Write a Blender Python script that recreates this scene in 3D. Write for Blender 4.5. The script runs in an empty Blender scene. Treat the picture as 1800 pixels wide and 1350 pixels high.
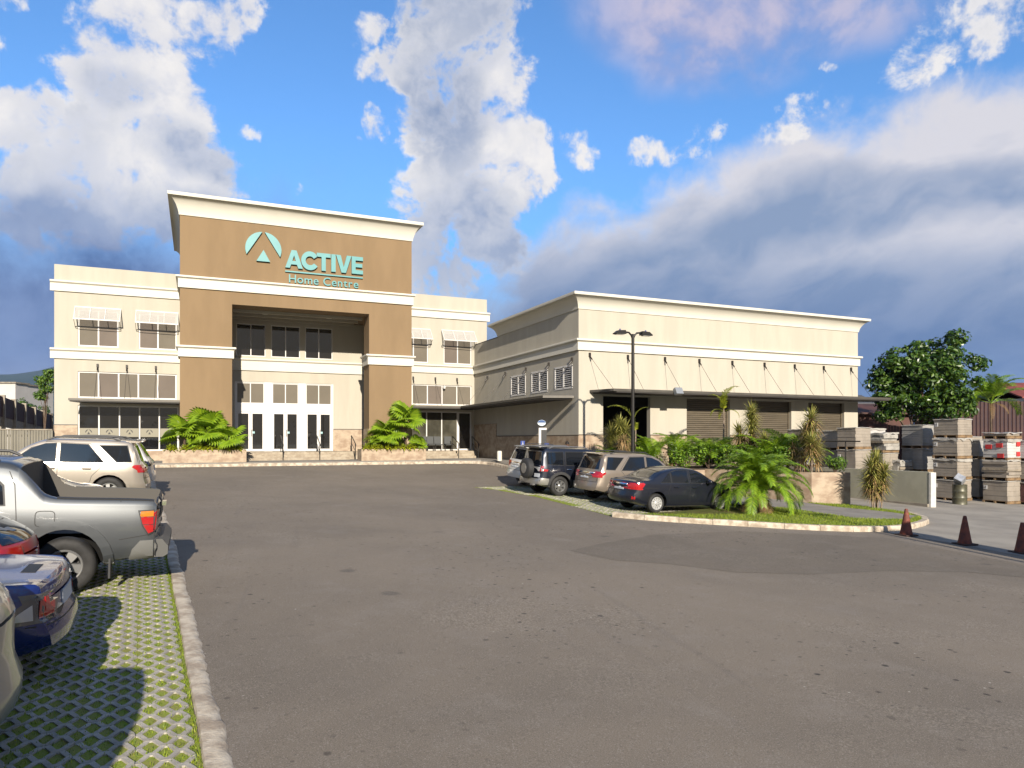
import bpy, bmesh, math, random
from mathutils import Vector, Matrix
from mathutils.bvhtree import BVHTree
random.seed(7)
R = math.radians
scene = bpy.context.scene
COL = scene.collection

# ------------------------------------------------------------------ camera
# world: X runs along the shop front to the right, Y runs towards it, metres
FPX, CXP, HYP, CAM_H = 1258.0, 900.0, 773.0, 2.545
YAW = math.atan((900 - 345) / FPX)
S_, C_ = math.sin(YAW), math.cos(YAW)
cam_d = bpy.data.cameras.new('camera')
cam = bpy.data.objects.new('camera', cam_d)
COL.objects.link(cam)
cam.location = (0, 0, CAM_H)
cam.rotation_euler = (R(90), 0, -YAW)
cam_d.sensor_width = 36
cam_d.lens = FPX / 1800 * 36
cam_d.shift_y = (HYP - 675) / 1800
cam_d.clip_end = 12000
cam_d.clip_start = 0.05
scene.camera = cam

EXPO = 0.95
scene.view_settings.view_transform = 'Standard'
scene.view_settings.look = 'None'
scene.view_settings.exposure = EXPO
scene.view_settings.gamma = 1
scene.view_settings.use_curve_mapping = False
EF = 2 ** EXPO

# ------------------------------------------------------------------ sun
SUNV = Vector((-0.165, -1.0, 0.43)).normalized()
sun_d = bpy.data.lights.new('sun', 'SUN')
sun_d.energy = 5.0
sun_d.angle = R(0.5)
sun_d.color = (1.0, 0.90, 0.76)
sun = bpy.data.objects.new('sun', sun_d)
COL.objects.link(sun)
sun.location = (-10, -40, 30)
sun.rotation_euler = SUNV.to_track_quat('Z', 'Y').to_euler()

# ------------------------------------------------------------------ sky
def lin(c):
    c = c / 255.0
    return c / 12.92 if c <= 0.04045 else ((c + 0.055) / 1.055) ** 2.4
def srgb(r, g, b, k=1.0):
    return (lin(r) * k, lin(g) * k, lin(b) * k, 1)
def sky_rgb(r, g, b):
    return srgb(r, g, b, 1 / EF)

world = bpy.data.worlds.new('World')
scene.world = world
world.use_nodes = True
wn = world.node_tree
wn.nodes.clear()
class NT:
    def __init__(s, tree): s.t = tree
    def n(s, typ, **kw):
        nd = s.t.nodes.new(typ)
        for k, v in kw.items(): setattr(nd, k, v)
        return nd
    def l(s, a, b): s.t.links.new(a, b)
    def set(s, sock, v):
        if hasattr(v, 'is_output') or isinstance(v, bpy.types.NodeSocket): s.l(v, sock)
        else: sock.default_value = v
    def math(s, op, a, b=0.0, c=0.0, clamp=False):
        nd = s.n('ShaderNodeMath', operation=op, use_clamp=clamp)
        s.set(nd.inputs[0], a); s.set(nd.inputs[1], b)
        if op in ('MULTIPLY_ADD',): s.set(nd.inputs[2], c)
        return nd.outputs[0]
    def vmath(s, op, a, b=(0, 0, 0)):
        nd = s.n('ShaderNodeVectorMath', operation=op)
        s.set(nd.inputs[0], a); s.set(nd.inputs[1], b)
        return nd.outputs['Value'] if op in ('DOT_PRODUCT', 'LENGTH') else nd.outputs[0]
    def ramp(s, v, a, b, lo=0.0, hi=1.0, smooth=True):
        nd = s.n('ShaderNodeMapRange', clamp=True, interpolation_type='SMOOTHSTEP' if smooth else 'LINEAR')
        s.set(nd.inputs[0], v); s.set(nd.inputs[1], a); s.set(nd.inputs[2], b); s.set(nd.inputs[3], lo); s.set(nd.inputs[4], hi)
        return nd.outputs[0]
    def mix(s, f, a, b, blend='MIX'):
        nd = s.n('ShaderNodeMix', data_type='RGBA', blend_type=blend)
        s.set(nd.inputs[0], f); s.set(nd.inputs[6], a); s.set(nd.inputs[7], b)
        return nd.outputs[2]
    def noise(s, vec, scale, detail=4, rough=0.55, dist=0.0, lac=2.0):
        nd = s.n('ShaderNodeTexNoise')
        if vec is not None: s.l(vec, nd.inputs['Vector'])
        nd.inputs['Scale'].default_value = scale; nd.inputs['Detail'].default_value = detail
        nd.inputs['Roughness'].default_value = rough; nd.inputs['Distortion'].default_value = dist
        nd.inputs['Lacunarity'].default_value = lac
        return nd.outputs[0]
    def mapping(s, vec, loc=(0, 0, 0), rot=0.0, scale=(1, 1, 1), typ='TEXTURE'):
        nd = s.n('ShaderNodeMapping', vector_type=typ)
        s.l(vec, nd.inputs['Vector'])
        nd.inputs['Location'].default_value = loc
        nd.inputs['Rotation'].default_value = (0, 0, rot)
        nd.inputs['Scale'].default_value = scale
        return nd.outputs[0]

W = NT(wn)
tc = W.n('ShaderNodeTexCoord')
D = tc.outputs['Generated']
sky = W.n('ShaderNodeTexSky', sky_type='NISHITA')
sky.sun_disc = False
sky.sun_elevation = math.asin(SUNV.z)
sky.sun_rotation = math.atan2(SUNV.x, SUNV.y) % (2 * math.pi)
sky.altitude = 100; sky.air_density = 1.0; sky.dust_density = 0.4; sky.ozone_density = 2.0
SKY_STRENGTH = 0.1
base = W.vmath('SCALE', sky.outputs[0]); base.node.inputs['Scale'].default_value = SKY_STRENGTH
# tropical sky: same hue range as the sky texture, a little deeper
base = W.mix(1.0, base, (0.56, 0.87, 1.15, 1), 'MULTIPLY')
# a fixed compass direction (the shop front) serves as the pole of a tangent plane for laying out the clouds
fd = W.vmath('DOT_PRODUCT', D, (S_, C_, 0))
rd = W.vmath('DOT_PRODUCT', D, (C_, -S_, 0))
sep = W.n('ShaderNodeSeparateXYZ'); W.l(D, sep.inputs[0])
dz = sep.outputs[2]
base = W.mix(W.ramp(dz, .42, .02, 0, .85), base, sky_rgb(104, 156, 212))
fds = W.math('MAXIMUM', fd, 0.12)
u = W.math('DIVIDE', rd, fds)
v = W.math('DIVIDE', dz, fds)
comb = W.n('ShaderNodeCombineXYZ'); W.l(u, comb.inputs[0]); W.l(v, comb.inputs[1])
uv = comb.outputs[0]
front = W.ramp(fd, 0.15, 0.4)
# domain warp so that blob edges are ragged
def warpn(scale, amp, det):
    n1 = W.n('ShaderNodeTexNoise'); W.l(D, n1.inputs['Vector']); n1.inputs['Scale'].default_value = scale; n1.inputs['Detail'].default_value = det; n1.inputs['Roughness'].default_value = 0.6
    w_ = W.vmath('SCALE', W.vmath('SUBTRACT', n1.outputs[1], (0.5, 0.5, 0.5))); w_.node.inputs['Scale'].default_value = amp
    return w_
uvw = W.vmath('ADD', uv, warpn(3.5, 0.17, 3))
uvs = uvw                                   # gentle warp
uvw = W.vmath('ADD', uvw, warpn(13.0, 0.075, 7))   # plus a fine, billowy one
def cu(px): return (px - CXP) / FPX
def cv(py): return (HYP - py) / FPX
def blob(px, py, rx, ry, rot=0, amp=1.0, soft=0.25, vec=None):
    m = W.mapping(vec if vec is not None else uvw, (cu(px), cv(py), 0), R(rot), (rx * 1.2 / FPX, ry * 1.2 / FPX, 1))
    sp = W.n('ShaderNodeSeparateXYZ'); W.l(m, sp.inputs[0])
    r2 = W.math('ADD', W.math('MULTIPLY', sp.outputs[0], sp.outputs[0]), W.math('MULTIPLY', sp.outputs[1], sp.outputs[1]))
    return W.ramp(r2, 1.0, soft * soft, 0.0, amp)
def union(lst):
    o = lst[0]
    for b in lst[1:]: o = W.math('MAXIMUM', o, b)
    return o
def cen(x, k): return W.math('MULTIPLY', W.math('SUBTRACT', x, 0.5), k)
fbm = W.noise(D, 11.0, 8, 0.60, 0.25)
fbm2 = W.noise(D, 3.6, 5, 0.55, 0.2)
fine = W.noise(D, 34.0, 6, 0.60, 0.3)
soft_n = W.noise(D, 5.5, 3, 0.5, 0.4)
# cumulus masses in view
cum = union([
    blob(250, 60, 170, 130, 20), blob(395, 50, 100, 80, 50), blob(215, 160, 150, 120), blob(320, 185, 130, 110, -20),
    blob(150, 285, 130, 120), blob(270, 300, 190, 110, -15), blob(20, 235, 100, 90), blob(60, 340, 150, 100), blob(180, 390, 190, 100),
    blob(-150, 150, 160, 160), blob(-300, 350, 260, 200), blob(10, 0, 60, 30, 0, .7), blob(40, 345, 60, 50),
    blob(790, 30, 150, 160, 0), blob(830, 140, 130, 120), blob(740, 110, 90, 120, 20), blob(850, 250, 125, 105), blob(800, 340, 130, 100), blob(810, 420, 140, 120), blob(925, 290, 60, 110, 0, .85), blob(760, 230, 90, 80),
    blob(612, 225, 62, 58, 30, .80), blob(640, 185, 26, 40, -30, .7), blob(627, 48, 36, 44, 0, .72), blob(712, 278, 58, 44, 0, .8), blob(670, 110, 70, 44, 0, .85), blob(462, 245, 34, 34, 0, .55), blob(525, 352, 30, 20, 0, .6),
    blob(1640, 95, 160, 60, 35, .74), blob(1740, 40, 160, 90, 30, .85), blob(1478, 128, 30, 20, 0, .60), blob(1040, 262, 80, 40, 0, .62), blob(1420, 235, 120, 50, 25, .60), blob(1150, 262, 160, 46, 8, .62),
    blob(2000, 0, 260, 200), blob(2150, 300, 300, 300)])
bill = W.math('ADD', cen(fbm, 5.0), cen(fine, 1.15))
dens = W.math('SUBTRACT', W.math('ADD', W.math('MULTIPLY', cum, 1.45), bill), 0.72)
# rest of the sky: the same kind of cumulus, scattered, thickening towards the skyline
scat = W.math('ADD', W.math('ADD', cen(fbm2, 3.2), bill), W.math('ADD', W.ramp(dz, .60, .10, .0, .9), 0))
nfront = W.math('SUBTRACT', 1.0, front)
dens = W.math('ADD', W.math('MULTIPLY', dens, front), W.math('MULTIPLY', scat, nfront))
cmask = W.ramp(dens, -0.08, 0.58)
cmask = W.math('POWER', cmask, 1.25)
cmask = W.math('MULTIPLY', cmask, W.math('MAXIMUM', nfront, W.ramp(cum, .02, .22)))
# shading of the cumulus: rims and tops white, hollows and lower parts lavender grey
low = W.ramp(v, 0.40, 0.22)
core = W.math('MULTIPLY', W.ramp(W.math('ADD', soft_n, cen(fine, .35)), 0.40, 0.62), W.ramp(dens, 0.20, 1.0))
pool = union([blob(215, 165, 100, 45, -10, .55, 0., uvs), blob(370, 300, 130, 60, -20, .85, 0., uvs), blob(765, 190, 90, 150, 0, .7, 0., uvs), blob(720, 40, 80, 150, 0, .6, 0., uvs), blob(60, 430, 240, 80, 0, 1, 0., uvs), blob(260, 450, 260, 90, 0, 1, 0., uvs), blob(840, 440, 140, 110, 0, .6, 0., uvs), blob(820, 20, 120, 90, 0, .6, 0., uvs)])
sh = W.math('ADD', W.math('MULTIPLY', core, 0.42), W.math('MULTIPLY', low, 0.42))
sh = W.math('ADD', sh, W.math('MULTIPLY', pool, W.math('ADD', .62, cen(fine, .8))), clamp=True)
white = W.mix(W.ramp(W.math('ADD', fbm, cen(fine, .5)), 0.40, 0.62), sky_rgb(224, 224, 231), sky_rgb(252, 247, 242))
ccol = W.mix(sh, white, W.mix(W.ramp(fbm2, .35, .65), sky_rgb(138, 156, 188), sky_rgb(174, 184, 206)))
# behind the camera the clouds carry an added warm tint for the fill light
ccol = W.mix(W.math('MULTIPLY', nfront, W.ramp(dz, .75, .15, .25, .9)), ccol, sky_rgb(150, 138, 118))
# the low dark bank on the left
bank = W.math('MULTIPLY', W.ramp(W.math('ADD', v, W.math('ADD', cen(fbm2, .34), cen(fbm, .16))), 0.40, 0.20), W.ramp(W.math('ADD', u, cen(fbm, .45)), -0.20, -0.42))
bankcol = W.mix(W.ramp(W.math('ADD', fbm2, cen(fbm, .6)), .34, .64), sky_rgb(74, 96, 146), sky_rgb(124, 141, 182))
lowl = W.ramp(W.math('ADD', v, cen(fbm, .1)), 0.13, 0.04)
bankcol = W.mix(W.ramp(W.math('ADD', v, cen(fbm, .25)), .22, .36), bankcol, sky_rgb(142, 162, 202))
bankcol = W.mix(W.math('MULTIPLY', lowl, 0.55), bankcol, sky_rgb(172, 172, 190))
# the big soft stratus on the right: a slanting upper edge, streaks along it, darker towards the skyline
su = W.mapping(uvs, (0, 0, 0), R(22), (1, 1, 1), 'TEXTURE')
edge_n = W.math('ADD', cen(fbm2, 0.20), W.math('ADD', cen(fbm, 0.20), cen(fine, .05)))
line = W.math('SUBTRACT', W.math('MULTIPLY_ADD', u, 0.36, 0.305), v)
line = W.math('ADD', line, W.ramp(u, 0.10, -0.12, 0.0, -0.10))
strat = W.ramp(W.math('ADD', line, edge_n), -0.01, 0.085)
strat = W.math('MULTIPLY', strat, W.ramp(W.math('ADD', u, edge_n), -0.20, 0.04))
strat = W.math('MULTIPLY', strat, front)
streak = W.noise(W.mapping(su, (0, 0, 0), 0, (1.0, 0.30, 1), 'TEXTURE'), 2.4, 5, 0.5, 0.5)
streak2 = W.noise(W.mapping(su, (3, 1, 0), 0, (0.7, 0.30, 1), 'TEXTURE'), 5.5, 7, 0.58, 0.3)
dk = union([blob(1560, 360, 480, 62, 7, .95, .0, uvs), blob(1180, 425, 330, 55, 20, .75, .0, uvs), blob(1000, 490, 240, 70, 22, .75, 0., uvs), blob(1300, 500, 380, 70, 0, .6, 0., uvs), blob(1640, 560, 300, 120, 0, .9, 0., uvs)])
br = union([blob(1760, 245, 330, 100, 20, 1.0, .0, uvs), blob(1190, 285, 190, 70, 16, 1.0, .0, uvs), blob(1450, 285, 260, 60, 22, .9, .0, uvs), blob(1130, 420, 260, 36, 20, .55, .0, uvs), blob(1600, 420, 260, 50, 8, .35, 0., uvs)])
sb = W.math('ADD', W.math('MULTIPLY', streak, 0.55), W.math('ADD', W.math('MULTIPLY', streak2, 0.45), cen(fbm, .25)))
sb = W.math('ADD', W.math('ADD', W.ramp(sb, 0.33, 0.67, 0.18, 0.85), W.ramp(W.math('ADD', line, edge_n), .16, .03, 0, .5)), W.math('SUBTRACT', W.math('MULTIPLY', br, 0.5), W.math('MULTIPLY', dk, 0.55)), clamp=True)
sdark = W.mix(W.ramp(v, 0.30, 0.04), sky_rgb(140, 158, 188), sky_rgb(66, 98, 150))
slight = W.mix(W.ramp(v, 0.34, 0.08), sky_rgb(224, 221, 226), sky_rgb(130, 152, 188))
scol = W.mix(sb, sdark, slight)
# rosy veil high on the right
veil = W.math('MULTIPLY', union([blob(1290, 10, 300, 130, 0, .9, 0., uvs), blob(1250, 60, 190, 110, -20, .9, 0., uvs), blob(1450, -10, 240, 110, 0, .8, 0., uvs)]), W.ramp(W.math('ADD', fbm2, cen(fbm, .8)), .30, .64))
veil = W.math('MULTIPLY', veil, front)
out = W.mix(W.math('MULTIPLY', veil, .95), base, W.mix(W.ramp(fbm, .4, .62), sky_rgb(166, 172, 210), sky_rgb(214, 202, 216)))
out = W.mix(W.math('MULTIPLY', strat, .97), out, scol)
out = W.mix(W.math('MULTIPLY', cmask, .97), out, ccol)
out = W.mix(W.math('MULTIPLY', bank, W.math('MULTIPLY', front, .93)), out, bankcol)
# ground side of the dome
out = W.mix(W.ramp(dz, -0.01, -0.06), out, sky_rgb(120, 115, 105))
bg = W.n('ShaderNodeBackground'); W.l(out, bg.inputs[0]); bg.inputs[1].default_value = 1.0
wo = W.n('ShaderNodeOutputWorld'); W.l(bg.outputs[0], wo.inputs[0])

# ------------------------------------------------------------------ ground height and pixel helpers
def sstep(a, b, x):
    t = max(0.0, min(1.0, (x - a) / (b - a))); return t * t * (3 - 2 * t)
def G(X, Y):
    s = sstep(26, 40, Y) * (1 - sstep(18, 24, X)) * sstep(-14, -2, X)
    yy = min(Y, 41.0)
    if yy < -10: yy = -10
    xx = max(-18, min(X, 60))
    return 0.03 * yy - 0.0299 * xx * (1 - s)
def ray(px, py):
    a = (px - CXP) / FPX; b = (HYP - py) / FPX
    return Vector((S_ + a * C_, C_ - a * S_, b))
def onY(px, py, Y):
    r = ray(px, py); d = Y / r.y
    return Vector((r.x * d, Y, CAM_H + r.z * d))
def onX(px, py, X):
    r = ray(px, py); d = X / r.x
    return Vector((X, r.y * d, CAM_H + r.z * d))
def P(px, py):
    r = ray(px, py); lo, hi = 1.0, 90.0
    for _ in range(60):
        m = (lo + hi) / 2
        if CAM_H + r.z * m > G(r.x * m, r.y * m): lo = m
        else: hi = m
    return Vector((r.x * lo, r.y * lo, G(r.x * lo, r.y * lo)))
def at(px, d):
    r = ray(px, HYP); return (r.x * d, r.y * d)

# ------------------------------------------------------------------ materials
MATS = {}
KS = 0.70   # one scale for all base colours, matched to the exposure
def mat(name, col, rough=0.6, metal=0.0, var=0.0, vscale=3.0, col2=None, bump=0.0, bscale=40.0, spec=0.5, coat=0.0, island=0.0, transl=0.0, detail=5, stretch=(1, 1, 1), coords='Object', bdist=0.02):
    if name in MATS: return MATS[name]
    if metal < .9: col = tuple(x * KS for x in col[:3]); col2 = tuple(x * KS for x in col2[:3]) if col2 is not None else None
    m = bpy.data.materials.new(name); m.use_nodes = True
    t = NT(m.node_tree); b = t.t.nodes['Principled BSDF']
    c = tuple(col[:3]) + (1,)
    tcn = t.n('ShaderNodeTexCoord')
    vec = t.mapping(tcn.outputs[coords], (0, 0, 0), 0, stretch, 'POINT')
    cs = None
    if var > 0 or col2 is not None:
        nz = t.noise(vec, vscale, detail, 0.6)
        f = t.ramp(nz, 0.36, 0.64)
        c2 = (tuple(col2[:3]) + (1,)) if col2 is not None else tuple(max(0, x * (1 - var)) for x in c[:3]) + (1,)
        c1 = c if col2 is not None else tuple(min(1, x * (1 + var * .6)) for x in c[:3]) + (1,)
        cs = t.mix(f, c1, c2)
    if island > 0:
        g = t.n('ShaderNodeNewGeometry')
        fac = t.ramp(g.outputs['Random Per Island'], 0, 1, 1 - island, 1 + island, False)
        sc = t.n('ShaderNodeHueSaturation'); sc.inputs['Value'].default_value = 1
        t.l(fac, sc.inputs['Value']); t.set(sc.inputs['Color'], cs if cs is not None else c)
        h = t.ramp(g.outputs['Random Per Island'], 0, 1, .5 + island * .04, .5 - island * .05, False)
        t.l(h, sc.inputs['Hue'])
        cs = sc.outputs[0]
    t.set(b.inputs['Base Color'], cs if cs is not None else c)
    b.inputs['Roughness'].default_value = rough
    b.inputs['Metallic'].default_value = metal
    b.inputs['Specular IOR Level'].default_value = spec
    b.inputs['Coat Weight'].default_value = coat
    b.inputs['Coat Roughness'].default_value = 0.04
    if bump > 0:
        bn = t.n('ShaderNodeBump'); bn.inputs['Strength'].default_value = bump; bn.inputs['Distance'].default_value = bdist
        t.l(t.noise(vec, bscale, 4, .6), bn.inputs['Height']); t.l(bn.outputs[0], b.inputs['Normal'])
    if transl > 0:
        tr = t.n('ShaderNodeBsdfTranslucent'); t.set(tr.inputs[0], cs if cs is not None else c)
        mx = t.n('ShaderNodeMixShader'); mx.inputs[0].default_value = transl
        t.l(b.outputs[0], mx.inputs[1]); t.l(tr.outputs[0], mx.inputs[2])
        t.l(mx.outputs[0], t.t.nodes['Material Output'].inputs[0])
    MATS[name] = m
    return m

M_cream = mat('cream_render', (.505, .468, .388), .85, var=.05, vscale=1.6, stretch=(1, 1, .14), bump=.15, bscale=60, spec=.2)
M_trim = mat('white_trim', (.70, .67, .58), .7, var=.03, vscale=.7, spec=.3, bump=.06, bscale=50)
M_brown = mat('brown_render', (.262, .182, .103), .9, var=.07, vscale=.9, stretch=(1, 1, .25), bump=.25, bscale=70, spec=.2)
M_trav = mat('travertine_cladding', (.47, .37, .26), .6, vscale=2.2, col2=(.31, .215, .14), bump=.1, bscale=25, detail=8, stretch=(1, 1, 1.6))
M_wframe = mat('white_aluminium', (.72, .70, .67), .4, spec=.5)
M_blind = mat('blind_behind_glass', (.185, .162, .128), .12, var=.06, vscale=.6, spec=.55)
M_blind2 = mat('mauve_blind_behind_glass', (.180, .150, .126), .12, var=.06, vscale=.6, spec=.55)
M_dglass = mat('dark_glass', (.012, .011, .010), .02, spec=1.0, coat=1.0)
M_gband = mat('frosted_band', (.27, .25, .19), .35, spec=.4)
M_black = mat('black_mark', (.012, .012, .012), .5)
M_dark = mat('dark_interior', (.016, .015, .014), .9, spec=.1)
M_aqua = mat('aqua_sign', (.085, .315, .325), .45, var=.05, vscale=2)
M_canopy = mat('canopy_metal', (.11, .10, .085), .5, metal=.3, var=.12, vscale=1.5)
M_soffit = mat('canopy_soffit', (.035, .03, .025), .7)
M_rod = mat('tie_rod_steel', (.035, .03, .027), .5, metal=.5)
M_shutter = mat('roller_shutter', (.14, .115, .080), .5, metal=.2, var=.14, vscale=1.0, stretch=(1, 1, 6))
M_conc = mat('pale_concrete', (.34, .30, .24), .85, vscale=2.5, col2=(.235, .20, .155), bump=.3, bscale=40)
M_stepc = mat('step_stone', (.42, .36, .27), .75, vscale=3, col2=(.30, .24, .17), bump=.2, bscale=40)
M_olive = mat('olive_render', (.42, .40, .30), .85, var=.10, vscale=1.2, bump=.2, bscale=40)
M_steel = mat('dark_steel', (.03, .028, .026), .45, metal=.6)
M_leafA = mat('shrub_leaf', (.14, .27, .017), .45, island=.55, transl=.3, spec=.35)
M_leafB = mat('yellow_green_leaf', (.34, .40, .02), .45, island=.40, transl=.3, spec=.35)
M_leafC = mat('dark_tree_leaf', (.050, .115, .011), .38, island=.6, transl=.2, spec=.5)
M_palm = mat('palm_leaf', (.23, .39, .02), .4, island=.40, transl=.3, spec=.45)
M_palmY = mat('yellow_palm_leaf', (.28, .32, .02), .45, island=.35, transl=.35, spec=.4)
M_fan = mat('fan_palm_leaf', (.27, .43, .022), .4, island=.25, transl=.35, spec=.4)
M_drac = mat('dracaena_leaf', (.36, .36, .085), .5, island=.5, transl=.25, spec=.4)
M_dracr = mat('reddish_dracaena_leaf', (.34, .24, .10), .5, island=.5, transl=.25, spec=.4)
M_bark = mat('bark', (.13, .085, .055), .9, vscale=8, col2=(.07, .045, .03), bump=.5, bscale=30)
M_barkl = mat('pale_bark', (.30, .235, .18), .9, vscale=8, col2=(.17, .125, .09), bump=.4, bscale=30)
M_white_fl = mat('white_petal', (.7, .7, .66), .6)
M_soil = mat('planter_soil', (.05, .035, .022), .95, var=.3, vscale=6, bump=.4)

# ------------------------------------------------------------------ mesh builder
WL = {}
class MB:
    def __init__(s): s.v = []; s.f = []; s.m = []
    def add(s, verts, faces, mi=0):
        o = len(s.v); s.v.extend([tuple(p) for p in verts])
        for fc in faces: s.f.append([i + o for i in fc]); s.m.append(mi)
        return s
    def box(s, x0, x1, y0, y1, z0, z1, mi=0):
        vs = [(x0, y0, z0), (x1, y0, z0), (x1, y1, z0), (x0, y1, z0), (x0, y0, z1), (x1, y0, z1), (x1, y1, z1), (x0, y1, z1)]
        return s.add(vs, [(0, 3, 2, 1), (4, 5, 6, 7), (0, 1, 5, 4), (1, 2, 6, 5), (2, 3, 7, 6), (3, 0, 4, 7)], mi)
    def obox(s, mtx, sx, sy, sz, mi=0):
        vs = [mtx @ Vector((a * sx / 2, b * sy / 2, c * sz / 2)) for c in (-1, 1) for b in (-1, 1) for a in (-1, 1)]
        return s.add(vs, [(0, 2, 3, 1), (4, 5, 7, 6), (0, 1, 5, 4), (1, 3, 7, 5), (3, 2, 6, 7), (2, 0, 4, 6)], mi)
    def quad(s, a, b, c, d, mi=0): return s.add([a, b, c, d], [(0, 1, 2, 3)], mi)
    def tri(s, a, b, c, mi=0): return s.add([a, b, c], [(0, 1, 2)], mi)
    def tube(s, pts, r, n=8, mi=0, cap=True):
        pts = [Vector(p) for p in pts]; rs = r if isinstance(r, (list, tuple)) else [r] * len(pts)
        vs = []; prev = None
        for i, p in enumerate(pts):
            d = (pts[min(i + 1, len(pts) - 1)] - pts[max(i - 1, 0)])
            d = d.normalized() if d.length > 1e-9 else Vector((0, 0, 1))
            if prev is None: a = d.orthogonal().normalized()
            else: a = (prev - d * prev.dot(d)); a = a.normalized() if a.length > 1e-6 else d.orthogonal().normalized()
            prev = a; b = d.cross(a)
            for k in range(n):
                t = 2 * math.pi * k / n
                vs.append(p + (a * math.cos(t) + b * math.sin(t)) * rs[i])
        fs = [(i * n + k, i * n + (k + 1) % n, (i + 1) * n + (k + 1) % n, (i + 1) * n + k) for i in range(len(pts) - 1) for k in range(n)]
        if cap: fs += [tuple(range(n - 1, -1, -1)), tuple((len(pts) - 1) * n + k for k in range(n))]
        return s.add(vs, fs, mi)
    def prism(s, poly, a0, a1, axis='x', mi=0):
        # poly in the plane normal to axis; 'x': (y,z), 'y': (x,z), 'z': (x,y)
        def mk(p, a): return {'x': (a, p[0], p[1]), 'y': (p[0], a, p[1]), 'z': (p[0], p[1], a)}[axis]
        n = len(poly); vs = [mk(p, a0) for p in poly] + [mk(p, a1) for p in poly]
        fs = [(i, (i + 1) % n, n + (i + 1) % n, n + i) for i in range(n)] + [tuple(range(n - 1, -1, -1)), tuple(range(n, 2 * n))]
        return s.add(vs, fs, mi)
    def lathe(s, prof, n=24, mtx=None, mi=0):
        # prof: list of (r, h) revolved about local z
        mtx = mtx or Matrix()
        vs = [mtx @ Vector((r * math.cos(2 * math.pi * k / n), r * math.sin(2 * math.pi * k / n), h)) for r, h in prof for k in range(n)]
        fs = [(i * n + k, i * n + (k + 1) % n, (i + 1) * n + (k + 1) % n, (i + 1) * n + k) for i in range(len(prof) - 1) for k in range(n)]
        return s.add(vs, fs, mi)
    def rings(s, x0, x1, y0, y1, prof, mi=0, capb=True, capt=True):
        # mitred moulding round a rectangle: prof = [(out, z)]
        vs = []
        for o, z in prof: vs += [(x0 - o, y0 - o, z), (x1 + o, y0 - o, z), (x1 + o, y1 + o, z), (x0 - o, y1 + o, z)]
        fs = []
        for i in range(len(prof) - 1):
            for k in range(4): fs.append((i * 4 + k, i * 4 + (k + 1) % 4, i * 4 + 4 + (k + 1) % 4, i * 4 + 4 + k))
        if capb: fs.append((3, 2, 1, 0))
        if capt: q = (len(prof) - 1) * 4; fs.append((q, q + 1, q + 2, q + 3))
        return s.add(vs, fs, mi)
    def mesh(s, name, mats, smooth=None, off=None):
        me = bpy.data.meshes.new(name)
        vs = s.v if off is None else [(p[0] - off[0], p[1] - off[1], p[2] - off[2]) for p in s.v]
        me.from_pydata(vs, [], s.f)
        mats = mats if isinstance(mats, (list, tuple)) else [mats]
        for m in mats: me.materials.append(m)
        if len(mats) > 1: me.polygons.foreach_set('material_index', s.m)
        if smooth is not None:
            me.polygons.foreach_set('use_smooth', [True] * len(me.polygons))
            me.set_sharp_from_angle(angle=R(smooth))
        me.update()
        return me
    def build(s, name, mats, parent=None, smooth=None, local=False):
        off = None
        if parent is not None and not local: off = WL[parent.name]
        ob = bpy.data.objects.new(name, s.mesh(name, mats, smooth, off))
        COL.objects.link(ob)
        if parent is not None:
            ob.parent = parent; WL[ob.name] = WL.get(parent.name, Vector((0, 0, 0)))
        else: WL[ob.name] = Vector((0, 0, 0))
        return ob
def tag(o, label=None, cat=None, group=None, kind=None):
    if label: o['label'] = label
    if cat: o['category'] = cat
    if group: o['group'] = group
    if kind: o['kind'] = kind
    return o
def thing(name, loc, label, cat, group=None, rz=0.0):
    o = bpy.data.objects.new(name, None); o.empty_display_size = .2
    COL.objects.link(o); o.location = loc; o.rotation_euler = (0, 0, rz)
    WL[o.name] = Vector(loc)
    return tag(o, label, cat, group)
def rebase(mb, base):
    mb.v = [(p[0] - base[0], p[1] - base[1], p[2] - base[2]) for p in mb.v]; return mb
def whole(name, mb, mats, base, label, cat, group=None, smooth=None):
    # a thing that is one mesh, its origin at its base
    o = rebase(mb, base).build(name, mats, None, smooth); o.location = base; WL[o.name] = Vector(base)
    return tag(o, label, cat, group)
def inst(name, me, parent, loc, rot=(0, 0, 0), sc=1.0):
    o = bpy.data.objects.new(name, me); COL.objects.link(o)
    o.parent = parent; o.location = loc; o.rotation_euler = rot
    o.scale = (sc, sc, sc) if not isinstance(sc, (tuple, list)) else sc
    return o
def copy_tree(o, parent=None):
    c = o.copy(); COL.objects.link(c)
    if parent is not None: c.parent = parent
    WL[c.name] = WL.get(o.name, Vector((0, 0, 0)))
    for ch in list(o.children): copy_tree(ch, c)
    return c

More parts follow.
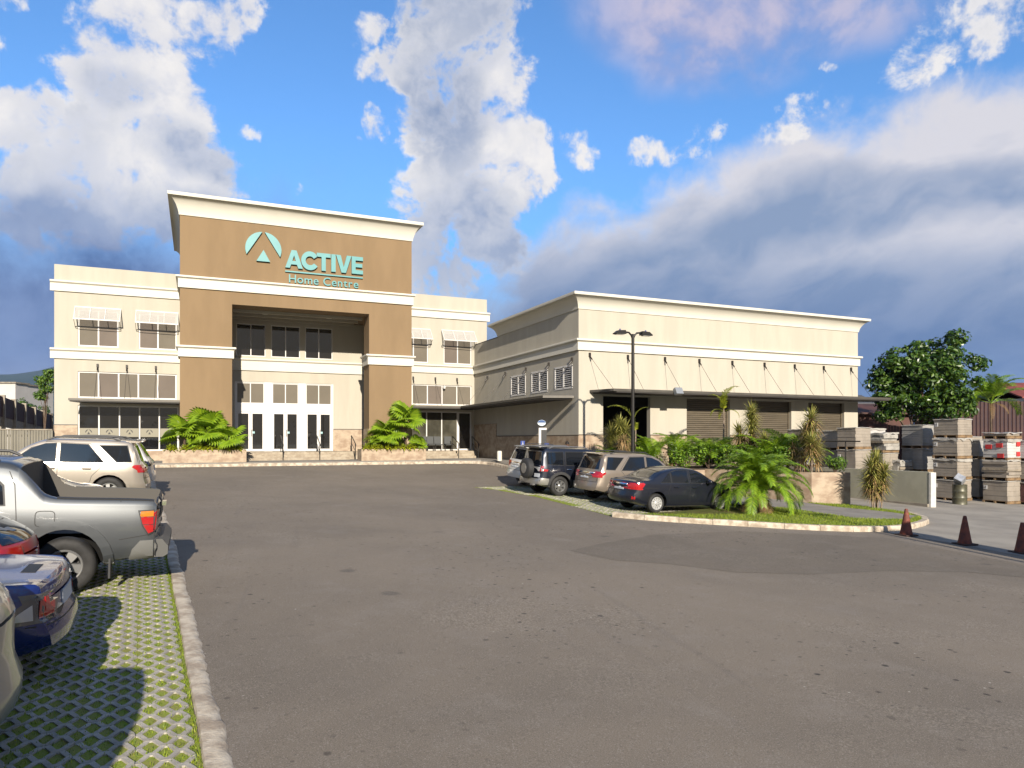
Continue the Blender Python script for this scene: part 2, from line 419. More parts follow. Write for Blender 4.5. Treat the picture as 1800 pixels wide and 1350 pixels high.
def sheet(name, poly, dz, m, step=1.0, kind='structure', parent=None, base_z=None, skirt=0.0, zf=None, jitter=0.0):
    bm = bmesh.new()
    f = bm.faces.new([bm.verts.new((x, y, 0)) for x, y in poly])
    bmesh.ops.triangulate(bm, faces=[f])
    xs = [p[0] for p in poly]; ys = [p[1] for p in poly]
    for ax, lo, hi in ((0, min(xs), max(xs)), (1, min(ys), max(ys))):
        k = math.ceil(lo / step) * step
        while k < hi:
            co = Vector((k, 0, 0)) if ax == 0 else Vector((0, k, 0)); no = Vector((1, 0, 0)) if ax == 0 else Vector((0, 1, 0))
            bmesh.ops.bisect_plane(bm, geom=bm.verts[:] + bm.edges[:] + bm.faces[:], plane_co=co, plane_no=no, dist=1e-5)
            k += step
    if skirt > 0:
        be = [e for e in bm.edges if e.is_boundary]
        ret = bmesh.ops.extrude_edge_only(bm, edges=be)
        nv = set(g for g in ret['geom'] if isinstance(g, bmesh.types.BMVert))
    else: nv = set()
    for v_ in bm.verts:
        z = (zf(v_.co.x, v_.co.y) if zf else G(v_.co.x, v_.co.y)) + dz
        v_.co.z = z - skirt if v_ in nv else z
    bmesh.ops.recalc_face_normals(bm, faces=bm.faces[:])
    if sum(f_.normal.z * f_.calc_area() for f_ in bm.faces) < 0: bmesh.ops.reverse_faces(bm, faces=bm.faces[:])
    me = bpy.data.meshes.new(name); bm.to_mesh(me); bm.free()
    me.materials.append(m)
    o = bpy.data.objects.new(name, me); COL.objects.link(o)
    WL[o.name] = Vector((0, 0, 0))
    if kind: o['kind'] = kind
    if parent: o.parent = parent
    return o
# ------------------------------------------------------------------ ground surfaces
def asphalt_mat(name, k=1.0):
    m = bpy.data.materials.new(name); m.use_nodes = True
    t = NT(m.node_tree); b = t.t.nodes['Principled BSDF']
    o = t.n('ShaderNodeTexCoord').outputs['Object']
    big = t.noise(o, 0.16, 6, .62, .4); mid = t.noise(o, 1.3, 6, .65, .3); fin = t.noise(o, 85, 3, .7); grit = t.noise(o, 260, 2, .6)
    c = t.mix(t.ramp(big, .33, .66), (.168 * k, .140 * k, .108 * k, 1), (.128 * k, .108 * k, .085 * k, 1))
    c = t.mix(t.math('MULTIPLY', t.ramp(mid, .48, .74), .38), c, (.195 * k, .172 * k, .148 * k, 1))
    drag = t.noise(t.mapping(o, (0, 0, 0), R(-8), (.35, 6, 1)), 1.0, 6, .6, .5)
    c = t.mix(t.math('MULTIPLY', t.ramp(drag, .56, .74), .2), c, (.085 * k, .076 * k, .070 * k, 1))
    vor = t.n('ShaderNodeTexVoronoi', feature='F1'); t.l(o, vor.inputs['Vector']); vor.inputs['Scale'].default_value = .75; vor.inputs['Randomness'].default_value = 1
    spot = t.ramp(t.math('ADD', vor.outputs['Distance'], t.math('MULTIPLY', t.math('SUBTRACT', mid, .5), .25)), .13, .04)
    sel = t.n('ShaderNodeSeparateXYZ'); t.l(vor.outputs['Color'], sel.inputs[0])
    c = t.mix(t.math('MULTIPLY', t.math('MULTIPLY', spot, t.ramp(sel.outputs[0], .72, .78)), .55), c, (.05 * k, .045 * k, .042 * k, 1))
    c = t.mix(t.math('MULTIPLY', t.ramp(fin, .55, .66), .75), c, (.27 * k, .245 * k, .215 * k, 1))
    c = t.mix(t.math('MULTIPLY', t.ramp(fin, .45, .34), .7), c, (.055 * k, .048 * k, .042 * k, 1))
    # worn zones where the coarse stone shows, and small dark spots that come in clusters
    worn = t.ramp(t.noise(o, .35, 5, .6, .6), .50, .68); clus = t.ramp(t.noise(o, .28, 3, .5), .40, .62)
    stone = t.n('ShaderNodeTexVoronoi', feature='F1'); t.l(o, stone.inputs['Vector']); stone.inputs['Scale'].default_value = 55
    s3 = t.n('ShaderNodeSeparateXYZ'); t.l(stone.outputs['Color'], s3.inputs[0])
    c = t.mix(t.math('MULTIPLY', t.math('MULTIPLY', worn, t.ramp(s3.outputs[0], .62, .75)), .34), c, (.33 * k, .29 * k, .235 * k, 1))
    c = t.mix(t.math('MULTIPLY', t.math('MULTIPLY', worn, t.ramp(s3.outputs[1], .70, .80)), .38), c, (.06 * k, .05 * k, .042 * k, 1))
    for sc_, rad, colr, sl, am in ((5.0, .24, (.030, .026, .023, 1), .80, .9), (9.0, .28, (.040, .034, .029, 1), .82, .85), (2.2, .14, (.045, .039, .034, 1), .84, .75), (11.0, .18, (.42, .39, .34, 1), .95, .85)):
        vv = t.n('ShaderNodeTexVoronoi', feature='F1'); t.l(t.vmath('ADD', o, (sc_, sc_ * 2, 0)), vv.inputs['Vector']); vv.inputs['Scale'].default_value = sc_
        s2 = t.n('ShaderNodeSeparateXYZ'); t.l(vv.outputs['Color'], s2.inputs[0])
        dd = t.math('ADD', vv.outputs['Distance'], t.math('MULTIPLY', t.math('SUBTRACT', t.noise(o, sc_ * 6, 3, .6), .5), .22))
        c = t.mix(t.math('MULTIPLY', t.math('MULTIPLY', t.math('MULTIPLY', t.ramp(dd, rad, rad * .55), t.ramp(s2.outputs[1], sl, sl + .03)), clus), am), c, colr)
    t.l(c, b.inputs['Base Color']); b.inputs['Roughness'].default_value = .88; b.inputs['Specular IOR Level'].default_value = .25
    bn = t.n('ShaderNodeBump'); bn.inputs['Strength'].default_value = .55; bn.inputs['Distance'].default_value = .012
    t.l(t.math('ADD', t.math('MULTIPLY', fin, .7), t.math('MULTIPLY', grit, .4)), bn.inputs['Height']); t.l(bn.outputs[0], b.inputs['Normal'])
    return m
M_asph = asphalt_mat('asphalt', 1.02); M_asph2 = asphalt_mat('asphalt_patch', .84)
M_yard = mat('yard_concrete', (.34, .31, .26), .9, vscale=.6, col2=(.25, .225, .19), bump=.3, bscale=50, detail=9)
M_path = mat('path_concrete', (.27, .25, .22), .9, vscale=1.2, col2=(.21, .19, .165), bump=.3, bscale=60, detail=8)
M_kerb = mat('kerb_concrete', (.64, .56, .44), .9, vscale=4.5, col2=(.36, .29, .215), bump=.5, bscale=30, detail=9)
M_lawn = mat('lawn_base', (.14, .19, .02), .95, vscale=2.2, col2=(.24, .21, .05), bump=.4, detail=8)
M_grass = mat('grass_blade', (.24, .34, .018), .6, island=.5, transl=.35)
M_moss = mat('mossy_soil', (.23, .30, .016), .95, vscale=5.0, col2=(.25, .25, .05), bump=.6, bscale=60, detail=8)
M_paver = mat('paver_concrete', (.42, .39, .335), .9, var=.25, vscale=3, bump=.4, bscale=80, island=.08)
M_far = mat('far_field', (.06, .085, .03), .95, vscale=.02, col2=(.10, .09, .05))
M_mount = mat('forested_mountain', (.012, .032, .024), .95, vscale=.004, col2=(.020, .042, .032), detail=10)

far = MB(); n_ = 24
pts = []
for i in range(n_ + 1):
    for j in range(n_ + 1):
        X = -5400 + 10800 * i / n_; Y = -700 + 6400 * j / n_
        pts.append((X, Y, -2.6))
far.v = pts
for i in range(n_):
    for j in range(n_):
        a = i * (n_ + 1) + j; far.f.append([a, a + n_ + 1, a + n_ + 2, a + 1]); far.m.append(0)
tag(far.build('ground', M_far), kind='structure')
sheet('parking_lot', [(-45, -70), (75, -70), (75, 75), (-45, 75)], 0, M_asph, 2.5)
# a darker relaid patch of asphalt by the drive
pp = [(1000, 968), (1060, 955), (1150, 940), (1300, 934), (1460, 941), (1560, 946), (1640, 962), (1760, 985), (1830, 1000), (1830, 1018), (1700, 1006), (1560, 1004), (1420, 1010), (1290, 1006), (1180, 992), (1080, 985)]
sheet('asphalt_patch', [tuple(P(*q)[:2]) for q in pp], .004, M_asph2, 1.0)

# left bay strip: grass pavers behind a worn concrete kerb
K0 = P(367, 1372); K1 = P(297, 985); K2 = P(266, 857)
def kx(Y):   # x of the inner edge of the left kerb
    if Y <= K1.y: return K1.x + (K0.x - K1.x) * (Y - K1.y) / (K0.y - K1.y)
    return K1.x + (K2.x - K1.x) * (Y - K1.y) / (K2.y - K1.y)
LB = [(-14, -4), (kx(-4) - .02, -4)] + [(kx(y) - .02, y) for y in range(-2, 38, 2)] + [(-14, 36)]
sheet('paver_bed', LB, .006, M_moss, 1.0)
rk = random.Random(3)
kb = MB(); ys = [(-4 + .055 * i) for i in range(int(42 / .055))]
wb1 = wb2 = 0.0
rowv = []
for i, y in enumerate(ys):
    wb1 = wb1 * .95 + rk.uniform(-.006, .006); wb2 = wb2 * .75 + rk.uniform(-.007, .007)
    x0 = kx(y) - .02 + wb1 * .5 ; w_ = .19 + wb1 * .4 + wb2 + rk.uniform(-.003, .003)
    z = G(x0, y)
    h = .035 + wb1 * .15
    rowv.append([(x0, y, z), (x0 + .012, y, z + h), (x0 + w_ * .5, y, z + h), (x0 + w_ - .03, y, z + h - .008), (x0 + w_, y, z - .004)])
for r in rowv: kb.v += r
for i in range(len(ys) - 1):
    for k in range(4): kb.f.append([i * 5 + k, i * 5 + k + 1, i * 5 + 6 + k, i * 5 + 5 + k]); kb.m.append(0)
tag(kb.build('worn_kerb', M_kerb, smooth=70), kind='structure')
# pavers: W shaped grid stones, two waves each, laid in mirrored rows
PER, HROW, TB = .205, .128, .0205
def paver_mb(mirror):
    mb = MB(); a = HROW / 2 - TB * .45; sg = -1 if mirror else 1
    base = []
    for k in range(2):
        x = k * PER
        base += [(x, -a), (x + .022, -a), (x + PER / 2 - .022, a), (x + PER / 2 + .022, a), (x + PER - .022, -a)]
    base.append((2 * PER - .008, -a))
    pl = [Vector((x, y * sg)) for x, y in base]
    L_, R_ = [], []
    for i, p in enumerate(pl):
        d0 = (pl[i] - pl[max(i - 1, 0)]); d1 = (pl[min(i + 1, len(pl) - 1)] - pl[i])
        d0 = d0.normalized() if d0.length > 0 else d1.normalized(); d1 = d1.normalized() if d1.length > 0 else d0
        t_ = (d0 + d1).normalized(); nn = Vector((-t_.y, t_.x)) / max(.6, t_.dot(d0))
        L_.append(p + nn * TB); R_.append(p - nn * TB)
    n = len(pl)
    vs = [(p.x, p.y, .030) for p in L_] + [(p.x, p.y, .030) for p in R_] + [(p.x, p.y, -.01) for p in L_] + [(p.x, p.y, -.01) for p in R_]
    fs = []
    for i in range(n - 1):
        fs += [(n + i, n + i + 1, i + 1, i), (i, i + 1, 2 * n + i + 1, 2 * n + i), (n + i + 1, n + i, 3 * n + i, 3 * n + i + 1)]
    fs += [(0, 2 * n, 3 * n, n), (n - 1, 2 * n - 1, 4 * n - 1, 3 * n - 1)]
    mb.add(vs, fs); return mb
pv_me = [paver_mb(0).mesh('paver', M_paver), paver_mb(1).mesh('paver', M_paver)]
strip = bpy.data.objects['paver_bed']
cand = []
rr = random.Random(5)
for j in range(int((34 - 3.6) / HROW)):
    y = 3.6 + j * HROW; kxx = kx(y) - .05
    ncol = 13 if y < 14 else (5 if y < 20 else 4)
    for k in range(ncol):
        x = kxx - 2 * PER * (k + 1) + (PER if (j // 2) % 2 else 0) * 0
        cand.append((x, y, j % 2))
def vis(c):
    x, y, _ = c; d = S_ * x + C_ * y; r = C_ * x - S_ * y
    px = CXP + FPX * r / d; py = HYP + FPX * (CAM_H - G(x, y)) / d
    return (0 if (px > -60 and py < 1390) else 1, d)
cand.sort(key=vis)
n_far = MB()
for i, (x, y, m_) in enumerate(cand):
    z = G(x + .2, y) - .012 + rr.uniform(-.003, .003); rz = rr.uniform(-.012, .012)
    if i < 300:
        o = inst('paver', pv_me[m_], strip, (x, y, z), (.03, .03 * .0, rz))
    else:
        mt = Matrix.Translation((x, y, z)) @ Matrix.Rotation(rz, 4, 'Z')
        src = pv_me[m_]
        n_far.add([mt @ v_.co for v_ in src.vertices], [tuple(p_.vertices) for p_ in src.polygons])
o = n_far.build('farther_pavers', M_paver, strip); o['kind'] = 'stuff'; o.name = 'pavers'
# tufts of grass in the cells
gb = MB()
for _ in range(26000):
    y = 4.0 + 13 * rr.random() ** 1.6; x = kx(y) - .02 - rr.random() * (2.9 if y < 12 else 1.6)
    z = G(x, y); h = rr.uniform(.012, .045); a = rr.uniform(0, 6.28); w_ = rr.uniform(.003, .007)
    dx, dy = math.cos(a) * w_, math.sin(a) * w_; lx, ly = rr.uniform(-.02, .02), rr.uniform(-.02, .02)
    gb.tri((x - dx, y - dy, z), (x + dx, y + dy, z), (x + lx, y + ly, z + h))
for _ in range(3000):   # a grassy seam along the kerb
    y = 4.0 + 20 * rr.random() ** 1.5; x = kx(y) - rr.uniform(.02, .11)
    z = G(x, y); h = rr.uniform(.012, .045); a = rr.uniform(0, 6.28); w_ = rr.uniform(.004, .008)
    dx, dy = math.cos(a) * w_, math.sin(a) * w_
    gb.tri((x - dx, y - dy, z), (x + dx, y + dy, z), (x + rr.uniform(-.03, .03), y + rr.uniform(-.03, .03), z + h))
tag(gb.build('grass', M_grass), kind='stuff', label='short grass growing in the cells of the left paver strip')

# right bays: a paver strip with a curved edge
edgeR = [P(*q) for q in ((833, 857), (870, 861), (940, 873), (1010, 891), (1080, 909))]
RB = [(p.x, p.y) for p in edgeR] + [(16.2, 17.6), (21.2, 20.6), (20.2, 25.4), (15.6, 26.8), (15.4, 29.2)]
sheet('paver_bed', RB, .006, M_moss, 1.0); stripR = bpy.data.objects['paver_bed.001']
inr = lambda x, y, poly: sum(((poly[i][1] > y) != (poly[i - 1][1] > y)) and (x < (poly[i - 1][0] - poly[i][0]) * (y - poly[i][1]) / (poly[i - 1][1] - poly[i][1]) + poly[i][0]) for i in range(len(poly))) % 2 == 1
rp = MB()
y = 17.6
j = 0
while y < 28.6:
    x = 10.4
    while x < 15.5:
        if inr(x + .2, y, RB) and inr(x + .02, y, RB):
            z = G(x + .2, y) - .012
            src = pv_me[j % 2]; mt = Matrix.Translation((x, y, z))
            rp.add([mt @ v_.co for v_ in src.vertices], [tuple(p_.vertices) for p_ in src.polygons])
        x += 2 * PER
    y += HROW; j += 1
o = rp.build('pavers', M_paver, stripR); o['kind'] = 'stuff'
gb = MB()
for _ in range(12000):
    x = rr.uniform(10.6, 14); y = rr.uniform(17.6, 28.5)
    if not inr(x, y, RB): continue
    z = G(x, y); h = rr.uniform(.02, .05); w_ = .008; a = rr.uniform(0, 3.1)
    gb.tri((x - w_ * math.cos(a), y - w_ * math.sin(a), z), (x + w_ * math.cos(a), y + w_ * math.sin(a), z), (x + rr.uniform(-.02, .02), y + rr.uniform(-.02, .02), z + h))
tag(gb.build('grass', M_grass), kind='stuff', label='short grass growing in the cells of the right paver strip')

# right island: kerb stones, lawn, footpath
kpx = [(1076, 909), (1150, 916), (1230, 921), (1300, 925), (1400, 931), (1500, 935), (1560, 934.5), (1600, 931), (1628, 924), (1634, 918), (1622, 912), (1598, 906)]
kp = [P(*q) for q in kpx]
def resample(pts, step):
    out = [pts[0].copy()]; acc = 0
    seg = []
    for a, b in zip(pts[:-1], pts[1:]):
        n = max(1, int((b - a).length / .05))
        for i in range(n): seg.append(a.lerp(b, (i + 1) / n))
    last = pts[0]; d = 0
    for p in seg:
        d += (p - last).length; last = p
        if d >= step: out.append(p.copy()); d = 0
    out.append(pts[-1].copy()); return out
def smooth_line(pts, k=6):
    out = []
    for i in range(len(pts) - 1):
        p0, p1, p2, p3 = pts[max(i - 1, 0)], pts[i], pts[i + 1], pts[min(i + 2, len(pts) - 1)]
        for j in range(k):
            t = j / k
            out.append(.5 * ((2 * p1) + (p2 - p0) * t + (2 * p0 - 5 * p1 + 4 * p2 - p3) * t * t + (3 * p1 - p0 - 3 * p2 + p3) * t ** 3))
    out.append(pts[-1]); return out
kerbs = MB(); kroot = None
def kerb_run(name, pts, wid, hgt, step, side, label=None):
    line = smooth_line([Vector((p[0], p[1], 0)) for p in pts])
    st = resample(line, step)
    root = bpy.data.objects.new(name, None); COL.objects.link(root); root.location = (st[0].x, st[0].y, G(st[0].x, st[0].y)); WL[root.name] = root.location.copy()
    root['kind'] = 'structure'
    inner = []
    nr = []
    for i in range(len(st)):
        d = (st[min(i + 1, len(st) - 1)] - st[max(i - 1, 0)]).normalized(); nr.append(Vector((-d.y, d.x, 0)) * side)
    for i in range(len(st) - 1):
        a, b = st[i], st[i + 1]; g = .006 / max((b - a).length, .01)
        a2 = a.lerp(b, g); b2 = b.lerp(a, g); na = nr[i].lerp(nr[i + 1], g); nb = nr[i + 1].lerp(nr[i], g)
        za, zb = G(a2.x, a2.y), G(b2.x, b2.y); j = rk.uniform(-.006, .006)
        prof = [(0, -.05), (.008, hgt * .75), (.03, hgt), (wid - .02, hgt), (wid, hgt - .01), (wid, -.05)]
        mb = MB(); mb.v = [(a2.x + na.x * o, a2.y + na.y * o, za + h + j) for o, h in prof] + [(b2.x + nb.x * o, b2.y + nb.y * o, zb + h + j) for o, h in prof]
        n = len(prof)
        fs = [(k, k + 1, n + k + 1, n + k) for k in range(n - 1)] + [tuple(range(n)), tuple(range(2 * n - 1, n - 1, -1))]
        if side < 0: fs = [tuple(reversed(f)) for f in fs]
        mb.f = [list(f) for f in fs]; mb.m = [0] * len(fs)
        mb.build('kerb_stone', M_kerb, root)
    return [(p.x + n.x * wid * .9, p.y + n.y * wid * .9) for p, n in zip(st, nr)]
innerR = kerb_run('island_kerb', kp, .22, .15, .95, 1)
tip = innerR[-1]
HL = .12
lawnpoly = innerR + [tuple(P(1500, 893)[:2]), (21.9, 20.75), (21.0, 20.9), (16.3, 17.7), (12.0, 18.2)]
sheet('lawn', lawnpoly, HL, M_lawn, .8, skirt=.2)
pathp = [tuple(P(*q)[:2]) for q in ((1200, 868), (1392, 886), (1470, 897), (1560, 906), (1612, 913.5), (1596, 919), (1548, 919), (1500, 917), (1440, 908), (1382, 899), (1180, 880))]
sheet('footpath', pathp, HL + .012, M_path, .8, skirt=.05)
gb = MB(); k = 0
while k < 30000:
    x = rr.uniform(11.5, 23.5); y = rr.uniform(14.6, 21)
    if not inr(x, y, lawnpoly) or inr(x, y, pathp): 
        k += .3; continue
    z = G(x, y) + HL; h = rr.uniform(.02, .075); w_ = .007; a = rr.uniform(0, 3.1)
    gb.tri((x - w_ * math.cos(a), y - w_ * math.sin(a), z), (x + w_ * math.cos(a), y + w_ * math.sin(a), z), (x + rr.uniform(-.04, .04), y + rr.uniform(-.04, .04), z + h)); k += 1
tag(gb.build('lawn_grass', M_grass), kind='stuff', label='mown grass on the island lawn beside the drive')
# the concrete yard right of the island
ye = [P(*q) for q in ((1560, 936), (1690, 958), (1820, 982))]
sheet('concrete_yard', [(p.x, p.y) for p in ye] + [(19.6, 4), (21, -20), (75, -20), (75, 45), (36.2, 45), (36.2, 28.2), (23.4, 28.2), (23.4, 20.4), (22.6, 17.0)], .005, M_yard, 1.5)

# pavement in front of the shop
PZ = 1.37
pav = [(-9, 39.45), (14.6, 39.45), (15.3, 39.2), (15.6, 38.4), (15.75, 34), (15.8, 28.2), (17.0, 28.2), (17.0, 44.8), (17.0, 60), (-9, 60)]
def pz(x, y): return PZ if y > 39 else max(G(x, y) + .13, PZ - (39 - y) * .06)
sheet('pavement', pav, 0, M_path, 1.2, zf=pz, skirt=.6)
kerb_run('pavement_kerb', [(-9, 39.2, 0), (-4, 39.2, 0), (2, 39.2, 0), (8, 39.2, 0), (12.5, 39.2, 0), (14.3, 39.15, 0), (15.0, 38.8, 0), (15.4, 37.9, 0), (15.5, 35, 0), (15.55, 31.5, 0), (15.55, 28.4, 0)], .24, .14, 1.1, 1)
# loading apron of the warehouse, a raised slab
ap = MB(); ap.box(17.0, 36.2, 28.2, 30.62, -.3, 1.02)
tag(ap.build('loading_apron', M_conc), kind='structure')
# mountains far behind on the left
mn = MB(); nx_, ny_ = 60, 10
for j in range(ny_ + 1):
    for i in range(nx_ + 1):
        X = -4200 + 5200 * i / nx_; Y = 3300 + 1500 * j / ny_
        q = math.sin(X * .0021 + 1) * .5 + math.sin(X * .0053 + j * .5) * .22 + math.sin(X * .013 + j) * .09
        h = (430 + 130 * q) * math.sin(math.pi * min(1, (j + .0) / ny_ * .5 + .0)) * (1 if j else 0)
        mn.v.append((X, Y, -3 + h))
for j in range(ny_):
    for i in range(nx_):
        a = j * (nx_ + 1) + i; mn.f.append([a, a + 1, a + nx_ + 2, a + nx_ + 1]); mn.m.append(0)
tag(mn.build('mountains', M_mount, smooth=60), kind='structure')
# the air between here and the mountains
hz = MB(); hz.box(-5500, 5500, -800, 5800, -3.7, 620)
hm = bpy.data.materials.new('haze_air'); hm.use_nodes = True; ht = NT(hm.node_tree); ht.t.nodes.remove(ht.t.nodes['Principled BSDF'])
pv = ht.n('ShaderNodeVolumePrincipled'); pv.inputs['Color'].default_value = (.36, .56, .95, 1); pv.inputs['Density'].default_value = .00004; pv.inputs['Anisotropy'].default_value = 0.0
ht.l(pv.outputs[0], ht.t.nodes['Material Output'].inputs['Volume'])
tag(hz.build('haze', hm), kind='stuff')
# ------------------------------------------------------------------ the shop
def wall(mb, axis, c, t, a0, a1, z0, z1, holes, mi=0, sgn=1):
    """front skin at coordinate c of a wall; thickness t behind it; holes [(a0,a1,z0,z1)] get reveals. axis 'y' -> a is x; axis 'x' -> a is y"""
    As = sorted(set([a0, a1] + [h[i] for h in holes for i in (0, 1)])); Zs = sorted(set([z0, z1] + [h[i] for h in holes for i in (2, 3)]))
    pt = (lambda a, d, z: (a, c + d, z)) if axis == 'y' else (lambda a, d, z: (c + d, a, z))
    for i in range(len(As) - 1):
        for j in range(len(Zs) - 1):
            am, zm = (As[i] + As[i + 1]) / 2, (Zs[j] + Zs[j + 1]) / 2
            if any(h[0] < am < h[1] and h[2] < zm < h[3] for h in holes): continue
            mb.quad(pt(As[i], 0, Zs[j]), pt(As[i + 1], 0, Zs[j]), pt(As[i + 1], 0, Zs[j + 1]), pt(As[i], 0, Zs[j + 1]), mi)
    for h in holes:
        A, B, Z0, Z1 = h
        mb.quad(pt(A, 0, Z0), pt(B, 0, Z0), pt(B, t, Z0), pt(A, t, Z0), mi); mb.quad(pt(A, 0, Z1), pt(A, t, Z1), pt(B, t, Z1), pt(B, 0, Z1), mi)
        mb.quad(pt(A, 0, Z0), pt(A, t, Z0), pt(A, t, Z1), pt(A, 0, Z1), mi); mb.quad(pt(B, 0, Z0), pt(B, 0, Z1), pt(B, t, Z1), pt(B, t, Z0), mi)
YT, YW, YD, XS, YR = 41.0, 44.9, 45.2, 17.05, 30.6
shop = thing('store_building', (5.4, YW, PZ), 'large cream and brown two storey store with tall entrance tower and aqua sign', 'store')
band_prof = lambda z0, z1: [(.0, z0), (.09, z0), (.09, z1 - .17), (.12, z1 - .15), (.15, z1 - .12), (.19, z1 - .1), (.20, z1 - .05), (.19, z1 - .01), (.16, z1), (.0, z1)]
def band_x(mb, x0, x1, y, z0, z1, ext0=0, ext1=0):
    pr = band_prof(z0, z1)
    mb.prism([(y - o, z) for o, z in pr], x0 - ext0, x1 + ext1, 'x')
# walls of the wings
Lw = (-6.95, -.78); top = 11.95
h_l = [(-5.86, -3.93, 7.62, 9.62), (-2.94, -1.01, 7.62, 9.62), (-5.86, -1.02, 4.82, 6.26), (-5.86, -.92, 1.93, 4.42)]
mb = MB(); wall(mb, 'y', YW, .14, Lw[0], Lw[1] + .1, 1.0, top, h_l)
mb.quad((Lw[0], YW, 1), (Lw[0], YW, top), (Lw[0], 66, top), (Lw[0], 66, 1))
mb.box(Lw[0], Lw[1] + .1, YW + .002, YW + .25, top - .02, top); mb.box(Lw[0], Lw[0] + .25, YW + .25, 66, top - .02, top)
mb.build('left_wing_wall', M_cream, shop).name = 'wing_wall'
h_r = [(11.4, 13.85, 7.55, 9.62), (14.9, 16.86, 7.55, 9.62), (11.4, 16.86, 4.82, 6.14), (11.4, 16.86, 1.85, 4.40)]
mb = MB(); wall(mb, 'y', YW, .14, 11.4, 17.95, 1.0, 12.0, h_r)
mb.quad((17.95, YW, 1), (17.95, 66, 1), (17.95, 66, 12), (17.95, YW, 12)); mb.box(11.4, 17.95, YW + .002, YW + .25, 11.98, 12.0)
mb.build('wing_wall', M_cream, shop)
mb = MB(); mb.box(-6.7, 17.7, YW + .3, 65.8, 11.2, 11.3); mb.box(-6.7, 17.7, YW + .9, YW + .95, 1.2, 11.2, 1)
mb.quad((-6.95, 66, 1), (-6.95, 66, 12), (17.95, 66, 12), (17.95, 66, 1)); mb.build('roof', [M_conc, M_dark], shop)
# stone base course
def boxes(name, m_, root, lst):
    for bx in lst: q = MB(); q.box(*bx); q.build(name, m_, root)
boxes('stone_base', M_trav, shop, [(-6.97, -5.87, YW - .03, YW, 1.2, 3.33), (-5.87, -.78, YW - .03, YW + .05, 1.2, 1.92), (-6.98, -6.95, YW - .03, 60, 1.2, 3.33), (7.78, 11.55, YD - .03, YD, 1.2, 3.18), (11.4, 17.0, YW - .03, YW + .05, 1.2, 1.84)])
boxes('base_groove', M_black, shop, [(-6.99, -5.88, YW - .035, YW + .001, 3.33, 3.37), (7.8, 11.55, YD - .035, YD + .001, 3.18, 3.22)])
# bands of the wings
for (x0, x1, e0, e1) in ((-6.95, -.70, .18, 0), (11.5, 17.95, 0, .18)):
    mb = MB(); band_x(mb, x0, x1, YW, 10.52, 11.10, e0, e1); mb.build('upper_band', M_trim, shop, 40)
    mb = MB(); band_x(mb, x0, x1 if x0 < 0 else 17.0, YW, 6.91, 7.46, e0, 0); mb.build('middle_band', M_trim, shop, 40)
# tower
TX0, TX1, OX0, OX1, OZ, PT = -.78, 11.62, 1.75, 9.10, 9.78, 1.36
mb = MB()
mb.box(TX0, TX1, YT, 52, OZ, 14.3); mb.box(TX0, OX0, YT, YT + PT, 1.2, OZ); mb.box(OX1, TX1, YT, YT + PT, 1.2, OZ)
mb.build('tower_wall', M_brown, shop)
mb = MB(); mb.rings(TX0, TX1, YT, 52, [(.0, 14.24), (.05, 14.24), (.06, 14.34), (.10, 14.50), (.18, 14.72), (.30, 14.92), (.42, 15.04), (.47, 15.06), (.47, 15.09), (.56, 15.09), (.57, 15.13), (.57, 15.26), (.52, 15.28), (.0, 15.30)])
mb.build('cornice', M_trim, shop, 35)
mb = MB(); mb.rings(TX0, TX1, YT, 52, band_prof(10.47, 11.10)); mb.build('tower_band', M_trim, shop, 40)
for a, b in ((TX0, OX0), (OX1, TX1)):
    mb = MB(); mb.rings(a, b, YT, YT + PT, band_prof(6.88, 7.47)); mb.build('pier_band', M_trim, shop, 40)
    mb = MB(); mb.rings(a, b, YT, YT + PT, [(.0, 1.2), (.03, 1.2), (.03, 3.18), (.0, 3.18)]); mb.build('pier_base', M_trav, shop)
# recess: entrance wall, side returns, soffit
h_d = [(2.15, 3.80, 7.52, 9.44), (4.12, 5.80, 7.52, 9.44), (6.10, 7.75, 7.52, 9.44), (2.08, 7.80, 1.86, 6.0)]
mb = MB(); wall(mb, 'y', YD, .14, -.7, 11.55, 1.0, OZ, h_d)
mb.build('entrance_wall', M_cream, shop)
mb = MB(); band_x(mb, -.6, 11.5, YD, 6.66, 7.38); mb.build('entrance_band', M_trim, shop, 40)
mb = MB(); mb.box(-.7, TX0 + .35, YT + PT, YD, 1.2, OZ); mb.box(TX1 - .35, TX1 - .05, YT + PT, YD, 1.2, OZ); mb.build('side_wall', M_cream, shop)
for x in (3.6, 7.2):
    mb = MB(); mb.lathe([(0, 0), (.16, 0), (.16, .05), (0, .05)], 16, Matrix.Translation((x, 43.2, OZ - .05))); mb.build('soffit_light', M_trim, shop)
for k in range(3):
    mb = MB(); mb.box(OX0 + .1, OX1 - .1, YT + 1.36 + k * 1.2, YT + 1.5 + k * 1.2, OZ - .16, OZ); mb.build('soffit_beam', M_cream, shop)
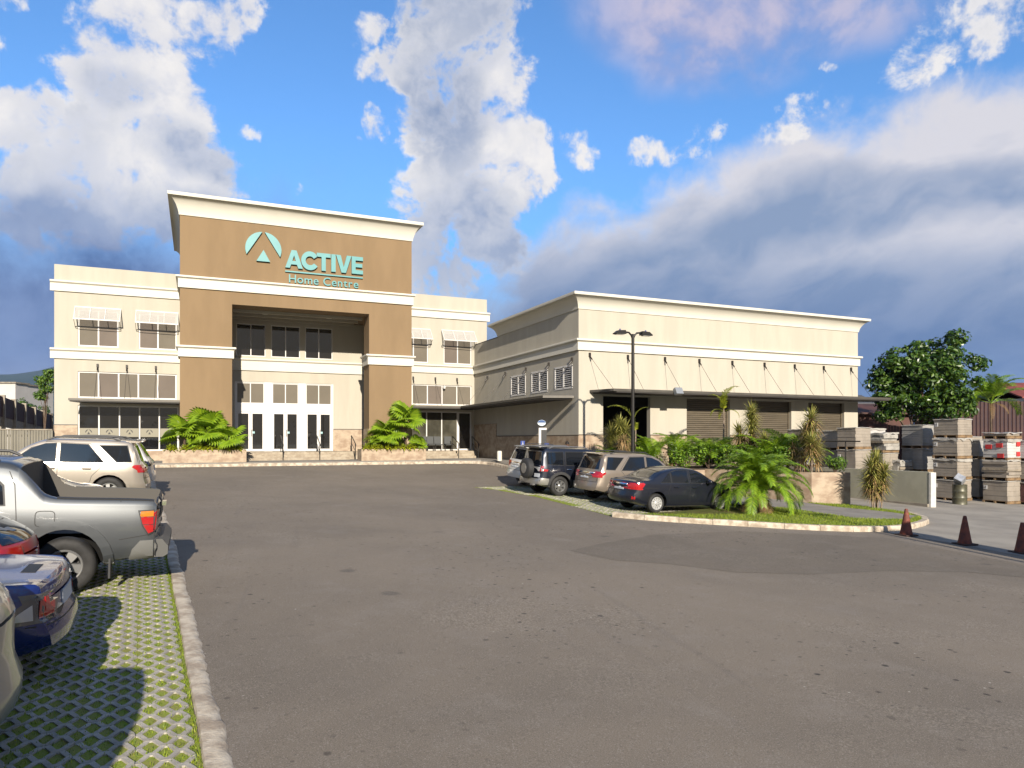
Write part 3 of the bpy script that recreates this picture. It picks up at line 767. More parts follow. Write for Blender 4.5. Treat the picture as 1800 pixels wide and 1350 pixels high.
# windows
def window(x0, x1, z0, z1, cols, y, m, root=shop, fw=.07, rows=None, rec=.09, fmat=None, edge=True, name='window'):
    f = MB(); fm = fmat or M_wframe
    xs = [x0 + (x1 - x0) * i / cols for i in range(cols + 1)] if isinstance(cols, int) else cols
    zs = [z0, z1] if not rows else rows
    y0, y1 = y + rec - .03, y + rec + .04
    for i, x in enumerate(xs):
        a = x if i == 0 else x - fw / 2; b = a + fw
        if i == len(xs) - 1: a, b = x - fw, x
        f.box(a, b, y0, y1, z0, z1)
    for j, z in enumerate(zs):
        a = z if j == 0 else z - fw / 2; b = a + fw
        if j == len(zs) - 1: a, b = z - fw, z
        for i in range(len(xs) - 1):
            l_ = xs[i] + (fw if i == 0 else fw / 2); r_ = xs[i + 1] - (fw if i == len(xs) - 2 else fw / 2)
            f.box(l_, r_, y0, y1, a, b)
    w = f.build(name, fm, root)
    for i in range(len(xs) - 1):
        for j in range(len(zs) - 1):
            mm = m[(i + j) % len(m)] if isinstance(m, list) else m
            p = MB(); p.box(xs[i] + fw / 2 + .001, xs[i + 1] - fw / 2 - .001, y0 + .03, y0 + .036, zs[j] + fw / 2 + .001, zs[j + 1] - fw / 2 - .001)
            p.build('pane', mm, w)
    return w
window(-5.86, -3.93, 7.62, 9.62, 2, YW, [M_blind, M_blind2]); window(-2.94, -1.01, 7.62, 9.62, 2, YW, [M_blind2, M_blind])
window(-5.86, -1.02, 4.82, 6.26, 5, YW, [M_blind, M_blind2, M_blind])
wlo = window(-5.86, -.92, 1.93, 4.42, 5, YW, M_dglass, name='shop_window')
window(11.4, 13.85, 7.55, 9.62, [11.4, 11.9, 12.95, 13.85][0:1] + [12.86, 13.85], YW, [M_blind, M_blind]); window(14.9, 16.86, 7.55, 9.62, 2, YW, [M_blind2, M_blind])
window(11.4, 16.86, 4.82, 6.14, [11.4, 12.78, 13.8, 14.8, 15.83, 16.86], YW, [M_blind, M_blind, M_blind2, M_blind])
window(11.4, 15.9, 1.85, 4.40, [11.4, 12.75, 13.75, 14.78, 15.9], YW, mat('storefront_glass', (.085, .08, .06), .05, var=.5, vscale=.5, spec=.8), name='shop_window')
window(15.9, 16.86, 1.85, 4.40, 1, YW, M_dglass, fw=.1, name='door')
for a, b in ((2.15, 3.80), (4.12, 5.80), (6.10, 7.75)): window(a, b, 7.52, 9.44, 2, YD, M_dglass, fw=.05)
# entrance: a white frame with three transoms and three double doors
ef = MB()
for a, b in ((2.08, 2.16), (3.74, 4.18), (5.72, 6.14), (7.70, 7.80)): ef.box(a, b, YD + .02, YD + .13, 1.86, 6.0)
for a, b in ((2.16, 3.74), (4.18, 5.72), (6.14, 7.70)): ef.box(a, b, YD + .03, YD + .13, 4.22, 4.70); ef.box(a, b, YD + .03, YD + .13, 5.95, 6.0)
ef.build('entrance_frame', M_wframe, shop)
for a, b in ((2.16, 3.74), (4.18, 5.72), (6.14, 7.70)):
    window(a, b, 4.70, 5.95, 2, YD, M_blind, fw=.055, rec=.1)
    for s in (0, 1):
        x0 = a + (b - a) / 2 * s + (.005 if s else 0); x1 = a + (b - a) / 2 * (s + 1) - (0 if s else .005)
        d = MB(); d.box(x0, x0 + .11, YD + .06, YD + .11, 1.87, 4.215); d.box(x1 - .11, x1, YD + .06, YD + .11, 1.87, 4.215)
        d.box(x0 + .11, x1 - .11, YD + .06, YD + .11, 1.87, 1.99); d.box(x0 + .11, x1 - .11, YD + .06, YD + .11, 4.10, 4.215)
        dd = d.build('door', M_wframe, shop)
        g = MB(); g.box(x0 + .11, x1 - .11, YD + .08, YD + .088, 1.99, 4.10); g.build('pane', M_dglass, dd)
        hx = x1 - .06 if s == 0 else x0 + .06
        h = MB(); h.tube([(hx, YD + .06, 2.75), (hx, YD + .01, 2.75), (hx, YD + .01, 3.15), (hx, YD + .06, 3.15)], .018, 8); h.build('handle', M_steel if s else M_wframe, dd, 40)
    st = MB(); st.box((a + b) / 2 + .1, (a + b) / 2 + .24, YD + .074, YD + .079, 2.92, 3.04); st.build('door_sticker', mat('pale_cyan_sticker', (.35, .6, .6), .5), shop)
# frosted strip with the small emblem on each lower left pane
for i in range(5):
    x0 = -5.86 + 4.94 * i / 5 + .05; x1 = -5.86 + 4.94 * (i + 1) / 5 - .05
    s = MB(); s.box(x0, x1, YW + .082, YW + .088, 2.70, 3.18); b_ = s.build('frosted_strip', M_gband, wlo)
    xc = (x0 + x1) / 2; zc = 2.95; e = MB(); r_ = .16
    for sg in (-1, 1):
        pts = [(xc + sg * r_ * math.cos(t), zc + r_ * math.sin(t)) for t in [R(94 + k * 14) if sg > 0 else R(94 + k * 14) for k in range(9)]]
        pts = [(xc + sg * r_ * math.cos(R(86 - k * 14)), zc + r_ * math.sin(R(86 - k * 14))) for k in range(8)]
        e.prism(pts, YW + .076, YW + .081, 'y')
    e.prism([(xc - .07, zc - .1), (xc + .07, zc - .1), (xc, zc + .03)], YW + .076, YW + .081, 'y')
    e.build('emblem', M_black, wlo)
# hinged louvre awnings over the upper windows
def awning(x0, x1, ztop, zbot, out):
    a = MB(); y0 = YW - .03; n = 3
    p = lambda x, t, o=0: (x, y0 - out * t - o * .86, ztop + (zbot - ztop) * t + o * .5)
    for i in range(n + 1):
        x = x0 + (x1 - x0) * i / n
        a.tube([p(x, 0), p(x, 1)], .03, 4)
    a.tube([p(x0 - .02, 0), p(x1 + .02, 0)], .035, 4); a.tube([p(x0 - .02, 1), p(x1 + .02, 1)], .035, 4)
    root = a.build('awning', M_wframe, shop)
    for k in range(22):
        t = (k + .7) / 22.8
        l_ = MB()
        for i in range(n):
            xa = x0 + (x1 - x0) * i / n + .032; xb = x0 + (x1 - x0) * (i + 1) / n - .032
            c0 = Vector(p(xa, t)); c1 = Vector(p(xb, t))
            q = Vector((0, -.0045, .0105))
            l_.quad(c0 - q, c1 - q, c1 + q, c0 + q); l_.quad(c0 - q + Vector((0, .006, 0)), c0 + q + Vector((0, .006, 0)), c1 + q + Vector((0, .006, 0)), c1 - q + Vector((0, .006, 0)))
        l_.build('louvre_slat', M_wframe, root)
    b = MB()
    for x in (x0, x1):
        b.tube([p(x, 1), (x, y0, zbot - .35), (x, y0, zbot - .3)], .012, 5)
    b.tube([(x0, y0 - .12, zbot - .36), (x1, y0 - .12, zbot - .40)], .018, 5); b.tube([(x0, y0, zbot - .33), (x0, y0 - .12, zbot - .36)], .015, 5); b.tube([(x1, y0, zbot - .37), (x1, y0 - .12, zbot - .40)], .015, 5)
    b.build('stay_bar', M_steel, root, 40)
awning(-5.98, -3.82, 9.74, 9.00, .62); awning(-3.06, -.95, 9.74, 9.00, .62); awning(12.0, 13.95, 9.74, 9.03, .62); awning(14.74, 17.0, 9.76, 9.03, .62)
# canopies on tie rods
def canopy(root, poly, z0, z1):
    c = MB(); c.prism(poly, z0 + .002, z1, 'z'); o = c.build('canopy', M_canopy, root)
    inn = Vector((sum(p[0] for p in poly) / len(poly), sum(p[1] for p in poly) / len(poly)))
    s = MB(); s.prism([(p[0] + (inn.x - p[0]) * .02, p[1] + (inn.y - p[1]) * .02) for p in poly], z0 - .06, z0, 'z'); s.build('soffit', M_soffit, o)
    return o
def rod(c, a, b):
    m_ = MB(); m_.tube([a, b], .009, 6); m_.build('tie_rod', M_rod, c, 40)
    d = (Vector(b) - Vector(a)).normalized()
    k = MB(); k.tube([a, Vector(a) + d * .22], .035, 6); k.box(a[0] - .05, a[0] + .05, a[1] - .03, a[1] + .03, a[2] - .02, a[2] + .17); k.build('bracket', M_rod, c, 40)
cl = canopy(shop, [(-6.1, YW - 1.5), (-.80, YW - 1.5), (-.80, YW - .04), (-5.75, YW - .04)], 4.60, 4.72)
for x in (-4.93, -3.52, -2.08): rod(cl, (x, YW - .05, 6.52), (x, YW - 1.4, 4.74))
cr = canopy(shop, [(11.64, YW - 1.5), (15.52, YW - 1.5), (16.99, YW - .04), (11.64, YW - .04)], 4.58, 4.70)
for x in (12.82, 14.31, 15.81): rod(cr, (x, YW - .05, 6.46), (x + .0, YW - 1.4, 4.72))
# ------------------------------------------------------------------ sign on the tower
sgn = MB(); sgn.box(4.46, 8.72, YT - .10, YT - .02, 11.76, 11.83); 
sign = sgn.build('wall_sign', M_aqua, shop)
def letter(poly_list, x0, z0, w, h, name='letter', d=.12):
    m_ = MB()
    for poly in poly_list: m_.prism([(x0 + p[0] * w, z0 + p[1] * h) for p in poly], YT - .02 - d, YT - .02, 'y')
    o = m_.build(name, M_aqua, sign)
    bm = bmesh.new(); bm.from_mesh(o.data); bmesh.ops.recalc_face_normals(bm, faces=bm.faces); bm.to_mesh(o.data); bm.free()
    return o
zA, hA = 11.99, .98
LA = [[(0, 0), (.27, 0), (.37, .2), (.2, .2 - .0)], [(0, 0), (.26, 0), (.62, 1), (.36, 1)], [(.74, 0), (1, 0), (.64, 1), (.40, 1)], [(.24, .18), (.76, .18), (.69, .38), (.31, .38)]]
LA2 = [(0, 0), (.36, 1), (.5, 1), (.5, .72), (.40, .40), (.5, .40), (.5, .20), (.335, .20), (.265, 0)]
letter([LA2, [(1 - q[0], q[1]) for q in LA2[::-1]]], 4.46, zA, .93, hA)
arc = lambda a0, a1, n, ro, ri: [(.5 + ro * math.cos(R(a0 + (a1 - a0) * k / n)) * .5, .5 + ro * math.sin(R(a0 + (a1 - a0) * k / n)) * .5) for k in range(n + 1)] + [(.5 + ri * math.cos(R(a1 + (a0 - a1) * k / n)) * .5, .5 + ri * .95 * math.sin(R(a1 + (a0 - a1) * k / n)) * .5) for k in range(n + 1)]
letter([arc(32, 328, 22, 1.04, .52)], 5.32, zA - .01, .92, hA + .02)
letter([[(0, .78), (1, .78), (1, 1), (0, 1)], [(.35, 0), (.65, 0), (.65, .78), (.35, .78)]], 6.14, zA, .76, hA)
letter([[(0, 0), (1, 0), (1, 1), (0, 1)]], 6.94, zA, .24, hA)
letter([[(0, 1), (.3, 1), (.5, .32), (.7, 1), (1, 1), (.645, 0), (.355, 0)]], 7.20, zA, .86, hA)
letter([[(0, 0), (1, 0), (1, .22), (.34, .22), (.34, .39), (.94, .39), (.94, .60), (.34, .60), (.34, .78), (1, .78), (1, 1), (0, 1)]], 8.08, zA, .64, hA)
ec, ez, er = 3.33, 12.86, .93
for s in (-1, 1):
    pts = [(ec + s * er * math.cos(R(86 - k * 9)), ez + er * math.sin(R(86 - k * 9))) for k in range(13)]
    letter([pts], 0, 0, 1, 1, 'emblem_segment')
letter([[(ec - .36, ez - .66), (ec + .34, ez - .66), (ec - .0, ez - .04)]], 0, 0, 1, 1, 'emblem_triangle')
# thin lower line of lettering
def text_letters(s, x0, z0, size, y, root, m_, width=None):
    xs = x0
    for ch in s:
        if ch == ' ': xs += size * .30; continue
        cu_ = bpy.data.curves.new('letter', 'FONT'); cu_.body = ch; cu_.size = size; cu_.extrude = .03; cu_.offset = .004
        to = bpy.data.objects.new('letter_tmp', cu_); COL.objects.link(to)
        bpy.context.view_layer.update()
        me = bpy.data.meshes.new_from_object(to.evaluated_get(bpy.context.evaluated_depsgraph_get()))
        bpy.data.objects.remove(to)
        mx = max(v_.co.x for v_ in me.vertices); mn_ = min(v_.co.x for v_ in me.vertices)
        me.materials.clear(); me.materials.append(m_)
        for v_ in me.vertices:
            x_, y_, z_ = v_.co; v_.co = (xs + x_ - mn_, y - z_, z0 + y_)
        for v_ in me.vertices: v_.co = v_.co - WL[root.name]
        o = bpy.data.objects.new('letter', me); COL.objects.link(o); o.parent = root
        xs += (mx - mn_) + size * .11
    return xs
text_letters('Home Centre', 4.66, 11.06 + .14, .635, YT - .06, sign, M_aqua)

# ------------------------------------------------------------------ the warehouse on the right
wh = thing('warehouse_building', (26, YR, 1.0), 'long low cream warehouse with roller shutters and canopy on tie rods', 'warehouse')
XR = 35.95
hs = [(36.73, 38.81, 5.15, 6.24), (33.94, 35.98, 5.15, 6.24), (31.20, 33.15, 5.15, 6.24)]
mb = MB(); wall(mb, 'x', XS, .14, YR, YW, .3, 8.9, hs)
mb.quad((XS, YR, 8.9), (XS, 40.8, 8.9), (XS, 40.8, 9.0), (XS, YR, 9.0))
ho = [(18.43, 21.22, 1.02, 4.71), (23.50, 26.36, 1.02, 4.71), (27.89, 30.74, 1.02, 4.68), (32.02, 34.84, 1.02, 4.68)]
wall(mb, 'y', YR, .3, XS, XR, .3, 9.0, ho)
mb.quad((XR, YR, .3), (XR, YW + 10, .3), (XR, YW + 10, 9), (XR, YR, 9)); mb.box(XS + .02, XR, 40.6, 40.8, 8.5, 9.0); mb.box(XS, XS + .3, 40.8, YW, 8.86, 8.92)
mb.build('wall', M_cream, wh)
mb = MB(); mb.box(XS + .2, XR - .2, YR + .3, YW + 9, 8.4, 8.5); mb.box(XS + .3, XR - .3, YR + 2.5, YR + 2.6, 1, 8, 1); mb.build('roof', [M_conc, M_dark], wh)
mb = MB(); mb.rings(XS, XR, YR, 40.8, [(.0, 8.93), (.04, 8.93), (.05, 9.0), (.08, 9.12), (.15, 9.27), (.26, 9.41), (.38, 9.50), (.42, 9.51), (.42, 9.54), (.49, 9.54), (.50, 9.58), (.50, 9.67), (.45, 9.69), (.0, 9.70)]); mb.build('cornice', M_trim, wh, 35)
mb = MB(); pr = band_prof(6.92, 7.48)
ring = lambda o: [(XS - o, YW - .1), (XS - o, YR - o), (XR + o, YR - o), (XR + o, YW)]
vs = []
for o, z in pr: vs += [(x, y, z) for x, y in ring(o)]
fs = [(i * 4 + k + 1, i * 4 + k, i * 4 + 4 + k, i * 4 + 5 + k)[::-1] for i in range(len(pr) - 1) for k in range(3)]
mb.add(vs, fs); mb.build('middle_band', M_trim, wh, 40)
gaps_ = ((XS, 18.43), (21.22, 23.5), (26.36, 27.89), (30.74, 32.02), (34.84, XR))
boxes('stone_base', M_trav, wh, [(XS - .03, XS, YR - .03, YW - .05, .5, 2.74), (XS - .04, XS - .002, 41.0, YW - .06, 2.74, 3.55)] + [(a, b, YR - .03, YR, 1.02, 2.76) for a, b in gaps_])
boxes('base_groove', mat('groove_paint', (.10, .075, .05), .8), wh, [(XS - .035, XS + .001, YR - .035, 40.98, 2.74, 2.79)] + [(a, b, YR - .035, YR + .001, 2.76, 2.81) for a, b in gaps_])
for (y0, y1, z0, z1) in hs:
    f = MB(); w_ = .09
    for a, b in ((y0, y0 + w_), (y1 - w_, y1), ((y0 + y1) / 2 - .06, (y0 + y1) / 2 + .06)): f.box(XS - .02, XS + .1, a, b, z0, z1)
    f.box(XS - .02, XS + .1, y0, y1, z0 - .05, z0 + .05); f.box(XS - .02, XS + .1, y0, y1, z1 - .05, z1 + .05); f.box(XS + .125, XS + .135, y0, y1, z0, z1, 1)
    lw = f.build('louvre_window', [M_wframe, M_dark], wh)
    for (a, b) in ((y0 + w_, (y0 + y1) / 2 - .06), ((y0 + y1) / 2 + .06, y1 - w_)):
        for k in range(9):
            z = z0 + .11 + (z1 - z0 - .14) * k / 9
            s = MB(); s.add([(XS - .01, a, z), (XS - .01, b, z), (XS + .09, b, z + .07), (XS + .09, a, z + .07), (XS - .01, a, z + .012), (XS - .01, b, z + .012), (XS + .09, b, z + .082), (XS + .09, a, z + .082)], [(0, 1, 2, 3), (7, 6, 5, 4), (0, 4, 5, 1), (2, 6, 7, 3)])
            s.build('slat', M_wframe, lw)
for i, (x0, x1, z0, z1) in enumerate(ho):
    if i == 0:
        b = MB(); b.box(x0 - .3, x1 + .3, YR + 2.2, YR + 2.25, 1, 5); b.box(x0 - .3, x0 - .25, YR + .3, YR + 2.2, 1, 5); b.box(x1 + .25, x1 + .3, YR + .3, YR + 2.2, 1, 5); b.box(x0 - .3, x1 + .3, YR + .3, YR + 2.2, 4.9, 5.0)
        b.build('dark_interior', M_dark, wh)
        b = MB(); b.box(x0, x1, YR + .2, YR + .28, 4.2, 4.71); b.build('rolled_shutter', M_dark, wh)
        continue
    f = MB(); f.box(x0, x0 + .07, YR + .16, YR + .28, z0, z1); f.box(x1 - .07, x1, YR + .16, YR + .28, z0, z1)
    s = f.build('roller_shutter', M_shutter, wh)
    ns = 34
    for k in range(ns):
        a = z0 + (z1 - z0) * k / ns; b = z0 + (z1 - z0) * (k + 1) / ns - .004
        q = MB(); q.prism([(YR + .25, a), (YR + .222, a + .012), (YR + .212, (a + b) / 2), (YR + .222, b - .012), (YR + .25, b)], x0 + .07, x1 - .07, 'x'); q.build('slat', M_shutter, s, 30)
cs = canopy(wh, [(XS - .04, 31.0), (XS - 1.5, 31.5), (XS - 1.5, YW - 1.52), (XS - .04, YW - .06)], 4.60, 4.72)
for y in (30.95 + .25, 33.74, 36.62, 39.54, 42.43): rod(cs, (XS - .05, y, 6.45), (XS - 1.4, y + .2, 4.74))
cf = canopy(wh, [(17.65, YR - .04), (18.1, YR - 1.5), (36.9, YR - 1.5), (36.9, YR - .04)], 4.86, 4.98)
for x in (17.65, 19.85, 22.10, 24.29, 26.49, 28.74, 30.95, 33.17, 35.35): rod(cf, (x, YR - .05, 6.64), (x + (.48 if x < 18 else .0), YR - 1.4, 5.0))
mb = MB(); mb.obox(Matrix.Translation((21.75, YR - 1.62, 4.93)) @ Matrix.Rotation(R(-25), 4, 'X'), .42, .2, .34); mb.box(21.7, 21.8, YR - 1.58, YR - 1.45, 4.9, 4.98)
whole('flood_light', mb, mat('grey_lamp_metal', (.34, .36, .38), .4, metal=.4), (21.75, YR - 1.62, 4.7), 'silver grey floodlight clamped to the front edge of the warehouse canopy', 'floodlight')
mb = MB(); mb.lathe([(0, -.1), (.07, -.09), (.1, 0), (.11, .06), (.0, .08)], 12, Matrix.Translation((14.9, YW - .14, 5.98))); mb.box(14.86, 14.94, YW - .14, YW - .0, 6.0, 6.1)
whole('dome_camera', mb, M_wframe, (14.9, YW - .1, 5.9), 'small white dome camera fixed over the right shop windows', 'camera', smooth=40)
# steps and handrails
def steps(x0, x1, yb, n, z0, z1, label, tread=.34):
    st = thing('entrance_steps', ((x0 + x1) / 2, yb - n * tread, z0), label, 'steps')
    h = (z1 - z0) / n
    for k in range(n):
        y0 = yb - (n - k) * tread
        s = MB(); s.box(x0, x1, y0, yb + .6 if k == n - 1 else y0 + tread + .02, z0 + h * k - .02 if k else z0 - .1, z0 + h * (k + 1)); s.build('step', M_stepc, st)
steps(2.42, 8.33, 43.6, 3, PZ, 1.84, 'wide pale stone steps leading up to the three white double doors')
mb = MB(); mb.box(-.6, 11.5, 43.6, YD - .04, 1.2, 1.84); tag(mb.build('entrance_landing', M_stepc), kind='structure')
steps(12.3, 16.4, 43.9, 3, PZ, 1.82, 'pale stone steps up to the glass door in the corner')
mb = MB(); mb.box(11.7, 16.98, 43.9, YW - .04, 1.2, 1.82); tag(mb.build('corner_landing', M_stepc), kind='structure')
def rail(x, y0, y1, z0, z1, label):
    t_ = thing('handrail', (x, y0, z0), label, 'handrail', 'black handrails on the steps')
    for yy, zz in ((y0, z0), (y1, z1)): m_ = MB(); m_.tube([(x, yy, zz), (x, yy, zz + .92)], .026, 8); m_.build('post', M_steel, t_, 40)
    m_ = MB(); m_.tube([(x, y0 - .12, z0 + .80), (x, y0 - .1, z0 + .92), (x, y0, z0 + .95), (x, y1, z1 + .95), (x, y1 + .1, z1 + .9)], .028, 8); m_.build('top_rail', M_steel, t_, 40)
    m_ = MB(); m_.tube([(x, y0, z0 + .50), (x, y1, z1 + .50)], .018, 8); m_.build('lower_rail', M_steel, t_, 40)
xa = [onY(496, 780, 43.0).x, onY(560, 780, 43.0).x, onY(622, 780, 43.0).x]
for x, l in zip(xa, ('black handrail in front of the middle of the three double doors', 'black handrail in front of the rightmost double door', 'black handrail by the right end of the entrance steps')): rail(x, 42.55, 43.7, PZ, 1.84, l)
xb = [onY(803, 780, 43.2).x, 16.55]
for x, l in zip(xb, ('black handrail in the middle of the corner steps', 'black handrail at the side wall end of the corner steps')): rail(x, 42.85, 44.0, PZ, 1.82, l)
# waiting seats on the corner landing
M_seat = mat('grey_seat', (.045, .05, .05), .55)
for i, (px, l) in enumerate(((746, 'grey waiting seat half hidden by the fan palm planter'), (757.5, 'grey waiting seat left of the window mullion by the corner steps'), (771, 'grey waiting seat just left of the bright glass pane'), (789, 'grey waiting seat nearest the glass corner door'))):
    x = onY(px, 785, YW - .35).x
    t_ = thing('waiting_seat', (x, YW - .35, 1.82), l, 'seat', 'grey waiting seats')
    m_ = MB(); m_.box(x - .24, x + .24, YW - .55, YW - .15, 2.20, 2.26); m_.build('seat', M_seat, t_)
    m_ = MB(); m_.prism([(YW - .16, 2.28), (YW - .10, 2.28), (YW - .05, 2.74), (YW - .10, 2.76)], x - .24, x + .24, 'x'); m_.build('backrest', M_seat, t_)
    for sx in (-.2, .2): m_ = MB(); m_.tube([(x + sx, YW - .3, 1.82), (x + sx, YW - .3, 2.2)], .02, 6); m_.build('leg', M_steel, t_)
# ------------------------------------------------------------------ vehicles
def paint(name, col, metal=.35, rough=.32, coat=.8): return mat(name, col, rough, metal, spec=.5, coat=coat)
M_glass_car = mat('car_glass', (.008, .010, .014), .02, spec=.55)
M_seal = mat('black_rubber', (.010, .010, .010), .6)
M_under = mat('car_underbody', (.010, .010, .010), .9, spec=.1)
M_tyre = mat('tyre_rubber', (.022, .021, .020), .75, var=.4, vscale=6, bump=.2, bscale=60)
M_alloy = mat('alloy_wheel', (.50, .50, .49), .3, metal=.8)
M_alloyw = mat('silver_hubcap', (.62, .62, .60), .35, metal=.4)
M_redl = mat('red_lamp', (.42, .008, .010), .12, spec=.7, coat=.8)
M_ambl = mat('amber_lamp', (.62, .20, .01), .12, spec=.7, coat=.8)
M_clear = mat('clear_lamp', (.55, .55, .55), .1, metal=.3, spec=.8, coat=.8)
M_smoke = mat('smoked_lamp', (.09, .09, .10), .08, metal=.4, spec=.8, coat=1.0)
M_chrome = mat('chrome', (.75, .75, .74), .12, metal=1.0)
M_plate = mat('licence_plate', (.55, .58, .62), .5)
M_platet = mat('plate_figures', (.05, .09, .25), .5)
M_plast = mat('dark_plastic', (.030, .030, .031), .6)

def pchip(pts):
    xs = [p[0] for p in pts]; ys = [p[1] for p in pts]; n = len(xs)
    h = [xs[i + 1] - xs[i] for i in range(n - 1)]; dl = [(ys[i + 1] - ys[i]) / h[i] for i in range(n - 1)]
    d = [0.0] * n
    for i in range(1, n - 1):
        if dl[i - 1] * dl[i] > 0:
            w1 = 2 * h[i] + h[i - 1]; w2 = h[i] + 2 * h[i - 1]; d[i] = (w1 + w2) / (w1 / dl[i - 1] + w2 / dl[i])
    d[0] = dl[0]; d[-1] = dl[-1]
    def f(x):
        if x <= xs[0]: return ys[0]
        if x >= xs[-1]: return ys[-1]
        i = max(k for k in range(n - 1) if xs[k] <= x)
        t = (x - xs[i]) / h[i]
        return (2 * t ** 3 - 3 * t * t + 1) * ys[i] + (t ** 3 - 2 * t * t + t) * h[i] * d[i] + (-2 * t ** 3 + 3 * t * t) * ys[i + 1] + (t ** 3 - t * t) * h[i] * d[i + 1]
    return f

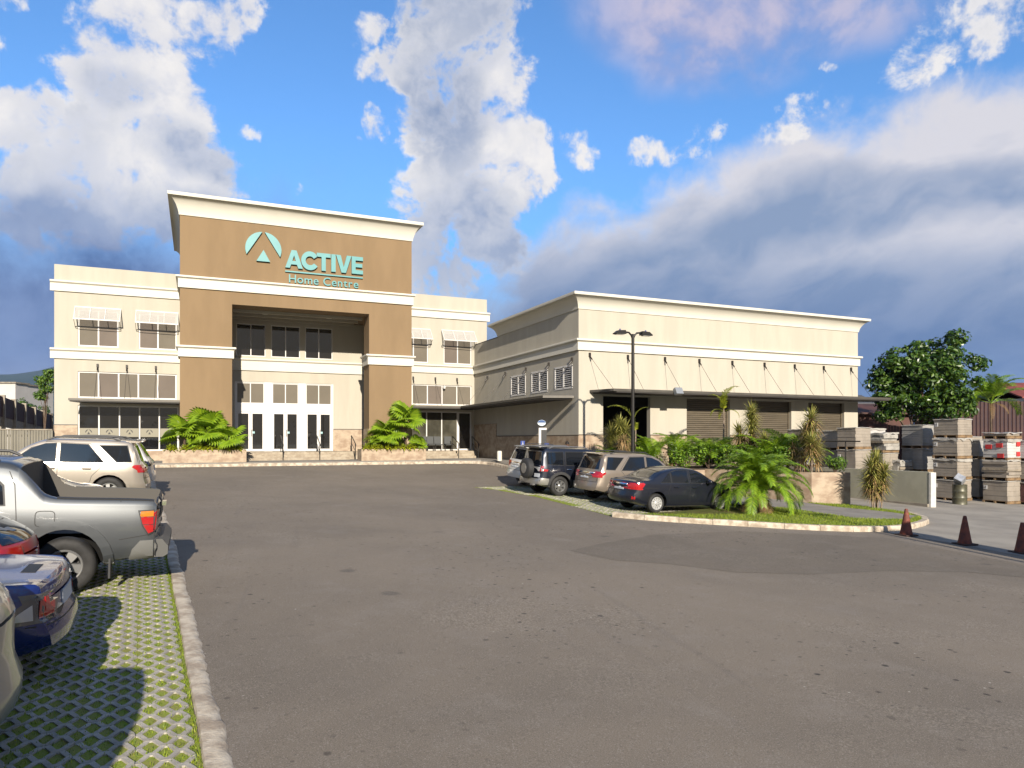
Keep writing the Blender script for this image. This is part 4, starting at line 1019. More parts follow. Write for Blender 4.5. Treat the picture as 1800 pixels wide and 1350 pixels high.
class Car:
    def __init__(s, sp):
        s.sp = sp; s.L = sp['L']; s.hw = sp['W'] / 2
        s.roof = pchip(sp['roof']); s.belt = pchip(sp['belt']); s.bot = pchip(sp['bot'])
        L = s.L
        s.plan = pchip(sp.get('plan', [(0, .86), (.10, .91), (.35, .97), (.9, 1.0), (L - 1.1, 1.0), (L - .45, .955), (L - .15, .86), (L, .74)]))
        s.k = sp.get('k', .30)
        s.rear = pchip(sp.get('rearprof', [(.2, .16), (.38, .03), (.44, 0), (.64, 0), (.70, .045), (.8, .06), (1.0, .07), (1.4, .07)]))
        s.frontp = pchip(sp.get('frontprof', [(.2, .12), (.4, .0), (.62, .02), (.9, .12), (1.3, .15)]))
        s.make()
    def sect(s, x):
        zt = s.roof(x); zb = min(s.belt(x), zt - .03); w = s.plan(x) * s.hw; b = s.bot(x); k = s.k
        zm = b + (zb - b) * .52; w0 = w * .965; h = zt - zb; e = min(.11, h * .55); cr = s.sp.get('crown', .035)
        pts = [(0, b), (w * .45, b), (w * .82, b), (w * .95, b + .04), (w * .985, b + .12), (w * .998, b + (zm - b) * .6), (w, zm), (w * .998, zm + (zb - zm) * .4), (w * .985, zm + (zb - zm) * .78), (w0, zb)]
        top = h - e
        we = w0 - k * top
        pts += [(w0 - k * top * .33, zb + top * .33), (w0 - k * top * .67, zb + top * .67), (we, zb + top)]
        pts += [(we - e * .35, zb + top + e * .55), (we - e * .85, zt - cr * .75), (we * .62, zt - cr * .28), (we * .3, zt - cr * .06), (0, zt)]
        return pts, w
    def warp(s, x, y, z, w):
        L = s.L; t = max(0, 1 - x / .55); bow = s.sp.get('bow', .10)
        dx = s.rear(z) * t + bow * (abs(y) / max(w, .01)) ** 2.6 * t
        t2 = max(0, 1 - (L - x) / .7)
        dx -= s.frontp(z) * t2 + .22 * (abs(y) / max(w, .01)) ** 2.4 * t2
        return (x + dx, y, z)
    def make(s):
        L = s.L; N = 84
        xs = sorted(set([0, L] + [L * i / N for i in range(N + 1)] + [p[0] for p in s.sp['roof']]))
        vs = []; n = None
        for x in xs:
            pts, w = s.sect(x); n = len(pts)
            ring = [(y, z) for y, z in pts] + [(-y, z) for y, z in reversed(pts[1:-1])]
            for y, z in ring: vs.append(s.warp(x, y, z, w))
        m = 2 * n - 2
        fs = [(i * m + k, (i + 1) * m + k, (i + 1) * m + (k + 1) % m, i * m + (k + 1) % m) for i in range(len(xs) - 1) for k in range(m)]
        # end caps with inner columns
        for end in (0, 1):
            x = xs[0] if end == 0 else xs[-1]; base = 0 if end == 0 else (len(xs) - 1) * m
            pts, w = s.sect(x); fr = [.75, .5, .25, 0, -.25, -.5, -.75]
            col = []
            for i in range(1, 10):
                row = [base + i]
                for f in fr: vs.append(s.warp(x, pts[i][0] * f, pts[i][1], w)); row.append(len(vs) - 1)
                row.append(base + m - i); col.append(row)
            for a, b in zip(col[:-1], col[1:]):
                for j in range(len(a) - 1):
                    q = (a[j], a[j + 1], b[j + 1], b[j]); fs.append(q if end == 0 else q[::-1])
            bt = [base] ; f1 = col[0]; f2 = col[-1]
            q = tuple(reversed(f1)) + (base,); fs.append(q if end == 0 else q[::-1])
            q = tuple(f2) + tuple(base + j for j in range(m - 10, 9, -1)); fs.append(q if end == 0 else q[::-1])
        s.vs, s.fs = vs, fs
        s.bvh = BVHTree.FromPolygons([Vector(v_) for v_ in vs], fs)
    def cut(s, name, mats, parent, boxes=()):
        sp = s.sp
        mb = MB(); mb.v = s.vs; mb.f = [list(f) for f in s.fs]; mb.m = [0] * len(s.fs)
        ob = mb.build(name, mats, parent, None, True)
        bm = bmesh.new(); bm.from_mesh(ob.data); bmesh.ops.recalc_face_normals(bm, faces=bm.faces); bm.to_mesh(ob.data); bm.free()
        cutters = []
        c = MB(); r = sp['r'] + sp.get('gap', .065)
        for ax in sp['axles']:
            for sd in (-1, 1):
                mt = Matrix.Translation((ax, sd * (s.hw - .30) , sp['r'] + sp.get('archz', .01))) @ Matrix.Rotation(R(-90 * sd), 4, 'X')
                nn = 28
                c.lathe([(0.0001, 0), (r, 0), (r, .7), (0.0001, .7)], nn, mt)
        cutters.append((c, 1))
        for bx in boxes:
            cb = MB(); cb.prism(bx[0], bx[1], bx[2], bx[3]); cutters.append((cb, bx[4]))
        for cmb, mi in cutters:
            co = cmb.build('cutter', mats, None)
            bm = bmesh.new(); bm.from_mesh(co.data); bmesh.ops.remove_doubles(bm, verts=bm.verts, dist=.0005); bmesh.ops.recalc_face_normals(bm, faces=bm.faces)
            for f in bm.faces: f.material_index = mi
            bm.to_mesh(co.data); bm.free()
            ob.parent = None
            def vol(me_):
                q = bmesh.new(); q.from_mesh(me_); r_ = q.calc_volume(), len(q.faces); q.free(); return r_
            v0 = vol(ob.data)[0]
            for solver, us in (('EXACT', False), ('EXACT', True), ('FAST', False)):
                md = ob.modifiers.new('b', 'BOOLEAN'); md.operation = 'DIFFERENCE'; md.object = co; md.solver = solver
                if solver == 'EXACT': md.material_mode = 'INDEX'; md.use_self = us
                bpy.context.view_layer.update()
                me = bpy.data.meshes.new_from_object(ob.evaluated_get(bpy.context.evaluated_depsgraph_get()))
                ob.modifiers.clear()
                if v0 * .62 < vol(me)[0] < v0 * .999: break
                print('BOOL RETRY', name, solver, us, v0, vol(me))
            ob.data = me; ob.parent = parent
            bpy.data.objects.remove(co)
        me = ob.data; me.polygons.foreach_set('use_smooth', [True] * len(me.polygons)); me.set_sharp_from_angle(angle=R(32))
        me.name = name
        return ob
    def hit(s, o, d):
        h = s.bvh.ray_cast(Vector(o), Vector(d))
        return h[0], h[1]
    def patch(s, name, polys, view, m, parent, off=.004, thick=.02, grid=.09, smooth=40):
        """plates that follow the body; view: 'l','r' polys in (x,z); 'b' rear / 'f' front in (y,z); 't' in (x,y)"""
        bm = bmesh.new()
        ax = {'l': ((1, 0, 0), (0, 0, 1)), 'r': ((1, 0, 0), (0, 0, 1)), 'b': ((0, 1, 0), (0, 0, 1)), 'f': ((0, 1, 0), (0, 0, 1)), 't': ((1, 0, 0), (0, 1, 0))}[view]
        d = {'l': (0, -1, 0), 'r': (0, 1, 0), 'b': (1, 0, 0), 'f': (-1, 0, 0), 't': (0, 0, -1)}[view]
        for poly in polys:
            f = bm.faces.new([bm.verts.new((p[0], p[1], 0)) for p in poly])
            bmesh.ops.triangulate(bm, faces=[f])
        allx = [p[0] for po in polys for p in po]; ally = [p[1] for po in polys for p in po]
        for i, (lo, hi) in enumerate(((min(allx), max(allx)), (min(ally), max(ally)))):
            k = math.floor(lo / grid) * grid + grid
            while k < hi:
                bmesh.ops.bisect_plane(bm, geom=bm.verts[:] + bm.edges[:] + bm.faces[:], plane_co=(k, 0, 0) if i == 0 else (0, k, 0), plane_no=(1, 0, 0) if i == 0 else (0, 1, 0), dist=1e-5)
                k += grid
        low = {}
        for v_ in bm.verts:
            o = Vector(ax[0]) * v_.co.x + Vector(ax[1]) * v_.co.y - Vector(d) * 8
            h, nr = s.hit(o, d)
            if h is None or (view == 'b' and h.x > .45 and 'window' not in name):
                q = s.bvh.find_nearest(o + Vector(d) * (8 - s.hw) if view in 'lr' else Vector((.06, o.y, o.z)) if view == 'b' else o + Vector(d) * (8 - s.L) if view == 'f' else o + Vector(d) * 7)
                h, nr = q[0], q[1]
                if nr.dot(h - Vector((s.L / 2, 0, .7))) < 0: nr = -nr
                v_.co = h + nr * off; low[v_] = h + nr * (off - thick); continue
            if nr.dot(Vector(d)) > 0: nr = -nr
            v_.co = h + nr * off; low[v_] = h + nr * (off - thick)
        be = [e for e in bm.edges if e.is_boundary]
        orig = list(bm.verts)
        ret = bmesh.ops.extrude_edge_only(bm, edges=be)
        new = [g for g in ret['geom'] if isinstance(g, bmesh.types.BMVert)]
        for nv in new:
            best = None
            for e in nv.link_edges:
                o = e.other_vert(nv)
                if o in low: best = o
            if best is not None: nv.co = low[best]
        bmesh.ops.recalc_face_normals(bm, faces=bm.faces)
        # make the plates face outwards
        cen = Vector((s.L / 2, 0, .8)); sgn = sum((f.calc_center_median() - cen).dot(f.normal) * f.calc_area() for f in bm.faces)
        if sgn < 0: bmesh.ops.reverse_faces(bm, faces=bm.faces[:])
        me = bpy.data.meshes.new(name); bm.to_mesh(me); bm.free()
        me.materials.append(m); me.polygons.foreach_set('use_smooth', [True] * len(me.polygons)); me.set_sharp_from_angle(angle=R(smooth))
        o = bpy.data.objects.new(name, me); COL.objects.link(o); o.parent = parent; WL[o.name] = WL[parent.name]
        return o
def ribbon(pts, w):
    out = []
    for a, b in zip(pts[:-1], pts[1:]):
        a, b = Vector(a), Vector(b); d = (b - a).normalized(); n = Vector((-d.y, d.x)) * w / 2; e = d * w * .45
        out.append([tuple(a + n - e), tuple(a - n - e), tuple(b - n + e), tuple(b + n + e)])
    return out
def ring_poly(cx, cz, ri, ro, a0, a1, n=10):
    out = []
    for k in range(n):
        t0 = R(a0 + (a1 - a0) * k / n); t1 = R(a0 + (a1 - a0) * (k + 1) / n)
        out.append([(cx + ro * math.cos(t0), cz + ro * math.sin(t0)), (cx + ro * math.cos(t1), cz + ro * math.sin(t1)), (cx + ri * math.cos(t1), cz + ri * math.sin(t1)), (cx + ri * math.cos(t0), cz + ri * math.sin(t0))])
    return out
WHEEL = {}
def wheel_meshes(r, rr, w, style):
    key = (r, rr, w, style)
    if key in WHEEL: return WHEEL[key]
    t = MB(); hw = w / 2
    t.lathe([(rr - .015, -hw + .02), (rr + .004, -hw + .005), (rr + (r - rr) * .5, -hw - .012), (r - .035, -hw + .0), (r - .012, -hw + .022), (r, -hw + .05), (r, hw - .05), (r - .012, hw - .022), (r - .035, hw), (rr + (r - rr) * .5, hw + .012), (rr + .004, hw - .005), (rr - .015, hw - .02)], 40)
    tm = t.mesh('tyre', M_tyre, 40)
    m_ = MB()
    m_.lathe([(rr + .004, hw - .006), (rr - .004, hw + .004), (rr - .022, hw + .002), (rr - .034, hw - .03), (rr - .05, hw - .10), (rr - .06, -hw + .03)], 40, None, 0)
    m_.lathe([(rr - .06, hw - .13), (.001, hw - .13)], 32, None, 1)
    nsp, sw0, sw1 = {'five': (5, .13, .085), 'six': (6, .10, .07), 'ten': (10, .05, .045), 'cap': (11, .055, .040)}[style]
    ro = rr - .028
    for k in range(nsp):
        a = 2 * math.pi * k / nsp; mt = Matrix.Rotation(a, 4, 'Z')
        z1, z0 = hw - .012, hw - .055
        p = [(.05, -sw1 / 2 , z1 + .004), (.05, sw1 / 2, z1 + .004), (ro, sw0 / 2, z1 - .004), (ro, -sw0 / 2, z1 - .004), (.05, -sw1 / 2 - .008, z0), (.05, sw1 / 2 + .008, z0), (ro, sw0 / 2 + .012, z0), (ro, -sw0 / 2 - .012, z0)]
        m_.add([mt @ Vector(q) for q in p], [(0, 1, 2, 3)[::-1], (0, 4, 5, 1)[::-1], (1, 5, 6, 2)[::-1], (2, 6, 7, 3)[::-1], (3, 7, 4, 0)[::-1]], 0)
    m_.lathe([(.075, hw - .05), (.072, hw - .004), (.055, hw + .006), (.03, hw + .008), (.028, hw + .014), (.001, hw + .015)], 20, None, 0)
    for k in range(5):
        a = 2 * math.pi * (k + .5) / 5
        m_.lathe([(.012, 0), (.012, .012), (.001, .013)], 8, Matrix.Translation((.055 * math.cos(a), .055 * math.sin(a), hw + .002)), 1)
    bm = None
    rm = m_.mesh('rim', [M_alloyw if style == 'cap' else M_alloy, M_plast], 40)
    for me in (tm, rm):
        b = bmesh.new(); b.from_mesh(me); bmesh.ops.recalc_face_normals(b, faces=b.faces); b.to_mesh(me); b.free()
    WHEEL[key] = (tm, rm); return WHEEL[key]

def build_car(sp, name, label, cat, pos, heading, group=None):
    """pos = world (x,y) of the middle; heading = world angle of the nose"""
    car = Car(sp); L = sp['L']; hw = sp['W'] / 2
    root = thing(name, (0, 0, 0), label, cat, group)
    body = car.cut('body', [sp['paint'], M_under, sp.get('bedmat', M_plast)], root, sp.get('boxes', ()))
    WL[body.name] = Vector((0, 0, 0))
    # wheels
    tm, rm = wheel_meshes(sp['r'], sp['rr'], sp.get('tw', .22), sp['wheel'])
    for ax in sp['axles']:
        for sd in (-1, 1):
            w = bpy.data.objects.new('wheel', None); COL.objects.link(w); w.parent = root
            w.location = (ax, sd * (hw - sp.get('tw', .22) / 2 - sp.get('inset', .025)), sp['r']); w.rotation_euler = (R(-90 * sd), R(rr.uniform(0, 60)) * 0, 0)
            inst('tyre', tm, w, (0, 0, 0)); inst('rim', rm, w, (0, 0, 0), (0, 0, rr.uniform(0, 1)))
    P_ = lambda *a, **k: car.patch(*a, parent=root, **k)
    for v_ in 'lr':
        for nm, polys in sp.get('side_windows', {}).items():
            for poly in polys:
                cx_ = sum(p[0] for p in poly) / len(poly); cz_ = sum(p[1] for p in poly) / len(poly)
                big = [(p[0] + math.copysign(.022, p[0] - cx_), p[1] + math.copysign(.018, p[1] - cz_)) for p in poly]
                s_ = P_('window_seal', [big], v_, M_seal, off=.003, thick=.02)
                car.patch('window', [poly], v_, M_glass_car, s_, off=.007, thick=.01)
        for nm, poly, m_, off, th in sp.get('side', []):
            P_(nm, poly if isinstance(poly[0][0], (tuple, list)) else [poly], v_, m_, off=off, thick=th, grid=.05)
        gaps = [q for line in sp.get('gaps', []) for q in ribbon(line, .011)]
        if gaps: P_('panel_gap', gaps, v_, M_seal, off=.0025, thick=.006, grid=.08)
    for nm, poly, m_, off, th in sp.get('rearp', []):
        P_(nm, poly if isinstance(poly[0][0], (tuple, list)) else [poly], 'b', m_, off=off, thick=th, grid=.06)
    for nm, poly, m_, off, th in sp.get('frontp_', []):
        P_(nm, poly if isinstance(poly[0][0], (tuple, list)) else [poly], 'f', m_, off=off, thick=th, grid=.06)
    for nm, poly, m_, off, th in sp.get('topp', []):
        P_(nm, poly if isinstance(poly[0][0], (tuple, list)) else [poly], 't', m_, off=off, thick=th, grid=.08)
    for sd in (-1, 1):
        if 'mirror' in sp:
            mx, mz = sp['mirror']; h, nr = car.hit((mx, sd * 3, mz), (0, -sd, 0)); y0 = h.y if h else sd * hw * .9
            m_ = MB(); mt = Matrix.Translation((mx + .02, y0 + sd * .14, mz + .05)) @ Matrix.Diagonal((.07, .12, .085, 1))
            m_.lathe([(math.sin(R(180 - i * 20)) * (1.0), math.cos(R(180 - i * 20))) for i in range(10)], 14, mt); m_.tube([(mx + .02, y0 - sd * .02, mz), (mx + .02, y0 + sd * .08, mz + .02)], .025, 6)
            m_.build('mirror', sp['paint'], root, 40, True)
        if 'rails' in sp:
            x0, x1, yy = sp['rails']; z = lambda x: car.hit((x, sd * yy, 4), (0, 0, -1))[0].z
            m_ = MB(); n = 8; pts = [(x0 + (x1 - x0) * i / n, sd * yy, z(x0 + (x1 - x0) * i / n) + (.065 if 0 < i < n else .0)) for i in range(n + 1)]
            m_.tube(pts, .022, 6); m_.build('roof_rail', sp.get('railmat', M_plast), root, 50, True)
        for hx, hz in sp.get('handles', []):
            h, nr = car.hit((hx, sd * 3, hz), (0, -sd, 0))
            if h is None: continue
            m_ = MB(); m_.tube([(hx - .10, h.y, hz), (hx - .08, h.y + sd * .035, hz), (hx + .08, h.y + sd * .035, hz), (hx + .10, h.y, hz)], .016, 6); m_.build('door_handle', sp.get('handlemat', sp['paint']), root, 50, True)
    if 'spoiler' in sp:
        x0, x1, ww, z, th = sp['spoiler']; m_ = MB()
        m_.prism([(x0, z - th * .2), (x0 + .03, z - th), (x1, z - th), (x1, z + .01), ((x0 + x1) / 2, z + .008)], -ww, ww, 'y'); m_.build('spoiler', sp['paint'], root, 40, True)
    if sp.get('extra'): sp['extra'](car, root)
    # stand it on the ground
    x, y = pos; e = .5
    nrm = Vector((-(G(x + e, y) - G(x - e, y)) / (2 * e), -(G(x, y + e) - G(x, y - e)) / (2 * e), 1)).normalized()
    f = Vector((math.cos(heading), math.sin(heading), 0)); f = (f - nrm * f.dot(nrm)).normalized(); l_ = nrm.cross(f)
    M3 = Matrix((f, l_, nrm)).transposed().to_4x4()
    # shift children so that the origin lies under the middle of the car
    for ch in root.children: ch.location.x -= L / 2
    root.rotation_euler = M3.to_euler(); root.location = (x, y, G(x, y) + sp.get('lift', .012))
    return root
def rear_plate(z, y=.26, h=.075): return ('licence_plate', [(-y, z - h), (y, z - h), (y, z + h), (-y, z + h)], M_plate, .012, .02)
def mirror_y(poly): return [(-p[0], p[1]) for p in poly][::-1]

def suv_spec(p, **kw):
    L = 4.70
    sp = dict(L=L, W=1.84, r=.385, rr=.225, tw=.25, axles=(.98, 3.73), wheel='six', paint=p, k=.27,
        roof=[(0, .98), (.08, 1.06), (.15, 1.16), (.36, 1.60), (.44, 1.71), (.62, 1.77), (1.3, 1.80), (2.1, 1.80), (2.55, 1.75), (2.85, 1.63), (3.45, 1.21), (3.62, 1.15), (4.3, 1.05), (4.55, .95), (4.70, .78)],
        belt=[(0, 1.12), (1.5, 1.14), (3.3, 1.10), (3.7, 1.04), (4.7, .92)], bot=[(0, .42), (.5, .34), (1.2, .32), (3.6, .32), (4.4, .34), (4.7, .42)],
        side_windows={'w': [[(.46, 1.20), (.80, 1.19), (1.24, 1.62), (.58, 1.63)], [(1.12, 1.18), (1.52, 1.64), (2.14, 1.66), (2.14, 1.18)], [(2.26, 1.18), (2.26, 1.66), (2.52, 1.64), (2.80, 1.52), (3.22, 1.20), (3.10, 1.17)]]},
        gaps=[[(2.20, 1.66), (2.20, .52)], [(3.28, 1.14), (3.24, .55)], [(1.06, 1.18), (1.40, .80), (1.46, .54)], [(1.46, .50), (3.24, .50)], [(1.06, 1.2), (1.46, 1.67), (2.5, 1.70)]],
        side=[('tail_light', [(.10, .90), (.26, .93), (.44, 1.05), (.40, 1.10), (.12, 1.12)], M_redl, .012, .03), ('wheel_arch', ring_poly(.98, .395, .445, .52, -8, 188, 12), p, .016, .03), ('wheel_arch', ring_poly(3.73, .395, .445, .52, -8, 188, 12), p, .016, .03), ('side_step', [(1.55, .36), (3.15, .36), (3.15, .44), (1.55, .44)], p, .05, .07)],
        rearp=[('rear_window', [(-.66, 1.19), (.66, 1.19), (.56, 1.62), (-.56, 1.62)], M_glass_car, .006, .02), ('tail_light', [(.52, .90), (.86, .90), (.86, 1.11), (.60, 1.11)], M_redl, .012, .03), ('tail_light', mirror_y([(.52, .90), (.86, .90), (.86, 1.11), (.60, 1.11)]), M_redl, .012, .03), ('garnish', [(-.5, 1.03), (.5, 1.03), (.5, 1.075), (-.5, 1.075)], M_chrome, .012, .02), rear_plate(.93), ('reflector', [(.55, .52), (.72, .52), (.72, .57), (.55, .57)], M_clear, .01, .02), ('panel_gap', [q for l_ in ([(-.78, 1.1), (-.72, .74), (.72, .74), (.78, 1.1)],) for q in ribbon(l_, .012)], M_seal, .003, .006)],
        mirror=(3.05, 1.16), rails=(.75, 2.5, .62), handles=[(1.52, 1.0), (2.36, 1.0)], spoiler=(.28, .62, .56, 1.765, .05))
    sp.update(kw); return sp
def sedan_spec(p, **kw):
    L = 4.52
    sp = dict(L=L, W=1.74, r=.315, rr=.205, tw=.20, axles=(.97, 3.59), wheel='ten', paint=p, k=.36, bow=.13,
        roof=[(0, .86), (.05, .97), (.13, 1.02), (.35, 1.055), (.62, 1.075), (.74, 1.10), (1.35, 1.37), (1.75, 1.45), (2.15, 1.475), (2.5, 1.45), (2.8, 1.36), (3.40, 1.03), (3.55, .985), (4.1, .87), (4.36, .76), (4.52, .58)],
        belt=[(0, .96), (1.0, .955), (3.3, .93), (3.7, .89), (4.52, .74)], bot=[(0, .34), (.5, .23), (1.2, .19), (3.4, .19), (4.2, .2), (4.52, .28)],
        rearprof=[(.2, .16), (.34, .05), (.42, 0), (.60, 0), (.66, .05), (.8, .06), (1.0, .06), (1.4, .06)],
        side_windows={'w': [[(1.12, .985), (1.46, 1.27), (1.52, 1.29), (1.52, .985)], [(1.58, .985), (1.58, 1.31), (1.78, 1.37), (2.24, 1.39), (2.24, .98)], [(2.34, .98), (2.34, 1.385), (2.58, 1.345), (3.12, 1.03), (3.06, .98)]]},
        gaps=[[(2.29, 1.4), (2.29, .34)], [(3.24, .98), (3.16, .36)], [(1.52, .98), (1.40, .66), (1.48, .36)], [(1.48, .31), (3.16, .31)], [(.5, .80), (1.0, .80)]],
        side=[('tail_light', [(.06, .74), (.42, .80), (.46, .90), (.10, .93)], M_redl, .010, .03)],
        rearp=[('tail_light', [(.46, .75), (.84, .75), (.84, .92), (.50, .92)], M_redl, .010, .03), ('tail_light', mirror_y([(.46, .75), (.84, .75), (.84, .92), (.50, .92)]), M_redl, .010, .03), rear_plate(.80), ('garnish', [(-.4, .89), (.4, .89), (.4, .925), (-.4, .925)], M_chrome, .012, .02), ('rear_window', [(-.56, 1.12), (.56, 1.12), (.48, 1.40), (-.48, 1.40)], M_glass_car, .006, .02), ('panel_gap', [q for l_ in ([(-.8, .7), (-.4, .69), (.4, .69), (.8, .7)],) for q in ribbon(l_, .012)], M_seal, .003, .006)],
        mirror=(2.98, .97), handles=[(1.72, .84), (2.46, .83)])
    sp.update(kw); return sp

# --- right bays
P_dark = paint('dark_grey_paint', (.014, .016, .026), .3, .28, .6)
P_navy = paint('dark_navy_paint', (.012, .016, .030), .4, .3)
P_beige = paint('champagne_paint', (.33, .275, .22), .55, .36)
P_white = paint('white_paint', (.62, .62, .60), .0, .35)
P_silver = paint('silver_paint', (.42, .41, .38), .6, .34)
P_grey = paint('pickup_grey_paint', (.080, .087, .093), .5, .42)
P_blue = paint('deep_blue_paint', (.004, .020, .150), .35, .22)
P_red = paint('red_paint', (.30, .008, .010), .2, .25)
def badge(car, root):
    m_ = MB()
    for y in (-.25, .3): m_.box(-.001, .012, y, y + .14, .0, .03)
    return m_
sed_dark = sedan_spec(P_dark, wheel='cap', side=[('tail_light', [(.06, .76), (.34, .74), (.50, .93), (.44, .97), (.10, .95)], M_redl, .010, .03), ('reflector', [(.10, .44), (.17, .44), (.17, .54), (.10, .54)], M_redl, .008, .02)])
build_car(sed_dark, 'parked_car', 'dark grey saloon with silver hubcaps parked beside the feathery palm', 'car', (P(1148, 902).x - sed_dark['axles'][0] + sed_dark['L'] / 2 + .0, P(1148, 902).y + .75), R(2))
suv_r = suv_spec(P_beige)
build_car(suv_r, 'parked_car', 'champagne suv parked between the dark saloon and the dark suv with a spare wheel', 'car', (12.95 + 2.35, 23.1), R(2))
def spare(car, root):
    tm, rm = wheel_meshes(.385, .225, .25, 'six')
    mt = (-.15, -.12, 1.02)
    m_ = MB(); m_.lathe([(.385, -.12), (.395, -.05), (.395, .08), (.36, .115), (.25, .125), (.001, .13)], 32, Matrix.Translation((-.13, -.1, 1.03)) @ Matrix.Rotation(R(-90), 4, 'Y')); m_.lathe([(.20, .126), (.20, .14), (.001, .142)], 24, Matrix.Translation((-.13, -.1, 1.03)) @ Matrix.Rotation(R(-90), 4, 'Y'), 1)
    m_.build('spare_wheel', [M_plast, M_alloy], root, 40, True)
    for y in (-.55, .45):
        q = MB(); q.box(-.08, .05, y, y + .22, .40, .46); q.build('step', M_alloy, root, None, True)
suv_d = suv_spec(P_navy, L=4.75, W=1.88, wheel='six', axles=(.93, 3.71), k=.20, bow=.06,
    roof=[(0, 1.0), (.04, 1.12), (.10, 1.30), (.18, 1.74), (.28, 1.82), (.6, 1.86), (1.6, 1.87), (2.2, 1.87), (2.5, 1.82), (2.75, 1.70), (3.3, 1.26), (3.45, 1.20), (4.3, 1.12), (4.6, 1.03), (4.75, .82)],
    belt=[(0, 1.14), (1.5, 1.15), (3.3, 1.13), (3.7, 1.08), (4.75, .95)],
    side_windows={'w': [[(.36, 1.22), (.36, 1.68), (1.06, 1.70), (1.06, 1.20)], [(1.18, 1.20), (1.18, 1.70), (1.96, 1.71), (1.96, 1.19)], [(2.08, 1.19), (2.08, 1.71), (2.42, 1.70), (2.64, 1.6), (3.06, 1.26), (3.02, 1.19)]]},
    gaps=[[(2.02, 1.72), (2.02, .52)], [(3.12, 1.16), (3.06, .55)], [(1.12, 1.7), (1.12, .95), (1.38, .6)]],
    side=[('tail_light', [(.06, .95), (.20, .95), (.20, 1.16), (.08, 1.16)], M_clear, .012, .03), ('wheel_arch', ring_poly(.93, .395, .445, .55, -12, 192, 12), M_plast, .03, .04), ('wheel_arch', ring_poly(3.71, .395, .445, .55, -12, 192, 12), M_plast, .03, .04), ('lower_trim', [(1.5, .34), (3.1, .34), (3.1, .62), (1.5, .62)], M_silver if 'M_silver' in globals() else P_silver, .02, .03), ('rear_trim', [(.08, .44), (.42, .44), (.42, .68), (.08, .70)], P_silver, .02, .03)],
    rearp=[('rear_window', [(-.7, 1.22), (.7, 1.22), (.62, 1.68), (-.62, 1.68)], M_glass_car, .006, .02), ('tail_light', [(.72, .95), (.9, .95), (.9, 1.16), (.74, 1.16)], M_clear, .012, .03), ('tail_light', mirror_y([(.72, .95), (.9, .95), (.9, 1.16), (.74, 1.16)]), M_redl, .012, .03), ('rear_trim', [(-.9, .46), (.9, .46), (.9, .66), (-.9, .66)], P_silver, .02, .03), ('licence_plate', [(-.74, .72), (-.40, .72), (-.40, .86), (-.74, .86)], M_plate, .012, .02)],
    mirror=(2.95, 1.2), rails=(.5, 2.3, .66), railmat=M_alloy, handles=[(1.30, 1.04), (2.2, 1.04)], handlemat=M_chrome, spoiler=(.08, .45, .62, 1.87, .05), extra=spare)
build_car(suv_d, 'parked_car', 'dark navy suv with a spare wheel on its tailgate', 'car', (11.85 + 2.37, 25.5), R(3))
suv_w = suv_spec(P_white)
build_car(suv_w, 'parked_car', 'white suv mostly hidden behind the dark navy suv', 'car', (12.55 + 2.35, 28.6), R(4))

# --- left bays
suv_l = suv_spec(paint('pale_champagne_paint', (.40, .355, .30), .5, .36))
build_car(suv_l, 'parked_car', 'champagne suv in the left row with a red tail light, behind the silver saloon', 'car', (kx(23.3) - .12 - 2.35, 23.3), R(180))
suv_x = suv_spec(P_white, L=4.75, wheel='five', k=.30, roof=[(0, .98), (.10, 1.08), (.20, 1.20), (.50, 1.58), (.62, 1.66), (.9, 1.71), (1.6, 1.74), (2.1, 1.73), (2.55, 1.68), (2.9, 1.55), (3.55, 1.14), (3.7, 1.09), (4.3, .98), (4.6, .85), (4.75, .70)], belt=[(0, 1.06), (1.5, 1.08), (3.3, 1.04), (3.7, .99), (4.75, .82)],
    side_windows={'w': [[(.66, 1.15), (.9, 1.13), (1.28, 1.52), (.80, 1.52)], [(1.16, 1.12), (1.52, 1.55), (2.14, 1.58), (2.14, 1.11)], [(2.26, 1.11), (2.26, 1.58), (2.52, 1.56), (2.80, 1.45), (3.22, 1.14), (3.10, 1.10)]]}, spoiler=(.36, .72, .56, 1.69, .05),
    rearp=[('rear_window', [(-.62, 1.18), (.62, 1.18), (.54, 1.56), (-.54, 1.56)], M_glass_car, .006, .02), ('tail_light', [(.50, .88), (.86, .88), (.86, 1.06), (.60, 1.06)], M_smoke, .012, .03), ('tail_light', mirror_y([(.50, .88), (.86, .88), (.86, 1.06), (.60, 1.06)]), M_smoke, .012, .03), rear_plate(.80)], side=[('tail_light', [(.08, .90), (.34, .92), (.40, 1.02), (.12, 1.06)], M_smoke, .012, .03)])
build_car(suv_x, 'parked_car', 'white suv with a roof spoiler behind the champagne suv in the left row', 'car', (kx(26.4) + .10 - 2.37, 26.3), R(180))
sed_s = sedan_spec(P_silver)
build_car(sed_s, 'parked_car', 'silver saloon showing above the bed of the grey pickup', 'car', (-1.62 - 2.26, 16.6), R(180))
